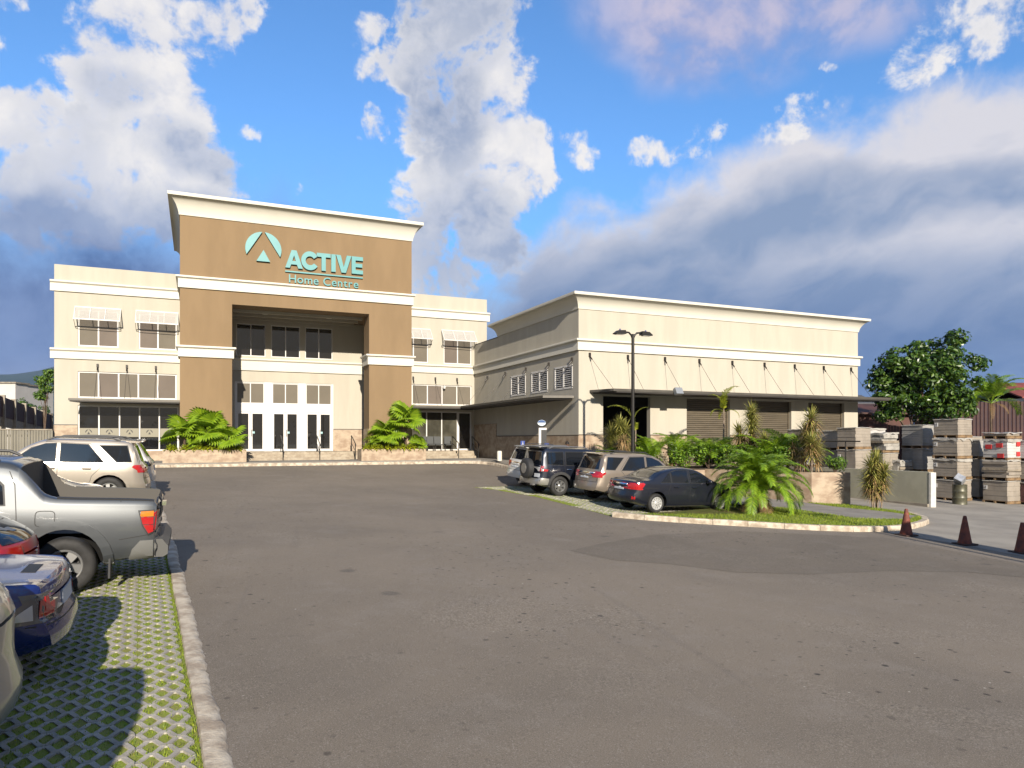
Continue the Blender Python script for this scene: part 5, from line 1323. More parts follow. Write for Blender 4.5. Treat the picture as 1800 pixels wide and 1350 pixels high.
# the grey pickup
def pk_extra(car, root):
    m_ = MB(); m_.prism([(-.10, .50), (-.10, .62), (-.02, .72), (.14, .72), (.14, .46), (-.04, .46)], -.86, .86, 'y'); m_.build('rear_bumper', mat('bumper_grey', (.085, .085, .08), .5), root, None, True)
    for sd in (-1, 1):
        q = MB(); q.box(.50, .52, sd * .97 - .12, sd * .97 + .12, .26, .62) if False else q.box(.62, .645, sd * .87 - .12, sd * .87 + .12, .20, .56); q.build('mud_flap', M_plast, root, None, True)
    # roof rails with feet
    t_ = MB(); t_.prism([(-.05, 0), (.05, 0), (.04, .02), (-.04, .02)], 0, .01, 'y')
    # rear bench window and high brake lamp
    g = MB(); g.box(1.755, 1.765, -.66, .66, 1.36, 1.70); g.build('rear_window', M_glass_car, root, None, True)
    hd = MB(); hd.box(-.045, .01, .2, .42, 1.16, 1.22); hd.build('tailgate_handle', M_chrome, root, None, True)
pk = dict(L=5.25, W=1.96, r=.385, rr=.225, tw=.25, axles=(1.18, 4.28), wheel='five', paint=P_grey, k=.22, bow=.05, gap=.085, archz=.04, crown=.03, lift=.02,
    roof=[(0, 1.24), (.04, 1.30), (.3, 1.315), (1.30, 1.345), (1.45, 1.40), (1.58, 1.56), (1.76, 1.77), (1.92, 1.82), (2.4, 1.84), (3.1, 1.83), (3.45, 1.74), (4.05, 1.28), (4.2, 1.22), (4.9, 1.10), (5.1, 1.0), (5.25, .8)],
    belt=[(0, 1.16), (2.0, 1.19), (3.8, 1.16), (4.2, 1.1), (5.25, .95)], bot=[(0, .46), (.5, .42), (1.2, .36), (4.0, .34), (5.0, .36), (5.25, .44)],
    plan=[(0, .955), (.10, .975), (.35, .99), (.9, 1.0), (4.15, 1.0), (4.8, .955), (5.1, .86), (5.25, .74)],
    rearprof=[(.2, .12), (.42, .05), (.50, .03), (.70, .03), (.74, .05), (1.0, .03), (1.2, .02), (1.4, .03)],
    boxes=[([(.07, .80), (1.74, .80), (1.74, 2.2), (1.70, 2.2), (1.0, 1.9), (.07, 1.9)], -.80, .80, 'y', 2)], bedmat=mat('bed_liner', (.075, .068, .058), .7),
    side_windows={'w': [[(1.90, 1.24), (1.93, 1.48), (2.10, 1.66), (2.75, 1.70), (2.75, 1.21)], [(2.86, 1.21), (2.86, 1.70), (3.2, 1.69), (3.45, 1.58), (3.86, 1.26), (3.80, 1.21)]]},
    gaps=[[(1.86, 1.68), (1.79, 1.5), (1.75, 1.1), (1.74, .82)], [(2.80, 1.72), (2.80, .5)], [(3.92, 1.2), (3.88, .5)], [(.16, .80), (.52, .74)], [(.52, 1.332), (.52, 1.27)]] + [[(1.38 + .1 * math.cos(R(a)), 1.02 + .09 * math.sin(R(a))) if False else (1.42 + .115 * math.copysign(abs(math.cos(R(a))) ** .45, math.cos(R(a))), 1.045 + .105 * math.copysign(abs(math.sin(R(a))) ** .45, math.sin(R(a)))) for a in range(0, 361, 15)]],
    side=[('tail_light', [(.055, 1.06), (.27, 1.06), (.26, 1.13), (.05, 1.14)], M_ambl, .014, .04), ('tail_light', [(.06, .95), (.235, .95), (.265, 1.05), (.055, 1.05)], M_redl, .014, .04), ('tail_light', [(.065, .86), (.16, .82), (.225, .94), (.06, .94)], M_redl, .014, .04), ('lamp_trim', ribbon([(.03, 1.15), (.29, 1.14), (.235, .93), (.16, .80), (.04, .86)], .014), M_seal, .016, .03),
          ('wheel_arch', ring_poly(1.18, .425, .478, .60, -14, 194, 16), P_grey, .045, .06), ('wheel_arch', ring_poly(4.28, .425, .478, .60, -14, 194, 16), P_grey, .045, .06),
          ('bumper_corner', [(.0, .46), (.40, .47), (.36, .60), (.26, .72), (.0, .73)], mat('bumper_grey2', (.15, .15, .14), .5), .03, .05), ('sill', [(1.9, .36), (3.6, .36), (3.6, .56), (1.9, .56)], mat('bumper_grey2', (.15, .15, .14), .5), .025, .04)],
    rearp=[rear_plate(.62, .26, .07), ('tail_light', [(.84, .86), (.95, .86), (.95, 1.13), (.82, 1.13)], M_redl, .014, .04), ('tail_light', mirror_y([(.84, .86), (.95, .86), (.95, 1.13), (.82, 1.13)]), M_redl, .014, .04)],
    topp=[('bed_rail', [(.10, .81), (1.30, .81), (1.30, .87), (.10, .87)], M_plast, .012, .03), ('bed_rail', [(.10, -.87), (1.30, -.87), (1.30, -.81), (.10, -.81)], M_plast, .012, .03), ('tailgate_cap', [(.015, -.80), (.066, -.80), (.066, .80), (.015, .80)], M_plast, .012, .03)],
    mirror=(3.72, 1.24), rails=(2.0, 3.3, .70), handles=[(2.08, 1.08), (2.98, 1.08)], extra=pk_extra)
build_car(pk, 'pickup_truck', 'silver grey crew cab pickup with open bed and stacked amber and red tail lights', 'pickup', (-.50 - 2.62, 11.55 + .92), R(180))
# blue saloon, nearest but one
bl = sedan_spec(P_blue, L=4.40, W=1.72, r=.32, rr=.215, bow=.10, wheel='five', axles=(.92, 3.59),
    roof=[(0, .82), (.04, .92), (.10, .965), (.35, .98), (.62, .99), (.80, 1.01), (1.38, 1.27), (1.75, 1.35), (2.1, 1.365), (2.45, 1.34), (2.75, 1.25), (3.3, .96), (3.45, .92), (4.0, .82), (4.26, .71), (4.40, .55)],
    belt=[(0, .89), (1.0, .89), (3.3, .87), (3.7, .83), (4.40, .70)], rearprof=[(.18, .20), (.30, .06), (.38, 0), (.54, 0), (.60, .06), (.8, .08), (1.0, .07), (1.4, .07)],
    side_windows={'w': [[(1.12, .92), (1.44, 1.18), (1.52, 1.20), (1.52, .92)], [(1.58, .92), (1.58, 1.22), (1.78, 1.27), (2.24, 1.28), (2.24, .91)], [(2.34, .91), (2.34, 1.275), (2.58, 1.24), (3.08, .96), (3.02, .91)]]},
    side=[('tail_light', [(.07, .60), (.50, .59), (.44, .68), (.26, .82), (.08, .86)], M_smoke, .010, .03), ('tail_lamp_core', [(.11, .64), (.19, .64), (.19, .80), (.12, .81)], M_redl, .016, .02), ('tail_lamp_core', [(.23, .63), (.40, .63), (.34, .70), (.24, .77)], M_clear, .016, .02)],
    rearp=[('tail_light', [(.48, .62), (.80, .62), (.80, .86), (.56, .86)], M_smoke, .010, .03), ('tail_light', mirror_y([(.48, .62), (.80, .62), (.80, .86), (.56, .86)]), M_smoke, .010, .03), ('tail_lamp_core', [(.58, .66), (.68, .66), (.68, .82), (.62, .82)], M_redl, .016, .02), ('tail_lamp_core', mirror_y([(.58, .66), (.68, .66), (.68, .82), (.62, .82)]), M_redl, .016, .02), rear_plate(.72, .26, .07), ('badge', [[(.2 + k * .05, .86), (.235 + k * .05, .86), (.235 + k * .05, .885), (.2 + k * .05, .885)] for k in range(6)], M_chrome, .012, .02), ('rear_window', [(-.56, 1.05), (.56, 1.05), (.48, 1.28), (-.48, 1.28)], M_glass_car, .006, .02), ('panel_gap', [q for l_ in ([(-.8, .57), (-.4, .56), (.4, .56), (.8, .57)],) for q in ribbon(l_, .012)], M_seal, .003, .006)],
    topp=[('boot_vent', [(.30, -.1), (.42, -.1), (.42, .3), (.30, .3)], M_seal, .004, .01)])
build_car(bl, 'parked_car', 'deep blue saloon with clear tail lamps parked over the pavers', 'car', (-1.14 - 2.20, 8.45), R(180))
hatch = lambda p, **kw: sedan_spec(p, **dict(dict(L=4.0, W=1.69, r=.30, rr=.19, bow=.16, axles=(.70, 3.2), wheel='five', k=.30,
    roof=[(0, .82), (.05, .94), (.12, 1.02), (.34, 1.24), (.52, 1.37), (.75, 1.43), (1.3, 1.46), (1.9, 1.45), (2.2, 1.38), (2.9, 1.02), (3.05, .97), (3.6, .86), (3.85, .74), (4.0, .56)],
    belt=[(0, .94), (2.9, .92), (3.2, .88), (4.0, .74)], bot=[(0, .34), (.5, .24), (3.4, .2), (4.0, .3)],
    side_windows={'w': [[(.50, 1.02), (.66, 1.32), (1.1, 1.36), (1.1, .99)], [(1.2, .99), (1.2, 1.37), (1.75, 1.37), (1.75, .98)], [(1.85, .98), (1.85, 1.37), (2.1, 1.33), (2.62, 1.04), (2.56, .98)]]},
    gaps=[[(1.8, 1.4), (1.8, .36)], [(2.74, .98), (2.7, .4)], [(.06, .62), (.66, .62)]],
    side=[('tail_light', [(.07, .72), (.26, .74), (.34, .98), (.14, .98)], M_redl, .010, .03)],
    rearp=[('tail_light', [(.58, .72), (.82, .72), (.82, .98), (.66, .98)], M_redl, .010, .03), ('tail_light', mirror_y([(.58, .72), (.82, .72), (.82, .98), (.66, .98)]), M_redl, .010, .03), ('rear_window', [(-.62, 1.02), (.62, 1.02), (.5, 1.34), (-.5, 1.34)], M_glass_car, .008, .02), rear_plate(.70), ('badge', ring_poly(0, .90, .03, .045, 0, 360, 12), M_chrome, .012, .02)], mirror=(2.5, .98), handles=[(1.35, .86), (2.0, .86)]), **kw))
red_roof = [(0, .90), (.04, 1.0), (.10, 1.05), (.45, 1.19), (.85, 1.35), (1.15, 1.43), (1.5, 1.46), (1.9, 1.45), (2.2, 1.38), (2.9, 1.0), (3.05, .95), (3.6, .84), (3.85, .72), (4.0, .55)]
build_car(hatch(paint('red_hatch_paint', (.36, .006, .008), .0, .3, .35), roof=red_roof, side_windows={'w': [[(1.2, .96), (1.2, 1.30), (1.75, 1.32), (1.75, .95)], [(1.85, .95), (1.85, 1.32), (2.1, 1.28), (2.62, 1.0), (2.56, .95)], [(.86, 1.0), (1.02, 1.22), (1.1, 1.24), (1.1, .98)]]}, bow=.22,
    rearp=[('tail_light', [(.58, .70), (.82, .70), (.82, .90), (.66, .90)], M_redl, .010, .03), ('tail_light', mirror_y([(.58, .70), (.82, .70), (.82, .90), (.66, .90)]), M_redl, .010, .03), ('rear_window', [(-.66, 1.02), (.66, 1.02), (.52, 1.32), (-.52, 1.32)], M_glass_car, .010, .03), rear_plate(.66), ('badge', ring_poly(0, .86, .03, .045, 0, 360, 12), M_chrome, .012, .02)]),
    'parked_car', 'red hatchback squeezed between the blue saloon and the pickup', 'car', (-1.72 - 2.0, 10.15), R(180))
build_car(hatch(P_silver, L=4.1, bow=.24, roof=[(0, 1.05), (.05, 1.14), (.14, 1.22), (.36, 1.38), (.60, 1.50), (.85, 1.56), (1.3, 1.6), (1.9, 1.58), (2.2, 1.5), (2.9, 1.12), (3.05, 1.07), (3.6, .96), (3.9, .84), (4.1, .6)], belt=[(0, 1.10), (2.9, 1.04), (3.2, .98), (4.1, .8)], side_windows={'w': [[(.75, 1.20), (.9, 1.42), (1.1, 1.46), (1.1, 1.16)], [(1.2, 1.12), (1.2, 1.49), (1.75, 1.48), (1.75, 1.1)], [(1.85, 1.1), (1.85, 1.48), (2.1, 1.43), (2.62, 1.14), (2.56, 1.1)]]}, side=[], gaps=[[(1.8, 1.5), (1.8, .4)]], rearp=[('rear_window', [(-.56, 1.26), (.56, 1.26), (.5, 1.48), (-.5, 1.48)], M_glass_car, .008, .02)]), 'parked_car', 'silver hatchback cut by the edge of the picture, nearest of the parked cars', 'car', (-1.195 - 2.05, 6.2), R(180))
van = suv_spec(P_white, L=4.7, W=1.80, k=.10, bow=.05, roof=[(0, 1.1), (.03, 1.25), (.10, 1.9), (.16, 2.0), (.5, 2.04), (2.4, 2.04), (3.0, 1.95), (3.8, 1.3), (4.3, 1.12), (4.55, 1.0), (4.7, .8)], rails=(.75, 2.5, .62))
del van['rails'], van['spoiler']; van['rearp'] = [rear_plate(.9)]; van['side'] = van['side'][1:3]; van['side_windows'] = {'w': [[(2.2, 1.25), (2.2, 1.8), (2.9, 1.78), (3.4, 1.28)]]}
build_car(van, 'parked_van', 'tall white van beyond the left edge, known by its shadow on the pavers', 'van', (-1.02 - 2.35, 3.05), R(180))
# ------------------------------------------------------------------ plants
rp_ = random.Random(21)
def frond_mb(L, ll, n, arch=.9, droop=.5, width=.035, seed=0, start=.18, vee=.35, taper=.35):
    r_ = random.Random(seed); mb = MB()
    pts = []
    x = z = 0; ang = arch
    N = 14; 
    for i in range(N + 1):
        pts.append(Vector((x, 0, z))); t = i / N
        x += math.cos(ang) * L / N; z += math.sin(ang) * L / N; ang -= (arch + droop) / N * (.4 + 1.2 * t)
    mb.tube(pts, [.014 * (1 - .8 * i / N) for i in range(N + 1)], 4)
    for k in range(n):
        t = start + (1 - start) * (k + .5) / n; fi = t * N; i = min(int(fi), N - 1); p = pts[i].lerp(pts[i + 1], fi - i)
        tan = (pts[i + 1] - pts[i]).normalized(); up = Vector((-tan.z, 0, tan.x))
        le = ll * (1 - abs(t - .45) * (1.2 if t > .45 else .8)) * r_.uniform(.85, 1.1)
        for s in (-1, 1):
            d = (tan * (.55 + .5 * t) + Vector((0, s, 0)) * 1.0 + up * (vee + r_.uniform(-.12, .12))).normalized()
            mid = p + d * le * .5; tip = p + d * le + Vector((0, 0, -le * r_.uniform(.15, .4)))
            w = tan * width * .5
            mb.add([p - w * .6, p + w * .6, mid + w, mid - w, tip], [(0, 1, 2, 3), (3, 2, 4)])
    return mb
def fan_mb(rad, n, seed=0, spread=300, petiole=.6):
    r_ = random.Random(seed); mb = MB()
    mb.tube([(0, 0, 0), (petiole * .5, 0, petiole * .42), (petiole, 0, petiole * .55)], [.016, .012, .009], 5)
    o = Vector((petiole, 0, petiole * .55))
    for k in range(n):
        a = R(-spread / 2 + spread * k / (n - 1)); da = R(spread / (n - 1)) * .52
        le = rad * (1 - .16 * abs(a) / 2.6) * r_.uniform(.93, 1.05)
        def pt(f, aa, dz): return o + Vector((math.cos(aa) * le * f, math.sin(aa) * le * f, -.30 * le * f * f * (.7 + .5 * abs(math.sin(a))) + .10 * le * f + dz))
        fold = .030 * (1 if k % 2 else -1)
        mid = .76
        mb.add([o, pt(mid, a - da, -.012), pt(mid, a, .018), pt(mid, a + da, -.012), pt(.9, a - da * .55, -.03), pt(.9, a, -.01), pt(.9, a + da * .55, -.03), pt(1.03, a + r_.uniform(-.03, .03), -.07)],
               [(0, 1, 2), (0, 2, 3), (1, 4, 5, 2), (2, 5, 6, 3), (4, 7, 5), (5, 7, 6)])
    return mb
def rosette_mb(n, L, w, seed=0, droop=.35, lo=-.5):
    r_ = random.Random(seed); mb = MB()
    for k in range(n):
        a = k * 2.39996 + r_.uniform(-.2, .2); el = math.asin(max(-.95, min(.98, lo + (1 - lo) * ((k + .5) / n) ** .8)))
        le = L * r_.uniform(.75, 1.1); d = Vector((math.cos(a) * math.cos(el), math.sin(a) * math.cos(el), math.sin(el))); s = Vector((-math.sin(a), math.cos(a), 0)) * w / 2
        p0 = d * .02; p1 = d * le * .5 + Vector((0, 0, .02)); p2 = d * le + Vector((0, 0, -droop * le * math.cos(el)))
        mb.add([p0 - s * .5, p0 + s * .5, p1 + s, p1 - s, p2], [(0, 1, 2, 3), (3, 2, 4)])
    return mb
F_areca = [frond_mb(1.75, .50, 40, 1.15, .55, .036, s).mesh('frond', M_palm, 60) for s in (1, 2, 3)]
F_date = [frond_mb(1.70, .40, 84, 1.0, 1.15, .019, s, .08, .25).mesh('frond', M_palm, 60) for s in (4, 5, 6)]
F_brown = [frond_mb(1.5, .30, 40, .5, 1.2, .018, 14, .08, .2).mesh('frond', mat('dry_palm_leaf', (.30, .19, .07), .7, island=.3, transl=.2), 60)]
F_big = [frond_mb(2.5, .75, 38, 1.0, .7, .06, s).mesh('frond', M_palm, 60) for s in (7, 8)]
F_yel = [frond_mb(1.7, .40, 30, 1.35, .75, .05, 9, .1, .3).mesh('frond', M_palmY, 60)]
F_fan = [fan_mb(.78, 26, s, 285).mesh('fan_leaf', M_fan, 20) for s in (1, 2, 3)]
F_fans = [fan_mb(.55, 22, s, 300, .35).mesh('fan_leaf', M_fan, 20) for s in (4, 5)]
R_y = [rosette_mb(95, .68, .046, s, .12, -.40).mesh('leaf_rosette', M_drac) for s in (1, 2)]
R_r = [rosette_mb(85, .58, .042, s, .5, -.75).mesh('leaf_rosette', M_dracr) for s in (3, 4)]
R_low = [rosette_mb(26, .34, .07, s, .35, .1).mesh('leaf_rosette', M_leafB) for s in (5, 6, 7)]
def stem_mesh(h, r0, r1, m_, seed=0, lean=0):
    r_ = random.Random(seed); n = 6
    mb = MB(); mb.tube([(lean * (i / n) ** 1.5 + r_.uniform(-.01, .01), r_.uniform(-.01, .01), h * i / n) for i in range(n + 1)], [r0 + (r1 - r0) * i / n for i in range(n + 1)], 8)
    return mb.mesh('trunk', m_, 60)
def feather_palm(x, y, z, n, meshes, label, sc=1.0, th=.15, cat='palm', group=None, name='feather_palm', tilt=(-.5, .35), m_=None):
    t = thing(name, (x, y, z), label, cat, group, rp_.uniform(0, 6.28))
    inst('trunk', stem_mesh(th, .07 * sc, .06 * sc, m_ or M_bark, n), t, (0, 0, 0))
    for k in range(n):
        a = k * 2.39996; f = (k + .5) / n
        o = inst('frond', F_brown[0] if (sc > .9 and k in (0, 3)) else meshes[k % len(meshes)], t, (0, 0, th), (rp_.uniform(-.2, .2), tilt[1] - (tilt[1] - tilt[0]) * (1 - f) * -1 if False else -(tilt[0] + (tilt[1] - tilt[0]) * f) * -1 * 0 + (tilt[1] + (tilt[0] - tilt[1]) * f), a), sc * rp_.uniform(.82, 1.08))
    return t
def fan_palm(x, y, z, n, label, h=.5, sc=1.0, meshes=F_fan, group=None):
    t = thing('fan_palm', (x, y, z), label, 'palm', group, rp_.uniform(0, 6.28))
    inst('trunk', stem_mesh(h, .075, .05, M_bark, n), t, (0, 0, 0))
    for k in range(n):
        a = k * 2.39996 + rp_.uniform(-.25, .25); f = (k + .5) / n
        inst('fan_leaf', meshes[k % len(meshes)], t, (0, 0, h * (.8 + .2 * f)), (rp_.uniform(-.5, .5), .42 - 1.5 * f + rp_.uniform(-.15, .15), a), sc * rp_.uniform(.85, 1.1))
    return t
def dracaena(x, y, z, stems, label, sc=1.0, reddish=.4, name='dracaena', group=None):
    t = thing(name, (x, y, z), label, 'shrub', group, rp_.uniform(0, 6.28))
    for i, (dx, dy, h, lean) in enumerate(stems):
        inst('trunk', stem_mesh(h, .035 * sc, .025 * sc, M_barkl, i, lean), t, (dx, dy, 0))
        k = 0; zz = h
        while zz > h * .38:
            f = (h - zz) / h
            me = (R_r if rp_.random() < reddish + f * .6 - .2 else R_y)[k % 2]
            inst('leaf_rosette', me, t, (dx + lean * (zz / h) ** 1.5, dy, zz), (rp_.uniform(-.2, .2), rp_.uniform(-.2, .2), rp_.uniform(0, 6)), sc * rp_.uniform(.85, 1.1) * (1 - .25 * f))
            zz -= .24 * sc; k += 1
    return t
def leaf_cloud(clumps, leaf, per, r_, aspect=.55, shell=.45):
    mb = MB()
    for (cx, cy, cz, rx, ry, rz) in clumps:
        n = int(per * (rx * ry + ry * rz + rx * rz) / 3 / (leaf * leaf))
        for _ in range(n):
            d = Vector((r_.gauss(0, 1), r_.gauss(0, 1), r_.gauss(0, 1))).normalized(); q = 1 - shell * r_.random() ** 1.6
            p = Vector((cx + d.x * rx * q, cy + d.y * ry * q, cz + d.z * rz * q))
            nrm = (d + Vector((r_.uniform(-.8, .8), r_.uniform(-.8, .8), r_.uniform(-.3, 1.0)))).normalized()
            a = nrm.orthogonal().normalized(); a = (Matrix.Rotation(r_.uniform(0, 6.28), 3, nrm) @ a); b = nrm.cross(a)
            s = leaf * r_.uniform(.65, 1.25)
            mb.add([p - a * s * .5, p + b * s * aspect * .5 + nrm * s * .06, p + a * s * .5 - nrm * s * .08, p - b * s * aspect * .5 + nrm * s * .06], [(0, 1, 2, 3)])
    return mb
def shrub(x, y, z, w, h, label, m_=None, leaf=.09, flowers=0, per=9, seed=0, group=None, name='shrub'):
    r_ = random.Random(seed + 100); m_ = m_ or M_leafA
    t = thing(name, (x, y, z), label, 'shrub', group)
    cl = []
    for _ in range(int(10 * w * h) + 7):
        a = r_.uniform(0, 6.28); q = math.sqrt(r_.random()) * w * .40; zz = h * r_.uniform(.22, .86); q *= (1.15 - .55 * zz / h); rr_ = r_.uniform(.14, .25) * min(1.2, .7 + .3 * w)
        cl.append((math.cos(a) * q, math.sin(a) * q, zz, rr_, rr_, rr_ * .8))
    leaf_cloud(cl, leaf, per, r_).build('foliage', m_, t, None, True)
    st = MB()
    for k in range(6):
        a = k * 1.05; st.tube([(0, 0, 0), (math.cos(a) * w * .12, math.sin(a) * w * .12, h * .35), (math.cos(a) * w * .28, math.sin(a) * w * .28, h * .7)], [.018, .013, .006], 5)
    st.build('stems', M_bark, t, None, True)
    if flowers:
        f = MB()
        for _ in range(flowers):
            a = r_.uniform(0, 6.28); q = math.sqrt(r_.random()) * w * .55; zz = h * r_.uniform(.35, 1.0); q *= (1.2 - .6 * zz / h); c = Vector((math.cos(a) * q, math.sin(a) * q, zz))
            for k in range(5):
                b = k * 1.256; f.tri(c, c + Vector((math.cos(b) * .035, math.sin(b) * .035, .012)), c + Vector((math.cos(b + .9) * .035, math.sin(b + .9) * .035, .012)))
        f.build('flowers', M_white_fl, t, None, True)
    return t
ORD = 'first second third fourth fifth sixth seventh eighth ninth tenth eleventh'.split()
# stone planters of the shop front
def planter(x0, x1, y0, y1, z0, z1, label):
    t = thing('stone_planter', ((x0 + x1) / 2, y0, z0), label, 'planter'); w = .14
    m_ = MB(); m_.box(x0, x1, y0, y0 + w, z0 - .1, z1); m_.build('front_wall', M_trav, t)
    m_ = MB(); m_.box(x0, x0 + w, y0 + w, y1, z0 - .1, z1); m_.build('side_wall', M_trav, t)
    m_ = MB(); m_.box(x1 - w, x1, y0 + w, y1, z0 - .1, z1); m_.build('side_wall', M_trav, t)
    m_ = MB(); m_.box(x0 + w, x1 - w, y0 + w, y1, z0 - .1, z1 - .08); m_.build('soil', M_soil, t)
planter(-1.55, 2.40, 39.85, 40.95, PZ, 2.02, 'long low travertine planter box left of the main doors')
planter(8.42, 12.15, 39.85, 40.95, PZ, 2.02, 'long low travertine planter box right of the main doors')
SZ = 1.94
fan_palm(-.55, 40.4, SZ, 11, 'fan palm at the left end of the planter left of the doors', .75, .95)
fan_palm(.55, 40.5, SZ, 12, 'tallest fan palm in the planter left of the doors', .95, 1.05)
fan_palm(1.55, 40.3, SZ, 10, 'low fan palm at the door end of the planter left of the doors', .45, .9)
fan_palm(-.05, 40.2, SZ, 7, 'small fan palm in the middle of the planter left of the doors', .25, .7, F_fans)
fan_palm(11.1, 40.4, SZ, 13, 'tall fan palm with reddish trunk in the planter right of the doors', 1.65, 1.0)
fan_palm(10.0, 40.45, SZ, 12, 'bushy fan palm in the middle of the planter right of the doors', .8, .95)
fan_palm(9.35, 40.2, SZ, 8, 'low fan palm near the doors in the planter right of the doors', .4, .75, F_fans)
dracaena(8.95, 40.3, SZ, [(0, 0, .85, .05)], 'thin reddish stemmed dracaena at the door end of the right planter', .8, .3)
fan_palm(11.75, 40.2, SZ, 8, 'low fan palm at the far end of the planter right of the doors', .3, .8, F_fans)
for (xa_, xb_, side_, n) in ((-1.45, 2.3, 'left', 11), (8.5, 12.05, 'right', 11)):
    for k in range(n):
        x = xa_ + (xb_ - xa_) * (k + .5) / n + rp_.uniform(-.08, .08)   # along the kerb side
        no = (n - k) if side_ == 'left' else k + 1
        t = thing('bedding_plant', (x, 40.0 + rp_.uniform(-.05, .08), SZ), 'low yellow green bedding plant, %s from the doors in the planter %s of them' % (ORD[no - 1], side_), 'plant', 'bedding plants in the planter %s of the doors' % side_, rp_.uniform(0, 6))
        inst('leaf_rosette', R_low[k % 3], t, (0, 0, .03), (0, 0, 0), rp_.uniform(1.1, 1.5)); inst('leaf_rosette', R_low[(k + 1) % 3], t, (.12, -.05, .12), (.2, .1, 1), rp_.uniform(.9, 1.25))
for k, x in enumerate((1.6, 2.1)): shrub(x, 40.15, SZ, .55, .34, ('rounded lime green shrub in the corner of the planter nearest the doors', 'small rounded lime green shrub beside a low fan palm')[k], M_leafB, .06, 0, 9, 40 + k)
feather_palm(-6.2, 44.2, PZ, 9, F_areca, 'small feathery palm at the foot of the stone base, behind the white suv', .6, .1)

# the stone bed along the right bays
A_, B_, C__, D_, E_, F_ = (23.31, 20.18), (21.99, 20.85), (20.4, 25.3), (16.4, 26.7), (16.45, 28.18), (23.31, 28.18)
bed = thing('stone_planter', (20.5, 24.5, 0), 'big raised travertine planting bed between the parked cars and the warehouse', 'planter')
BZ = 1.27
m_ = MB(); m_.prism([A_, B_, C__, D_, E_, F_][::-1], -.4, BZ, 'z'); m_.build('retaining_wall', M_trav, bed)
m_ = MB(); 
ins = lambda p: (p[0] + (20.8 - p[0]) * .05, p[1] + (25 - p[1]) * .05)
m_.prism([ins(p) for p in (A_, B_, C__, D_, E_, F_)][::-1], BZ - .04, BZ + .01, 'z'); m_.build('soil', M_soil, bed)
def bedpt(px, depth):   # depth 0 at the front edge, 1 at the back
    lo = 18.0
    for i in range(400):
        d = 22 + i * .04; x, y = at(px, d)
        if inr(x, y, [A_, B_, C__, D_, E_, F_]): lo = d; break
    hi = lo
    for i in range(400):
        d = lo + i * .04; x, y = at(px, d)
        if not inr(x, y, [A_, B_, C__, D_, E_, F_]): break
        hi = d
    return at(px, lo + (hi - lo) * depth)
def bp(px, dep): x, y = bedpt(px, dep); return x, y, BZ - .03
feather_palm(*bp(1072, .5), 12, F_areca, 'dark feathery palm at the car end of the raised bed', .75, .1)
dracaena(*bp(1090, .45), [(0, 0, 1.95, .1), (.3, .2, 1.5, .25), (-.3, .1, 1.2, -.3), (.1, -.25, 1.65, 0), (-.1, .2, .9, -.1)], 'broad cream and pink striped dracaena in front of the dark open doorway', 1.0, .45)
t = thing('yellow_palm', bp(1117, .55), 'slender yellow palm with one arching frond beside the lamp post', 'palm')
inst('trunk', stem_mesh(1.75, .035, .03, M_barkl, 3), t, (0, 0, 0))
for (rz, ry, sc) in ((R(158), -.12, 1.15), (R(-30), -.50, .85), (R(60), .25, .6)): inst('frond', F_yel[0], t, (0, 0, 1.65), (0, ry, rz), sc)
for px, dep, n, sc, l in ((1148, .3, 13, 1.1, 'feathery palm just right of the lamp post'), (1195, .35, 14, 1.12, 'feathery palm in front of the cream wall right of the open doorway'), (1238, .5, 13, 1.2, 'feathery palm at the left edge of the first roller shutter'), (1262, .25, 13, 1.05, 'feathery palm low in front of the first roller shutter'), (1352, .35, 12, 1.15, 'feathery palm between two tall dracaenas in the raised bed'), (1385, .55, 10, 1.25, 'feathery palm in front of the second roller shutter')):
    feather_palm(*bp(px, dep), n, F_areca, l, sc, .2, tilt=(-.35, .45))
t = thing('spear_palm', bp(1272, .55), 'tall thin young palm with upright spear leaf before the first roller shutter', 'palm')
inst('trunk', stem_mesh(2.7, .04, .03, M_barkl, 5), t, (0, 0, 0))
for (rz, ry, sc) in ((0, -.32, .85), (2.1, -.20, .62), (4.0, -.1, .6), (3.1, .9, .45), (5.3, 1.0, .45), (1.2, 1.1, .4)): inst('frond', F_yel[0], t, (0, 0, 2.6), (0, ry, rz), sc * 1.15)
dracaena(*bp(1322, .35), [(0, 0, 2.45, .05), (.28, .15, 1.6, .25), (-.33, .0, 1.25, -.25), (.1, -.1, .9, .1)], 'tall dracaena between the first and second roller shutters', .95, .4)
dracaena(*bp(1425, .22), [(0, 0, 2.1, .03), (.3, .2, 1.45, .2), (-.38, -.05, 1.15, -.25), (.15, -.2, .85, .15)], 'tallest dracaena near the corner of the raised bed', 1.05, .35)
dracaena(*bp(1398, .12), [(0, 0, .85, -.1), (.25, .1, .6, .1)], 'low reddish dracaena at the front edge of the raised bed', .95, .7)
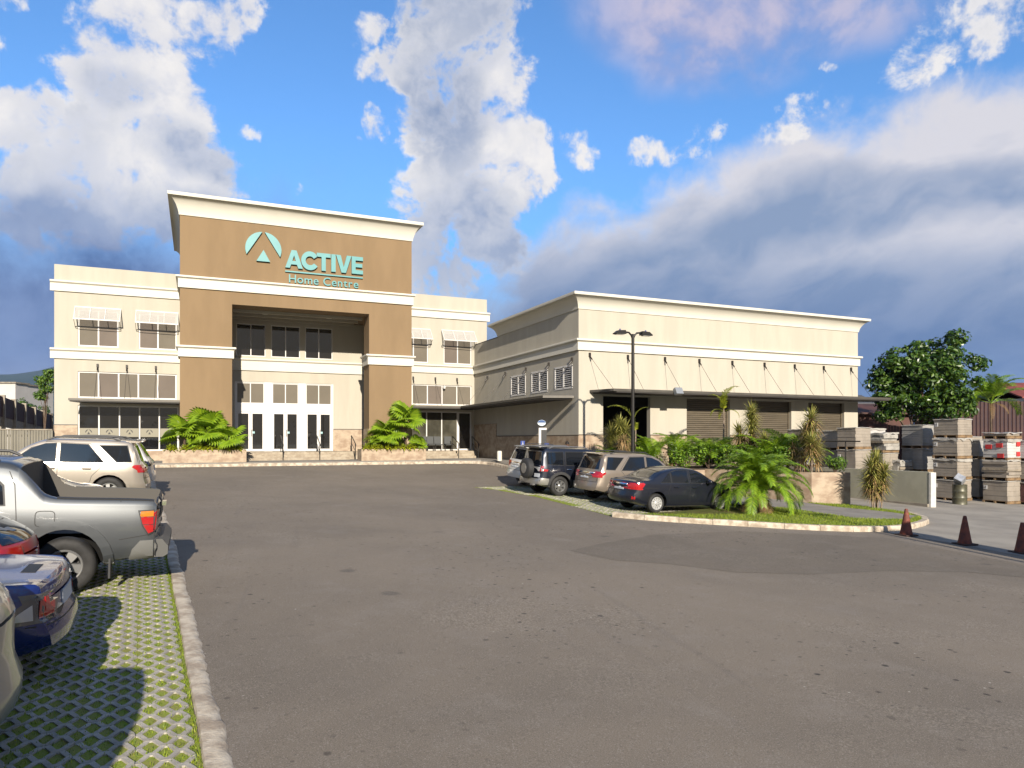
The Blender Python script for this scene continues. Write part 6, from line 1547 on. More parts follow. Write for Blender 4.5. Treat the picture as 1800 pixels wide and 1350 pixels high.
for i, (px, dep, w, h, fl, l) in enumerate((
    (1062, .25, 1.0, .55, 10, 'low green shrub behind the roof of the dark suv'), (1100, .15, 1.2, .5, 16, 'low flowering shrub under the striped dracaena'), (1140, .10, 1.1, .6, 14, 'low green shrub left of the variegated shrub'),
    (1205, .12, 1.4, .85, 40, 'leafy shrub with white flowers above the roof of the dark saloon'), (1245, .10, 1.5, .95, 50, 'wide leafy shrub with many white flowers left of the feathery lawn palm'), (1290, .10, 1.4, .9, 40, 'leafy shrub with white flowers directly behind the lawn palm'),
    (1330, .15, 1.2, .85, 24, 'dark green shrub at the foot of the tall middle dracaena'), (1372, .08, 1.1, .8, 20, 'dark green shrub left of the low reddish dracaena'), (1240, .6, 1.6, .75, 20, 'green shrub at the back of the bed near the first shutter'), (1330, .7, 1.6, .7, 10, 'green shrub at the back of the bed near the second shutter'))):
    shrub(*bp(px, dep), w * 1.25, h * 1.3, l, M_leafA, .11, fl, 12, i)
shrub(*bp(1163, .12), .75, .85, 'pale cream and pink variegated shrub right of the lamp post', mat('variegated_leaf', (.34, .30, .20), .5, island=.5, transl=.25), .10, 0, 10, 31)
shrub(*bp(1468, .15), 1.0, .62, 'bright green shrub over the sunlit stone corner of the bed', mat('bright_shrub_leaf', (.12, .24, .018), .45, island=.45, transl=.3), .10, 8, 11, 32)
# lawn palm and lawn dracaena
pl = P(1330, 905); lawn_palm = feather_palm(pl.x, pl.y, pl.z + HL, 78, F_date, 'dense feathery date palm standing on the lawn by the saloon', 1.12, .72, tilt=(-.78, .95))
for k in range(9): inst('frond', F_brown[0], lawn_palm, (0, 0, .5), (rp_.uniform(-.3, .3), rp_.uniform(.7, 1.1), k * .75), rp_.uniform(.6, .85))
dp = P(1543, 899); dracaena(dp.x, dp.y, dp.z + HL, [(0, 0, 1.75, .05), (.12, .1, 1.5, .1), (-.12, .03, 1.35, -.1), (.05, -.1, 1.1, .05), (.18, -.05, .95, .15)], 'pale stemmed dracaena clump on the lawn by the first traffic cone', .92, .45)

# ------------------------------------------------------------------ trees
def tree(x, y, z, clumps_env, leaf, m_, label, trunk_h, tr, nclump, cr, seed, group=None, per=1.5, name='broadleaf_tree'):
    r_ = random.Random(seed)
    t = thing(name, (x, y, z), label, 'tree', group)
    cl = []
    tot = sum(e[3] * e[4] * e[5] for e in clumps_env)
    for e in clumps_env:
        for _ in range(max(2, int(nclump * e[3] * e[4] * e[5] / tot))):
            d = Vector((r_.gauss(0, 1), r_.gauss(0, 1), r_.gauss(0, 1))).normalized(); q = .55 + .45 * r_.random() ** .5
            rr_ = cr * r_.uniform(.6, 1.25)
            cl.append((e[0] + d.x * e[3] * q, e[1] + d.y * e[4] * q, e[2] + d.z * e[5] * q, rr_, rr_, rr_ * .75))
    leaf_cloud(cl, leaf, per, r_, .6, .6).build('crown', m_, t, None, True)
    tk = MB(); top_ = max(e[2] for e in clumps_env)
    tk.tube([(0, 0, -.3), (.1, 0, trunk_h * .5), (0, .1, trunk_h), (.1, .1, top_)], [tr * 1.2, tr, tr * .8, tr * .2], 10)
    for k in range(7):
        e = clumps_env[k % len(clumps_env)]; a = k * .9
        tk.tube([(0, .05, trunk_h * r_.uniform(.7, 1)), (e[0] * .5, e[1] * .5, (trunk_h + e[2]) * .5), (e[0] + math.cos(a) * e[3] * .6, e[1] + math.sin(a) * e[4] * .6, e[2] + .3 * e[5])], [tr * .5, tr * .3, tr * .08], 6)
    tk.build('trunk', M_bark, t, 60, True)
    return t
def ptd(px, py, d): r = ray(px, py); return Vector((r.x * d, r.y * d, CAM_H + r.z * d))
TD = 43.0; tb = ptd(1622, 760, TD); zb_ = -.6
def env(px, py, d, rx, rz): q = ptd(px, py, d); return (q.x - tb.x, q.y - tb.y, q.z - zb_, rx, rx, rz)
tree(tb.x, tb.y, zb_, [env(1622, 668, TD, 2.15, 1.9), env(1572, 660, TD, 1.35, 1.3), env(1655, 618, TD, 1.45, 1.15), env(1548, 690, TD, .8, .9), env(1692, 655, TD + .5, .95, 1.5), env(1600, 635, TD, 1.4, 1.05), env(1650, 708, TD - .5, 1.6, 1.0), env(1590, 712, TD - .5, 1.4, .95), env(1560, 715, TD, .9, .8), env(1690, 705, TD, .9, .9)], .27, M_leafC, 'large dark glossy tree right of the warehouse behind the pallets', 2.4, .2, 200, .55, 5, per=26)
q = ptd(78, 740, 62); qe = lambda px, py, rx, rz: (ptd(px, py, 62).x - q.x, ptd(px, py, 62).y - q.y, ptd(px, py, 62).z - 1, rx, rx, rz)
tree(q.x, q.y, 1, [qe(81, 672, .75, .9), qe(74, 688, .55, .7), qe(88, 660, .5, .5)], .22, mat('bright_green_leaf', (.10, .20, .02), .5, island=.5, transl=.3), 'small bright green tree rising behind the left corner of the store', 2.5, .09, 40, .34, 8, per=20)  # leaf colour is a brighter green than the dark trees have
q2 = ptd(62, 700, 75)
tree(q2.x, q2.y, 1, [(0, 0, 4.6, 1.1, 1.1, .8), (-1.1, .3, 5.0, .9, .9, .6)], .22, M_leafC, 'low dark spreading tree beyond the red panel wall', 2.6, .12, 30, .45, 9, name='spreading_tree', per=16)
tp = ptd(1742, 742, 42.5)
feather_palm(tp.x, tp.y, -.6, 15, F_big, 'tall feathery palm beside the dark tree in front of the red fence', 1.0, 5.3, tilt=(-.55, .8))

# ------------------------------------------------------------------ far walls, fences and houses
M_redp = mat('red_brown_panel', (.048, .012, .009), .7, var=.25, vscale=2)
M_house = mat('white_house_wall', (.62, .59, .55), .85, var=.06, vscale=.5)
M_roofr = mat('red_roof', (.22, .045, .025), .7, var=.25, vscale=1.2)
M_roofb = mat('rust_brown_roof', (.075, .026, .018), .75, var=.4, vscale=1.0)
M_gfence = mat('grey_fence_board', (.20, .185, .145), .8, var=.12, vscale=2.5, stretch=(3, 3, .4))
# ribbed grey fence closing the left side
fy = 44.6; xl, xr_ = onY(-60, 770, fy).x, -6.96; zt_ = onY(40, 756, fy).z
gf = thing('grey_fence', ((xl + xr_) / 2, fy, 1.3), 'grey ribbed boundary fence left of the store', 'fence')
nb = 30
bme = MB(); wb = (xr_ - xl) / nb; bme.box(-wb / 2 + .01, wb / 2 - .01, -.02, .02, 0, zt_ - 1.2); bmsh = bme.mesh('board', M_gfence)
for k in range(nb): inst('board', bmsh, gf, (xl + wb * (k + .5) - gf.location.x, rp_.uniform(-.012, .012), -.1))
m_ = MB(); m_.box(xl, xr_, fy + .03, fy + .08, 1.6, 1.72); m_.box(xl, xr_, fy + .03, fy + .08, 2.7, 2.82); m_.build('rail', M_gfence, gf)
m_ = MB(); m_.box(xl, xr_ - .03, fy - .05, fy + .07, zt_ + .0, zt_ + .06); m_.build('capping', M_conc, gf)
# red panels between concrete posts on a retaining wall
a0, b0 = ptd(-40, 0, 50), ptd(90, 0, 66)
rw = thing('panel_wall', ((a0.x + b0.x) / 2, (a0.y + b0.y) / 2, 1), 'red brown panel wall between concrete posts on the far left boundary', 'wall')
nP = 7
for k in range(nP + 1):
    f = k / nP; x, y = a0.x + (b0.x - a0.x) * f, a0.y + (b0.y - a0.y) * f; d = S_ * x + C_ * y
    pxk = CXP + FPX * (C_ * x - S_ * y) / d
    zt2 = CAM_H + (HYP - (696 + .374 * pxk)) * d / FPX; zb2 = CAM_H + (HYP - (732 + .245 * pxk)) * d / FPX
    m_ = MB(); m_.box(x - .16, x + .16, y - .16, y + .16, 1.0, zt2 + .15); m_.build('post', M_conc, rw)
    if k:
        m_ = MB(); m_.add([(xp, yp, zbp), (x, y, zb2), (x, y, zt2), (xp, yp, ztp), (xp + .06, yp + .1, zbp), (x + .06, y + .1, zb2), (x + .06, y + .1, zt2), (xp + .06, yp + .1, ztp)], [(0, 1, 2, 3), (7, 6, 5, 4), (3, 2, 6, 7), (0, 4, 5, 1)]); m_.build('panel', M_redp, rw)
        m_ = MB(); m_.add([(xp, yp - .02, zbp - .75), (x, y - .02, zb2 - .75), (x, y - .02, zb2), (xp, yp - .02, zbp), (xp, yp + .2, zbp - .75), (x, y + .2, zb2 - .75), (x, y + .2, zb2), (xp, yp + .2, zbp)], [(0, 1, 2, 3), (7, 6, 5, 4), (3, 2, 6, 7), (0, 4, 5, 1)]); m_.build('beam', M_conc, rw)
    xp, yp, ztp, zbp = x, y, zt2, zb2
def house(name, px0, px1, pytop, d, dep, zb, label, wallm, roofm=None, rise=0, windows=True):
    a = ptd(px0, pytop, d); b = ptd(px1, pytop, d); zt = a.z
    dirv = (b - a); dirv.z = 0; L = dirv.length; ang = math.atan2(dirv.y, dirv.x)
    t = thing(name, (a.x, a.y, zb), label, 'house', None, ang)
    m_ = MB(); m_.box(0, L, 0, dep, 0, zt - zb); m_.build('wall', wallm, t, None, True)
    if roofm:
        m_ = MB(); h = zt - zb; e = .5
        m_.prism([(-e, h - .02), (dep / 2, h + rise), (dep + e, h - .02), (dep + e, h + .1), (dep / 2, h + rise + .14), (-e, h + .1)], -e, L + e, 'x'); m_.build('roof', roofm, t, None, True)
    else:
        m_ = MB(); m_.box(-.15, L + .15, -.15, dep + .15, zt - zb, zt - zb + .18); m_.build('roof', M_conc, t, None, True)
    if windows:
        for k in range(max(1, int(L / 3))):
            x = (k + .5) * L / max(1, int(L / 3)); m_ = MB(); m_.box(x - .5, x + .5, -.03, .05, (zt - zb) * .5, (zt - zb) * .5 + 1.2); m_.build('window', M_dglass, t, None, True)
    return t
house('white_house', -60, 27, 674, 85, 2.2, 1, 'flat roofed white house over the far left panel wall', M_house)
house('white_house', 31, 41, 677, 92, 6, 1, 'narrow white house wing standing just right of the flat roofed one', M_house, windows=False)
house('red_roofed_house', 1800, 1990, 700, 64, 9, -.8, 'white house with red tiled roof at the right edge beyond the fence', M_house, M_roofr, 1.6)
house('rusty_shed', 1508, 1600, 728, 51, 4, -.8, 'low shed with rust brown roof under the dark tree', M_roofb, M_roofb, .7, False)
house('grey_shed', 1490, 1530, 712, 56, 5, -.8, 'grey roofed shed between the warehouse end and the tree', M_conc, mat('grey_sheet_roof', (.09, .088, .085), .6, var=.3, vscale=.6, stretch=(1, 6, 1)), .8, False)
a0, b0 = ptd(1600, 740, 48), ptd(1850, 740, 46)
rf = thing('red_fence', ((a0.x + b0.x) / 2, (a0.y + b0.y) / 2, -.6), 'dark red corrugated fence behind the pallet stacks', 'fence')
npn = 36; ang = math.atan2(b0.y - a0.y, b0.x - a0.x); Lf = (b0 - a0).xy.length; wp = Lf / npn; ztf = ptd(1740, 706, 47).z
m_ = MB(); m_.prism([(-wp / 2 + .01, 0), (-wp / 4, -.035), (wp / 4, -.035), (wp / 2 - .01, 0), (wp / 2 - .01, .01), (wp / 4, -.02), (-wp / 4, -.02), (-wp / 2 + .01, .01)], 0, ztf + .6, 'z'); pme = m_.mesh('panel', M_redp)
for k in range(npn):
    f = (k + .5) / npn; inst('panel', pme, rf, (a0.x + (b0.x - a0.x) * f - rf.location.x, a0.y + (b0.y - a0.y) * f - rf.location.y, rp_.uniform(-.03, .03)), (0, 0, ang))
# a belt of trees across the road behind the camera (seen only in the glass)
rb = random.Random(77); cl = []
for k in range(70):
    x = -60 + 130 * rb.random(); cl.append((x, -46 + rb.uniform(-4, 4), rb.uniform(1, 5.5), rb.uniform(1.5, 3), rb.uniform(1.5, 3), rb.uniform(1.2, 2.6)))
tag(leaf_cloud(cl, .7, .9, rb).build('treeline', M_leafC), 'belt of dark trees across the road', None, None, 'stuff')
# ------------------------------------------------------------------ pallet yard
M_wood = mat('pallet_wood', (.22, .14, .07), .85, var=.3, vscale=3)
M_kraft = mat('kraft_carton', (.31, .27, .22), .7, var=.14, vscale=1.4, island=.16)
M_greyc = mat('grey_carton', (.33, .32, .30), .6, var=.16, vscale=1.4, island=.14)
M_film = mat('stretch_film', (.42, .40, .36), .22, var=.2, vscale=2.5, bump=.5, bscale=6, spec=.7, bdist=.05)
M_whitec = mat('white_carton', (.55, .53, .51), .6, var=.08, vscale=1.4)
M_tape = mat('pale_label', (.50, .50, .50), .6)
M_redmark = mat('red_print', (.50, .03, .03), .6)
ry_ = random.Random(9)
def pallet_load(X0, Y0, z0, wx, wy, h, m_, label, film=False, marks=0, red=False, layers=6, messy=0.0, group='pallet loads of boxed tiles in the yard'):
    t = thing('pallet_load', (X0 + wx / 2, Y0 + wy / 2, z0), label, 'pallet load', group)
    ph = .13
    p = MB()
    for k in range(3): y = Y0 + .05 + (wy - .1) * k / 2; p.box(X0, X0 + wx, y - .045, y + .045, z0, z0 + ph - .022)
    p.build('pallet', M_wood, t)
    p = MB(); nd = 6
    for k in range(nd): x = X0 + wx * (k + .12) / nd; p.box(x, x + wx / nd * .76, Y0 - .01, Y0 + wy + .01, z0 + ph - .022, z0 + ph)
    o = p.build('deck_boards', M_wood, t); o['kind'] = 'stuff'
    hh = (h - ph) / layers; zz = z0 + ph
    for k in range(layers):
        j = lambda: ry_.uniform(-.012, .012) + messy * ry_.uniform(-.09, .09)
        q = MB(); x0, x1, y0, y1 = X0 + .03 + j(), X0 + wx - .03 + j(), Y0 + .03 + j(), Y0 + wy - .03 + j()
        if k % 2 == 0 or layers > 7:
            ym = (y0 + y1) / 2; q.box(x0, x1, y0, ym - .004, zz, zz + hh - .006); q.box(x0, x1, ym + .004, y1, zz, zz + hh - .006)
        else:
            xm = (x0 + x1) / 2; q.box(x0, xm - .004, y0, y1, zz, zz + hh - .006); q.box(xm + .004, x1, y0, y1, zz, zz + hh - .006)
        o = q.build('carton_layer', m_, t); o['kind'] = 'stuff'
        zz += hh
    f = MB(); n = 5; zt = z0 + h
    # crumpled sheet of film over the top, hanging down the edges
    g = [[Vector((X0 + wx * i / n, Y0 + wy * jn / n, zt + .012 + ry_.uniform(0, .03 + .08 * messy))) for jn in range(n + 1)] for i in range(n + 1)]
    for i in range(n):
        for jn in range(n): f.quad(g[i][jn], g[i + 1][jn], g[i + 1][jn + 1], g[i][jn + 1])
    dr = [ry_.uniform(.02, .05) + (.14 * ry_.random() if film else 0) for _ in range(2 * n + 2)]
    for i in range(n): f.quad(g[i][0] + Vector((0, -.012, -dr[i])), g[i + 1][0] + Vector((0, -.012, -dr[i + 1])), g[i + 1][0], g[i][0])
    for i in range(n): f.quad(g[0][i + 1] + Vector((-.012, 0, -dr[n + i + 1])), g[0][i] + Vector((-.012, 0, -dr[n + i])), g[0][i], g[0][i + 1])
    f.build('film_sheet', M_film, t)
    if film:
        for k in range(5):
            a = z0 + ph + (h - ph) * k / 5 + .02; b = a + (h - ph) / 5 * .9; s = MB()
            s.quad((X0 - .006, Y0 + wy, a), (X0 - .006, Y0 - .006, a + ry_.uniform(-.05, .05)), (X0 - .006, Y0 - .006, b), (X0 - .006, Y0 + wy, b)); s.quad((X0 - .006, Y0 - .006, a), (X0 + wx, Y0 - .006, a + ry_.uniform(-.05, .05)), (X0 + wx, Y0 - .006, b), (X0 - .006, Y0 - .006, b))
            if k == 2 and messy > 0: s.build('film_band', mat('brown_film', (.34, .29, .225), .2, var=.15, vscale=3, bump=.5, bscale=6, spec=.7, bdist=.05), t)
    for k in range(marks):
        s = MB(); y = Y0 + wy * .80 - k * .3; z = z0 + h * .62
        s.box(X0 - .012, X0 + .02, y, y + .16, z, z + .06); s.box(X0 - .012, X0 + .02, y, y + .05, z + .06, z + .18); s.box(X0 - .012, X0 + .02, y + .08, y + .16, z + .10, z + .18); s.build('paper_label', M_tape, t)
    if red:
        for (yy, zz2) in ((.15, .12), (.62, .55), (.2, .62)):
            s = MB(); s.box(X0 - .012, X0 + .03, Y0 + wy * yy, Y0 + wy * yy + .28, z0 + h * zz2, z0 + h * zz2 + .2); s.build('red_label', M_redmark, t)
        for zz2 in (.2, .68): s = MB(); s.box(X0 + wx * .62, X0 + wx * .86, Y0 - .012, Y0 + .03, z0 + h * zz2, z0 + h * zz2 + .2); s.build('red_label', M_redmark, t)
    return t
def stack(px_corner, Y0, wx, wy, tiers, base=None):
    """px_corner: where the near upright edge stands; tiers: [(h, mat, label, options)]"""
    p = onY(px_corner, HYP, Y0); z = G(p.x + wx / 2, Y0 + wy / 2) if base is None else base
    z += .006
    for h, m_, lab, op in tiers:
        dx, dy = op.pop('shift', (0, 0))
        pallet_load(p.x + dx, Y0 + dy, z, wx, wy, h, m_, lab, **op); z += h + .05
# the three brown stacks by the drum
stack(1683, 21.9, 1.05, 1.25, [(.95, M_kraft, 'lowest brown pallet load directly behind the drum', dict(marks=1)), (.92, M_kraft, 'second brown pallet load up behind the drum with torn film', dict(marks=1, film=True)), (.92, M_kraft, 'third brown pallet load up behind the drum', dict(marks=1, film=True)), (.86, M_kraft, 'topmost brown pallet load of the stack behind the drum, against the fence', dict(marks=1, shift=(.55, .35)))])
stack(1722, 22.6, 1.05, 1.2, [(.95, M_greyc, 'shaded bottom pallet load just right of the drum stack', {}), (.92, M_greyc, 'shaded second pallet load just right of the drum stack', {}), (.9, M_greyc, 'shaded third pallet load just right of the drum stack', {})])
stack(1771, 20.6, 1.05, 1.15, [(1.02, M_kraft, 'bottom load of cartons in the stack nearest the right edge', dict(marks=1, layers=4)), (.86, M_kraft, 'film wrapped second load in the stack nearest the right edge', dict(film=True, messy=.7)), (.95, M_whitec, 'white pallet load with red printed labels on an orange pallet', dict(red=True, film=True)), (.22, M_kraft, 'thin topmost load of loose boards above the white red labelled load', dict(layers=1, messy=.5))])
stack(1700, 24.6, 1.3, 1.2, [(1.0, M_greyc, 'lowest load deep in shade behind the drum stacks', {}), (1.0, M_kraft, 'second load deep in shade behind the drum stacks', {}), (.95, M_kraft, 'third load behind the drum stacks, under the fence', {})])
stack(1748, 22.0, .42, .5, [(.5, M_kraft, 'small carton pallet at the foot of the right edge stack', dict(layers=2)), (.5, M_kraft, 'small carton pallet second up beside the right edge stack', dict(layers=2)), (.45, M_kraft, 'small carton pallet third up beside the right edge stack', dict(layers=2))])
stack(1806, 20.3, 1.1, 1.1, [(1.0, mat('dark_red_load', (.10, .035, .035), .5, var=.3), 'dark red wrapped load cut by the right edge of the picture', dict(layers=3)), (.9, M_kraft, 'brown load above the dark red load at the right edge', {}), (.9, M_whitec, 'white load at the top of the right edge stack', {})])
stack(1622, 24.4, 1.15, 1.2, [(1.14, M_greyc, 'bottom grey blue pallet load behind the olive ramp wall', dict(layers=8)), (1.14, M_greyc, 'middle grey blue pallet load behind the olive ramp wall', dict(layers=8)), (1.14, M_greyc, 'top grey blue pallet load with white sheet behind the olive ramp wall', dict(layers=9))])
stack(1648, 25.6, 1.1, 1.2, [(1.1, M_greyc, 'lower grey load in the gap between the grey and the brown stacks', dict(layers=7)), (1.1, M_greyc, 'upper grey load in the gap between the grey and the brown stacks', dict(layers=7)), (1.1, mat('bluish_carton', (.22, .25, .30), .5, var=.1), 'bluish load on top in the gap between the grey and the brown stacks', dict(layers=7))])
stack(1504, 25.4, 1.1, 1.15, [(1.05, M_kraft, 'bottom brown load of the stack right of the tall dracaena', dict(layers=5)), (1.05, M_kraft, 'second brown load of the stack right of the tall dracaena', dict(marks=1, layers=5)), (1.05, M_kraft, 'top pale faced load of the stack right of the tall dracaena', dict(layers=6))])
stack(1474, 26.6, 1.0, 1.15, [(1.0, M_kraft, 'bottom load of the leftmost stack before the third shutter', {}), (1.0, M_greyc, 'middle load of the leftmost stack before the third shutter', {}), (.98, M_greyc, 'top load of the leftmost stack before the third shutter', {})])
stack(1552, 25.2, 1.15, 1.2, [(1.0, M_kraft, 'bottom load of the untidy stack behind the lawn dracaena', dict(layers=4)), (.98, M_kraft, 'middle load of the untidy stack behind the lawn dracaena', dict(layers=4)), (.9, M_film, 'crumpled film covered top load of the untidy stack', dict(layers=4, messy=1.2, film=True))])
stack(1582, 24.8, .9, .9, [(.8, M_film, 'bottom film wrapped load left of the grey blue stack', dict(layers=4, messy=.8)), (.8, M_film, 'upper film wrapped load left of the grey blue stack', dict(layers=3, messy=1.0, film=True))])
stack(1530, 27.2, 1.2, 1.2, [(1.05, M_greyc, 'bottom load at the back beside the warehouse corner pier', {}), (1.05, M_greyc, 'middle load at the back beside the warehouse corner pier', {}), (1.1, M_whitec, 'white top load at the back beside the warehouse corner pier', dict(film=True))])
stack(1410, 27.0, 1.1, 1.0, [(1.0, M_kraft, 'bottom load half hidden behind the tallest dracaena', {}), (1.0, M_whitec, 'middle load half hidden behind the tallest dracaena', {}), (.85, M_kraft, 'top load half hidden behind the tallest dracaena', {})], base=.1)
# olive ramp wall with white end and a steel railing
rwl = thing('ramp_wall', (27.55, 19.9, -.2), 'low olive rendered ramp wall with a white painted end', 'wall')
m_ = MB(); m_.box(27.5, 27.78, 19.95, 28.1, -.6, 1.22); m_.build('wall', M_olive, rwl)
m_ = MB(); m_.box(27.485, 27.795, 19.86, 19.95, -.6, 1.20); m_.build('end_face', mat('white_wall_paint', (.66, .63, .57), .8, var=.12, vscale=5), rwl)
m_ = MB(); m_.box(27.40, 27.499, 19.95, 28.1, -.3, G(27.45, 22) + .02 + .05); m_.build('footing', M_conc, rwl)
rl = thing('railing', (27.2, 26.0, 1.0), 'thin grey steel railing in front of the pallet stacks by the dracaena', 'railing')
pz_ = onX(1514, 776, 27.64)
for y in (24.2, 25.9, 27.8): m_ = MB(); m_.tube([(27.64, y, 1.2), (27.64, y, pz_.z)], .03, 8); m_.build('post', M_steel, rl, 40)
m_ = MB(); m_.tube([(27.64, 23.4, pz_.z), (27.64, 27.9, pz_.z)], .028, 8); m_.build('top_rail', M_steel, rl, 40)
# drum with a tin box on it
dp_ = P(1687, 886.5); dr = thing('oil_drum', dp_, 'olive green drum standing in front of the brown pallet stack', 'drum')
m_ = MB(); r0 = .285
m_.lathe([(.001, .01), (r0 - .01, .0), (r0 + .008, .01), (r0, .03), (r0, .27), (r0 + .012, .29), (r0, .31), (r0, .56), (r0 + .012, .58), (r0, .60), (r0, .84), (r0 + .01, .86), (r0 - .005, .875), (r0 - .02, .85), (.001, .85)], 32)
m_.build('barrel', mat('olive_drum_paint', (.105, .10, .062), .45, metal=.2, var=.3, vscale=5), dr, 40, True)
m_ = MB(); m_.lathe([(.03, .85), (.03, .875), (.001, .876)], 12, Matrix.Translation((.16, .1, 0))); m_.build('bung', M_steel, dr, 40, True)
tb_ = thing('tin_box', (dp_.x, dp_.y, dp_.z + .88), 'open silvery tin box lying tilted on top of the drum', 'box')
mt = Matrix.Translation((0, 0, .205)) @ Matrix.Rotation(R(38), 4, 'Y') @ Matrix.Rotation(R(30), 4, 'Z') @ Matrix.Rotation(R(12), 4, 'X')
M_tin = mat('tin_plate', (.55, .57, .60), .4, metal=.5, var=.2, vscale=6)
for nm, (cx_, cy_, cz_, sx, sy, sz) in (('base', (0, 0, -.15, .42, .34, .02)), ('side', (-.2, 0, 0, .02, .34, .3)), ('side', (.2, 0, 0, .02, .34, .3)), ('side', (0, .16, 0, .38, .02, .3)), ('side', (0, -.16, 0, .38, .02, .3))):
    m_ = MB(); m_.obox(mt @ Matrix.Translation((cx_, cy_, cz_)), sx, sy, sz); m_.build(nm, M_tin, tb_, None, True)

# ------------------------------------------------------------------ cones
M_cone = mat('weathered_cone', (.25, .06, .03), .75, vscale=7, col2=(.12, .036, .024), bump=.2, bscale=40)
M_coneb = mat('dirty_cone_base', (.07, .028, .020), .85, vscale=7, col2=(.035, .02, .016))
for (px, py), l in (((1593, 941.5), 'rusty brown traffic cone nearest the island kerb tip'), ((1696, 957.5), 'middle rusty red traffic cone of the three at the yard entrance'), ((1797, 972.5), 'rusty red traffic cone cut by the right edge of the picture')):
    p = P(px, py); t = thing('traffic_cone', (p.x, p.y, p.z + .006), l, 'traffic cone', 'traffic cones across the yard entrance', rp_.uniform(-.3, .3))
    m_ = MB(); m_.prism([(-.22, -.2), (-.2, -.22), (.2, -.22), (.22, -.2), (.22, .2), (.2, .22), (-.2, .22), (-.22, .2)], 0, .035, 'z'); m_.build('base', M_coneb, t, None, True)
    m_ = MB(); m_.lathe([(.165, .035), (.168, .05), (.15, .12), (.118, .30), (.08, .52), (.043, .72), (.036, .74), (.026, .745), (.026, .70)], 28); m_.build('cone_body', M_cone, t, 40, True)

# ------------------------------------------------------------------ lamp posts
def lamp(x, y, z, zh, label, rz=0.0):
    t = thing('lamp_post', (x, y, z), label, 'lamp post', None, rz); H_ = zh - z
    m_ = MB(); m_.lathe([(.16, 0), (.16, .03), (.09, .05), (.075, .3)], 16); m_.build('base_plate', M_steel, t, 40, True)
    m_ = MB(); m_.tube([(0, 0, .02), (0, 0, H_ * .6), (0, 0, H_ - .03)], [.078, .07, .062], 14); m_.build('pole', M_steel, t, 40, True)
    for s in (-1, 1):
        m_ = MB(); m_.tube([(0, 0, H_ - .25), (s * .07, 0, H_ - .09), (s * .18, 0, H_ + .02), (s * .42, 0, H_ + .05)], [.045, .042, .038, .034], 8); a = m_.build('arm', M_steel, t, 40, True)
        h_ = MB(); h_.prism([(s * .40, H_ + .10), (s * .72, H_ + .08), (s * .88, H_ - .04), (s * .86, H_ - .07), (s * .36, H_ - .05)], -.13, .13, 'y'); hd = h_.build('lamp_head', M_steel, t, None, True)
        l_ = MB(); l_.box(min(s * .44, s * .80), max(s * .44, s * .80), -.10, .10, H_ - .085, H_ - .066); l_.build('lens', mat('lamp_lens', (.25, .25, .24), .2), hd, None, True)
        c_ = MB(); c_.lathe([(.035, 0), (.035, .06), (.02, .075), (.001, .078)], 10, Matrix.Translation((s * .60, 0, H_ + .085))); c_.build('photocell', mat('blue_photocell', (.05, .06, .22), .4), hd, 40, True)
    return t
lx, ly = at(1112.5, 29.4)
lamp(lx, ly, BZ - .05, ptd(1112.5, 586, 29.4).z, 'black double armed lamp post in the raised bed by the warehouse corner', R(-3))
lp = P(1640, 962); k_ = lp.x - .13 * lp.y
lamp(k_ + .13 * -3.0, -3.0, G(16, -3), 9.0, 'second lamp post beside the yard entrance, known by its thin shadow across the drive', R(-50))
gp = P(1655, 953); kg = gp.x - .13 * gp.y
gpl = thing('gate_pillar', (kg + .13 * 4.2, 4.2, G(17, 4.2)), 'thick gate pillar beyond the right edge that shades the traffic cones', 'pillar')
m_ = MB(); m_.box(-.42, .42, -.42, .42, -.2, 4.35); m_.build('shaft', M_trav, gpl, None, True)
m_ = MB(); m_.rings(-.42, .42, -.42, .42, [(0, 4.35), (.08, 4.35), (.1, 4.45), (.06, 4.55), (0, 4.56)]); m_.build('cap', M_trim, gpl, None, True)

# ------------------------------------------------------------------ small signs by the side wall
x, y = at(955, 35.0); zt_ = ptd(955, 752, 35).z; zg = pz(x, y)
sg = thing('totem_sign', (x, y, zg), 'slim white totem with black panel and blue oval plate on top', 'sign', None, R(-25))
m_ = MB(); m_.box(-.22, .16, -.05, .12, 0, zt_ - zg); m_.build('column', M_wframe, sg, None, True)
m_ = MB(); m_.box(-.10, .16, -.075, -.052, .55, zt_ - zg - .1); m_.build('panel', M_black, sg, None, True)
for k in range(4): m_ = MB(); m_.box(-.04, .10 - .03 * (k % 2), -.085, -.076, 1.0 + k * .09, 1.035 + k * .09); m_.build('text_line', mat('grey_print', (.16, .16, .16), .6), sg, None, True)
m_ = MB(); mtx = Matrix.Translation((-.08, 0, zt_ - zg + .24)) @ Matrix.Rotation(R(90), 4, 'X') @ Matrix.Diagonal((.20, .145, 1, 1)); m_.lathe([(.001, .05), (1, .05), (1, 0), (.001, 0)], 28, mtx); m_.build('oval_plate', mat('white_blue_plate', (.60, .68, .74), .4), sg, 40, True)
m_ = MB(); n = 14; m_.prism([(-.08 + .19 * math.cos(math.pi * k / n), zt_ - zg + .25 + .125 * math.sin(math.pi * k / n)) for k in range(n + 1)], -.058, -.051, 'y'); m_.build('blue_half', mat('sign_blue', (.015, .07, .22), .4), sg, None, True)
m_ = MB(); m_.box(-.09, -.07, .0, .03, zt_ - zg - .02, zt_ - zg + .12); m_.build('stem', M_steel, sg, None, True)
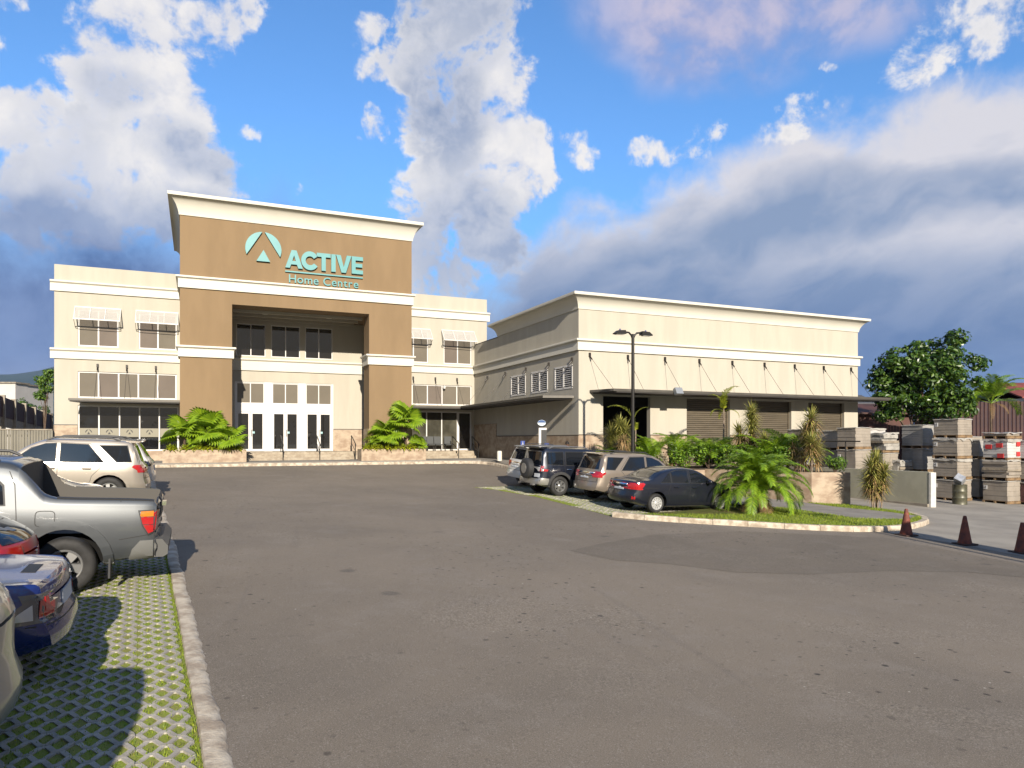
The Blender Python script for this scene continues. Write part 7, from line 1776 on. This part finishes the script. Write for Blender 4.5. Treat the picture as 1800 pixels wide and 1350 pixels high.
for px, py, d, l in ((919, 775, 37.3, 'small blue wheelchair sign left of the white totem'), (961, 779, 34.4, 'small blue sign at the foot of the white totem')):
    x, y = at(px, d); zg = pz(x, y) if x > 15.4 else G(x, y); zt2 = ptd(px, py, d).z
    t = thing('parking_sign', (x, y, zg), l, 'sign', None, R(-25))
    m_ = MB(); m_.tube([(0, 0, 0), (0, 0, zt2 - zg)], .022, 8); m_.build('post', M_steel, t, 40, True)
    h_ = zt2 - zg; m_ = MB(); m_.box(-.11, .11, -.035, -.023, h_ - .36, h_); m_.build('plate', mat('parking_blue', (.012, .05, .30), .4), t, None, True)
    m_ = MB(); m_.prism(ring_poly(.0, h_ - .2, .045, .06, 150, 390, 1)[0], -.04, -.036, 'y') if False else m_.box(-.02, .02, -.041, -.036, h_ - .17, h_ - .08)
    for pp_ in ring_poly(.0, h_ - .22, .045, .062, 110, 400, 12): m_.prism(pp_, -.041, -.036, 'y')
    m_.box(-.02, .06, -.041, -.036, h_ - .19, h_ - .17); m_.lathe([(.001, -.002), (.018, -.002), (.018, .002), (.001, .002)], 10, Matrix.Translation((0, -.0385, h_ - .05)) @ Matrix.Rotation(R(90), 4, 'X'))
    m_.build('wheelchair_symbol', M_tape, t, None, True)
bx, by = at(878, 40.5); m_ = MB(); zg = PZ - .02; m_.lathe([(.14, zg), (.14, zg + .5), (.12, zg + .56), (.001, zg + .57)], 16, Matrix.Translation((bx, by, 0)))
whole('bollard', m_, M_trim, (bx, by, zg), 'short cream bollard by the foot of the shaded side wall', 'bollard', None, 40)

# ------------------------------------------------------------------ people
M_skin = mat('brown_skin', (.13, .065, .04), .55); M_hair = mat('black_hair', (.008, .007, .006), .8)
M_tee = mat('white_tshirt', (.62, .62, .62), .9, bump=.2, bscale=20); M_jean = mat('dark_trousers', (.03, .035, .05), .9); M_tan = mat('tan_shirt', (.20, .12, .07), .9)
def skin_mesh(name, verts, edges, radii, m_, parent, lvl=2, root=0):
    me = bpy.data.meshes.new(name); me.from_pydata(verts, edges, [])
    o = bpy.data.objects.new(name, me); COL.objects.link(o)
    md = o.modifiers.new('s', 'SKIN'); md.use_smooth_shade = True
    for i, r_ in enumerate(radii):
        sv = me.skin_vertices[0].data[i]; sv.radius = r_ if isinstance(r_, tuple) else (r_, r_); sv.use_root = (i == root)
    sd = o.modifiers.new('u', 'SUBSURF'); sd.levels = lvl; sd.render_levels = lvl
    bpy.context.view_layer.update()
    m2 = bpy.data.meshes.new_from_object(o.evaluated_get(bpy.context.evaluated_depsgraph_get()))
    o.modifiers.clear(); o.data = m2; m2.name = name; m2.materials.clear(); m2.materials.append(m_); m2.polygons.foreach_set('use_smooth', [True] * len(m2.polygons))
    o.parent = parent; return o
def person(x, y, z, rz, shirt, trousers, label, h=1.74):
    t = thing('person', (x, y, z), label, 'person', None, rz); s = h / 1.74
    V = [(0, 0, .94), (0, 0, 1.12), (0, -.01, 1.32), (0, 0, 1.45), (0, .01, 1.53), (0, .015, 1.60), (0, .02, 1.68),
         (.10, 0, .88), (.105, .01, .50), (.11, -.01, .09), (.115, .12, .04), (-.10, 0, .88), (-.105, .03, .50), (-.11, .02, .09), (-.115, .15, .04),
         (.17, 0, 1.42), (.23, -.01, 1.15), (.25, .08, .90), (.25, .12, .83), (-.17, 0, 1.42), (-.23, -.01, 1.15), (-.25, .08, .90), (-.25, .12, .83)]
    E_ = [(0, 1), (1, 2), (2, 3), (3, 4), (4, 5), (5, 6), (0, 7), (7, 8), (8, 9), (9, 10), (0, 11), (11, 12), (12, 13), (13, 14), (3, 15), (15, 16), (16, 17), (17, 18), (3, 19), (19, 20), (20, 21), (21, 22)]
    rad = [(.15, .11), (.14, .10), (.16, .11), (.12, .09), .055, (.075, .09), (.06, .075), .085, .06, .04, .04, .085, .06, .04, .04, .055, .042, .032, .03, .055, .042, .032, .03]
    hands = [(18, .25, 1), (22, -.25, -1)]
    for wi, hx, sd in hands:   # palm with four fingers and a thumb
        for k in range(4):
            b = len(V); fx = hx + sd * (-.03 + .02 * k) * 1.0; ln = (.07, .08, .075, .06)[k]
            V += [(fx, .145, .79), (fx, .165, .79 - ln * .5), (fx, .155, .79 - ln)]; rad += [.012, .010, .008]; E_ += [(wi, b), (b, b + 1), (b + 1, b + 2)]
        b = len(V); V += [(hx - sd * .05, .15, .81), (hx - sd * .06, .17, .77)]; rad += [.012, .009]; E_ += [(wi, b), (b, b + 1)]
    skin_mesh('body', [tuple(c * s for c in v_) for v_ in V], E_, [tuple(q * s for q in r_) if isinstance(r_, tuple) else r_ * s for r_ in rad], M_skin, t)
    vi = [0, 1, 2, 3, 15, 16, 19, 20]; mp = {a: i for i, a in enumerate(vi)}
    Vs = [list(V[i]) for i in vi]; Vs[5] = [.215, 0, 1.2]; Vs[7] = [-.215, 0, 1.2]
    Es = [(mp[a], mp[b]) for a, b in E_ if a in mp and b in mp]
    skin_mesh('shirt', [tuple(c * s for c in v_) for v_ in Vs], Es, [(.175, .13), (.165, .12), (.185, .13), (.14, .10), .075, .062, .075, .062], shirt, t)
    vi = [0, 7, 8, 9, 11, 12, 13]; mp = {a: i for i, a in enumerate(vi)}
    skin_mesh('trousers', [tuple(c * s for c in V[i]) for i in vi], [(mp[a], mp[b]) for a, b in E_ if a in mp and b in mp], [(.165, .12), .10, .078, .06, .10, .078, .06], trousers, t)
    m_ = MB(); m_.lathe([(math.sin(R(18 * i)) * 1.0, math.cos(R(18 * i))) for i in range(7)], 16, Matrix.Translation((0, 0, 1.645 * s)) @ Matrix.Diagonal((.088, .102, .105, 1))); m_.build('hair', M_hair, t, 60, True)
    m_ = MB()
    for sd in (-1, 1): m_.lathe([(math.sin(R(30 * i)), math.cos(R(30 * i))) for i in range(7)], 8, Matrix.Translation((sd * .03 * s, .10 * s, 1.63 * s)) @ Matrix.Diagonal((.012, .01, .008, 1)))
    m_.build('eyes', M_black, t, 60, True)
    m_ = MB(); m_.add([(-.014, .10, 1.59), (.014, .10, 1.59), (0, .132, 1.595), (0, .104, 1.64)], [(0, 1, 2), (0, 2, 3), (1, 3, 2), (0, 3, 1)]); m_.box(-.022, .022, .098, .106, 1.555, 1.562); m_.build('nose_and_mouth', M_skin, t, 60, True)
    return t
x, y = at(1181, 33.6); person(x, y, 1.03, R(190), M_tee, M_jean, 'person in a white t-shirt standing behind the shrubs by the open doorway', 1.72)
x, y = at(997, 33.6); zg = pz(x, y) if x > 15.4 else G(x, y); person(x, y, zg, R(150), M_tan, M_jean, 'dark haired person whose head shows above the dark navy suv', max(1.45, min(1.8, ptd(997, 776, 33.6).z - zg)))
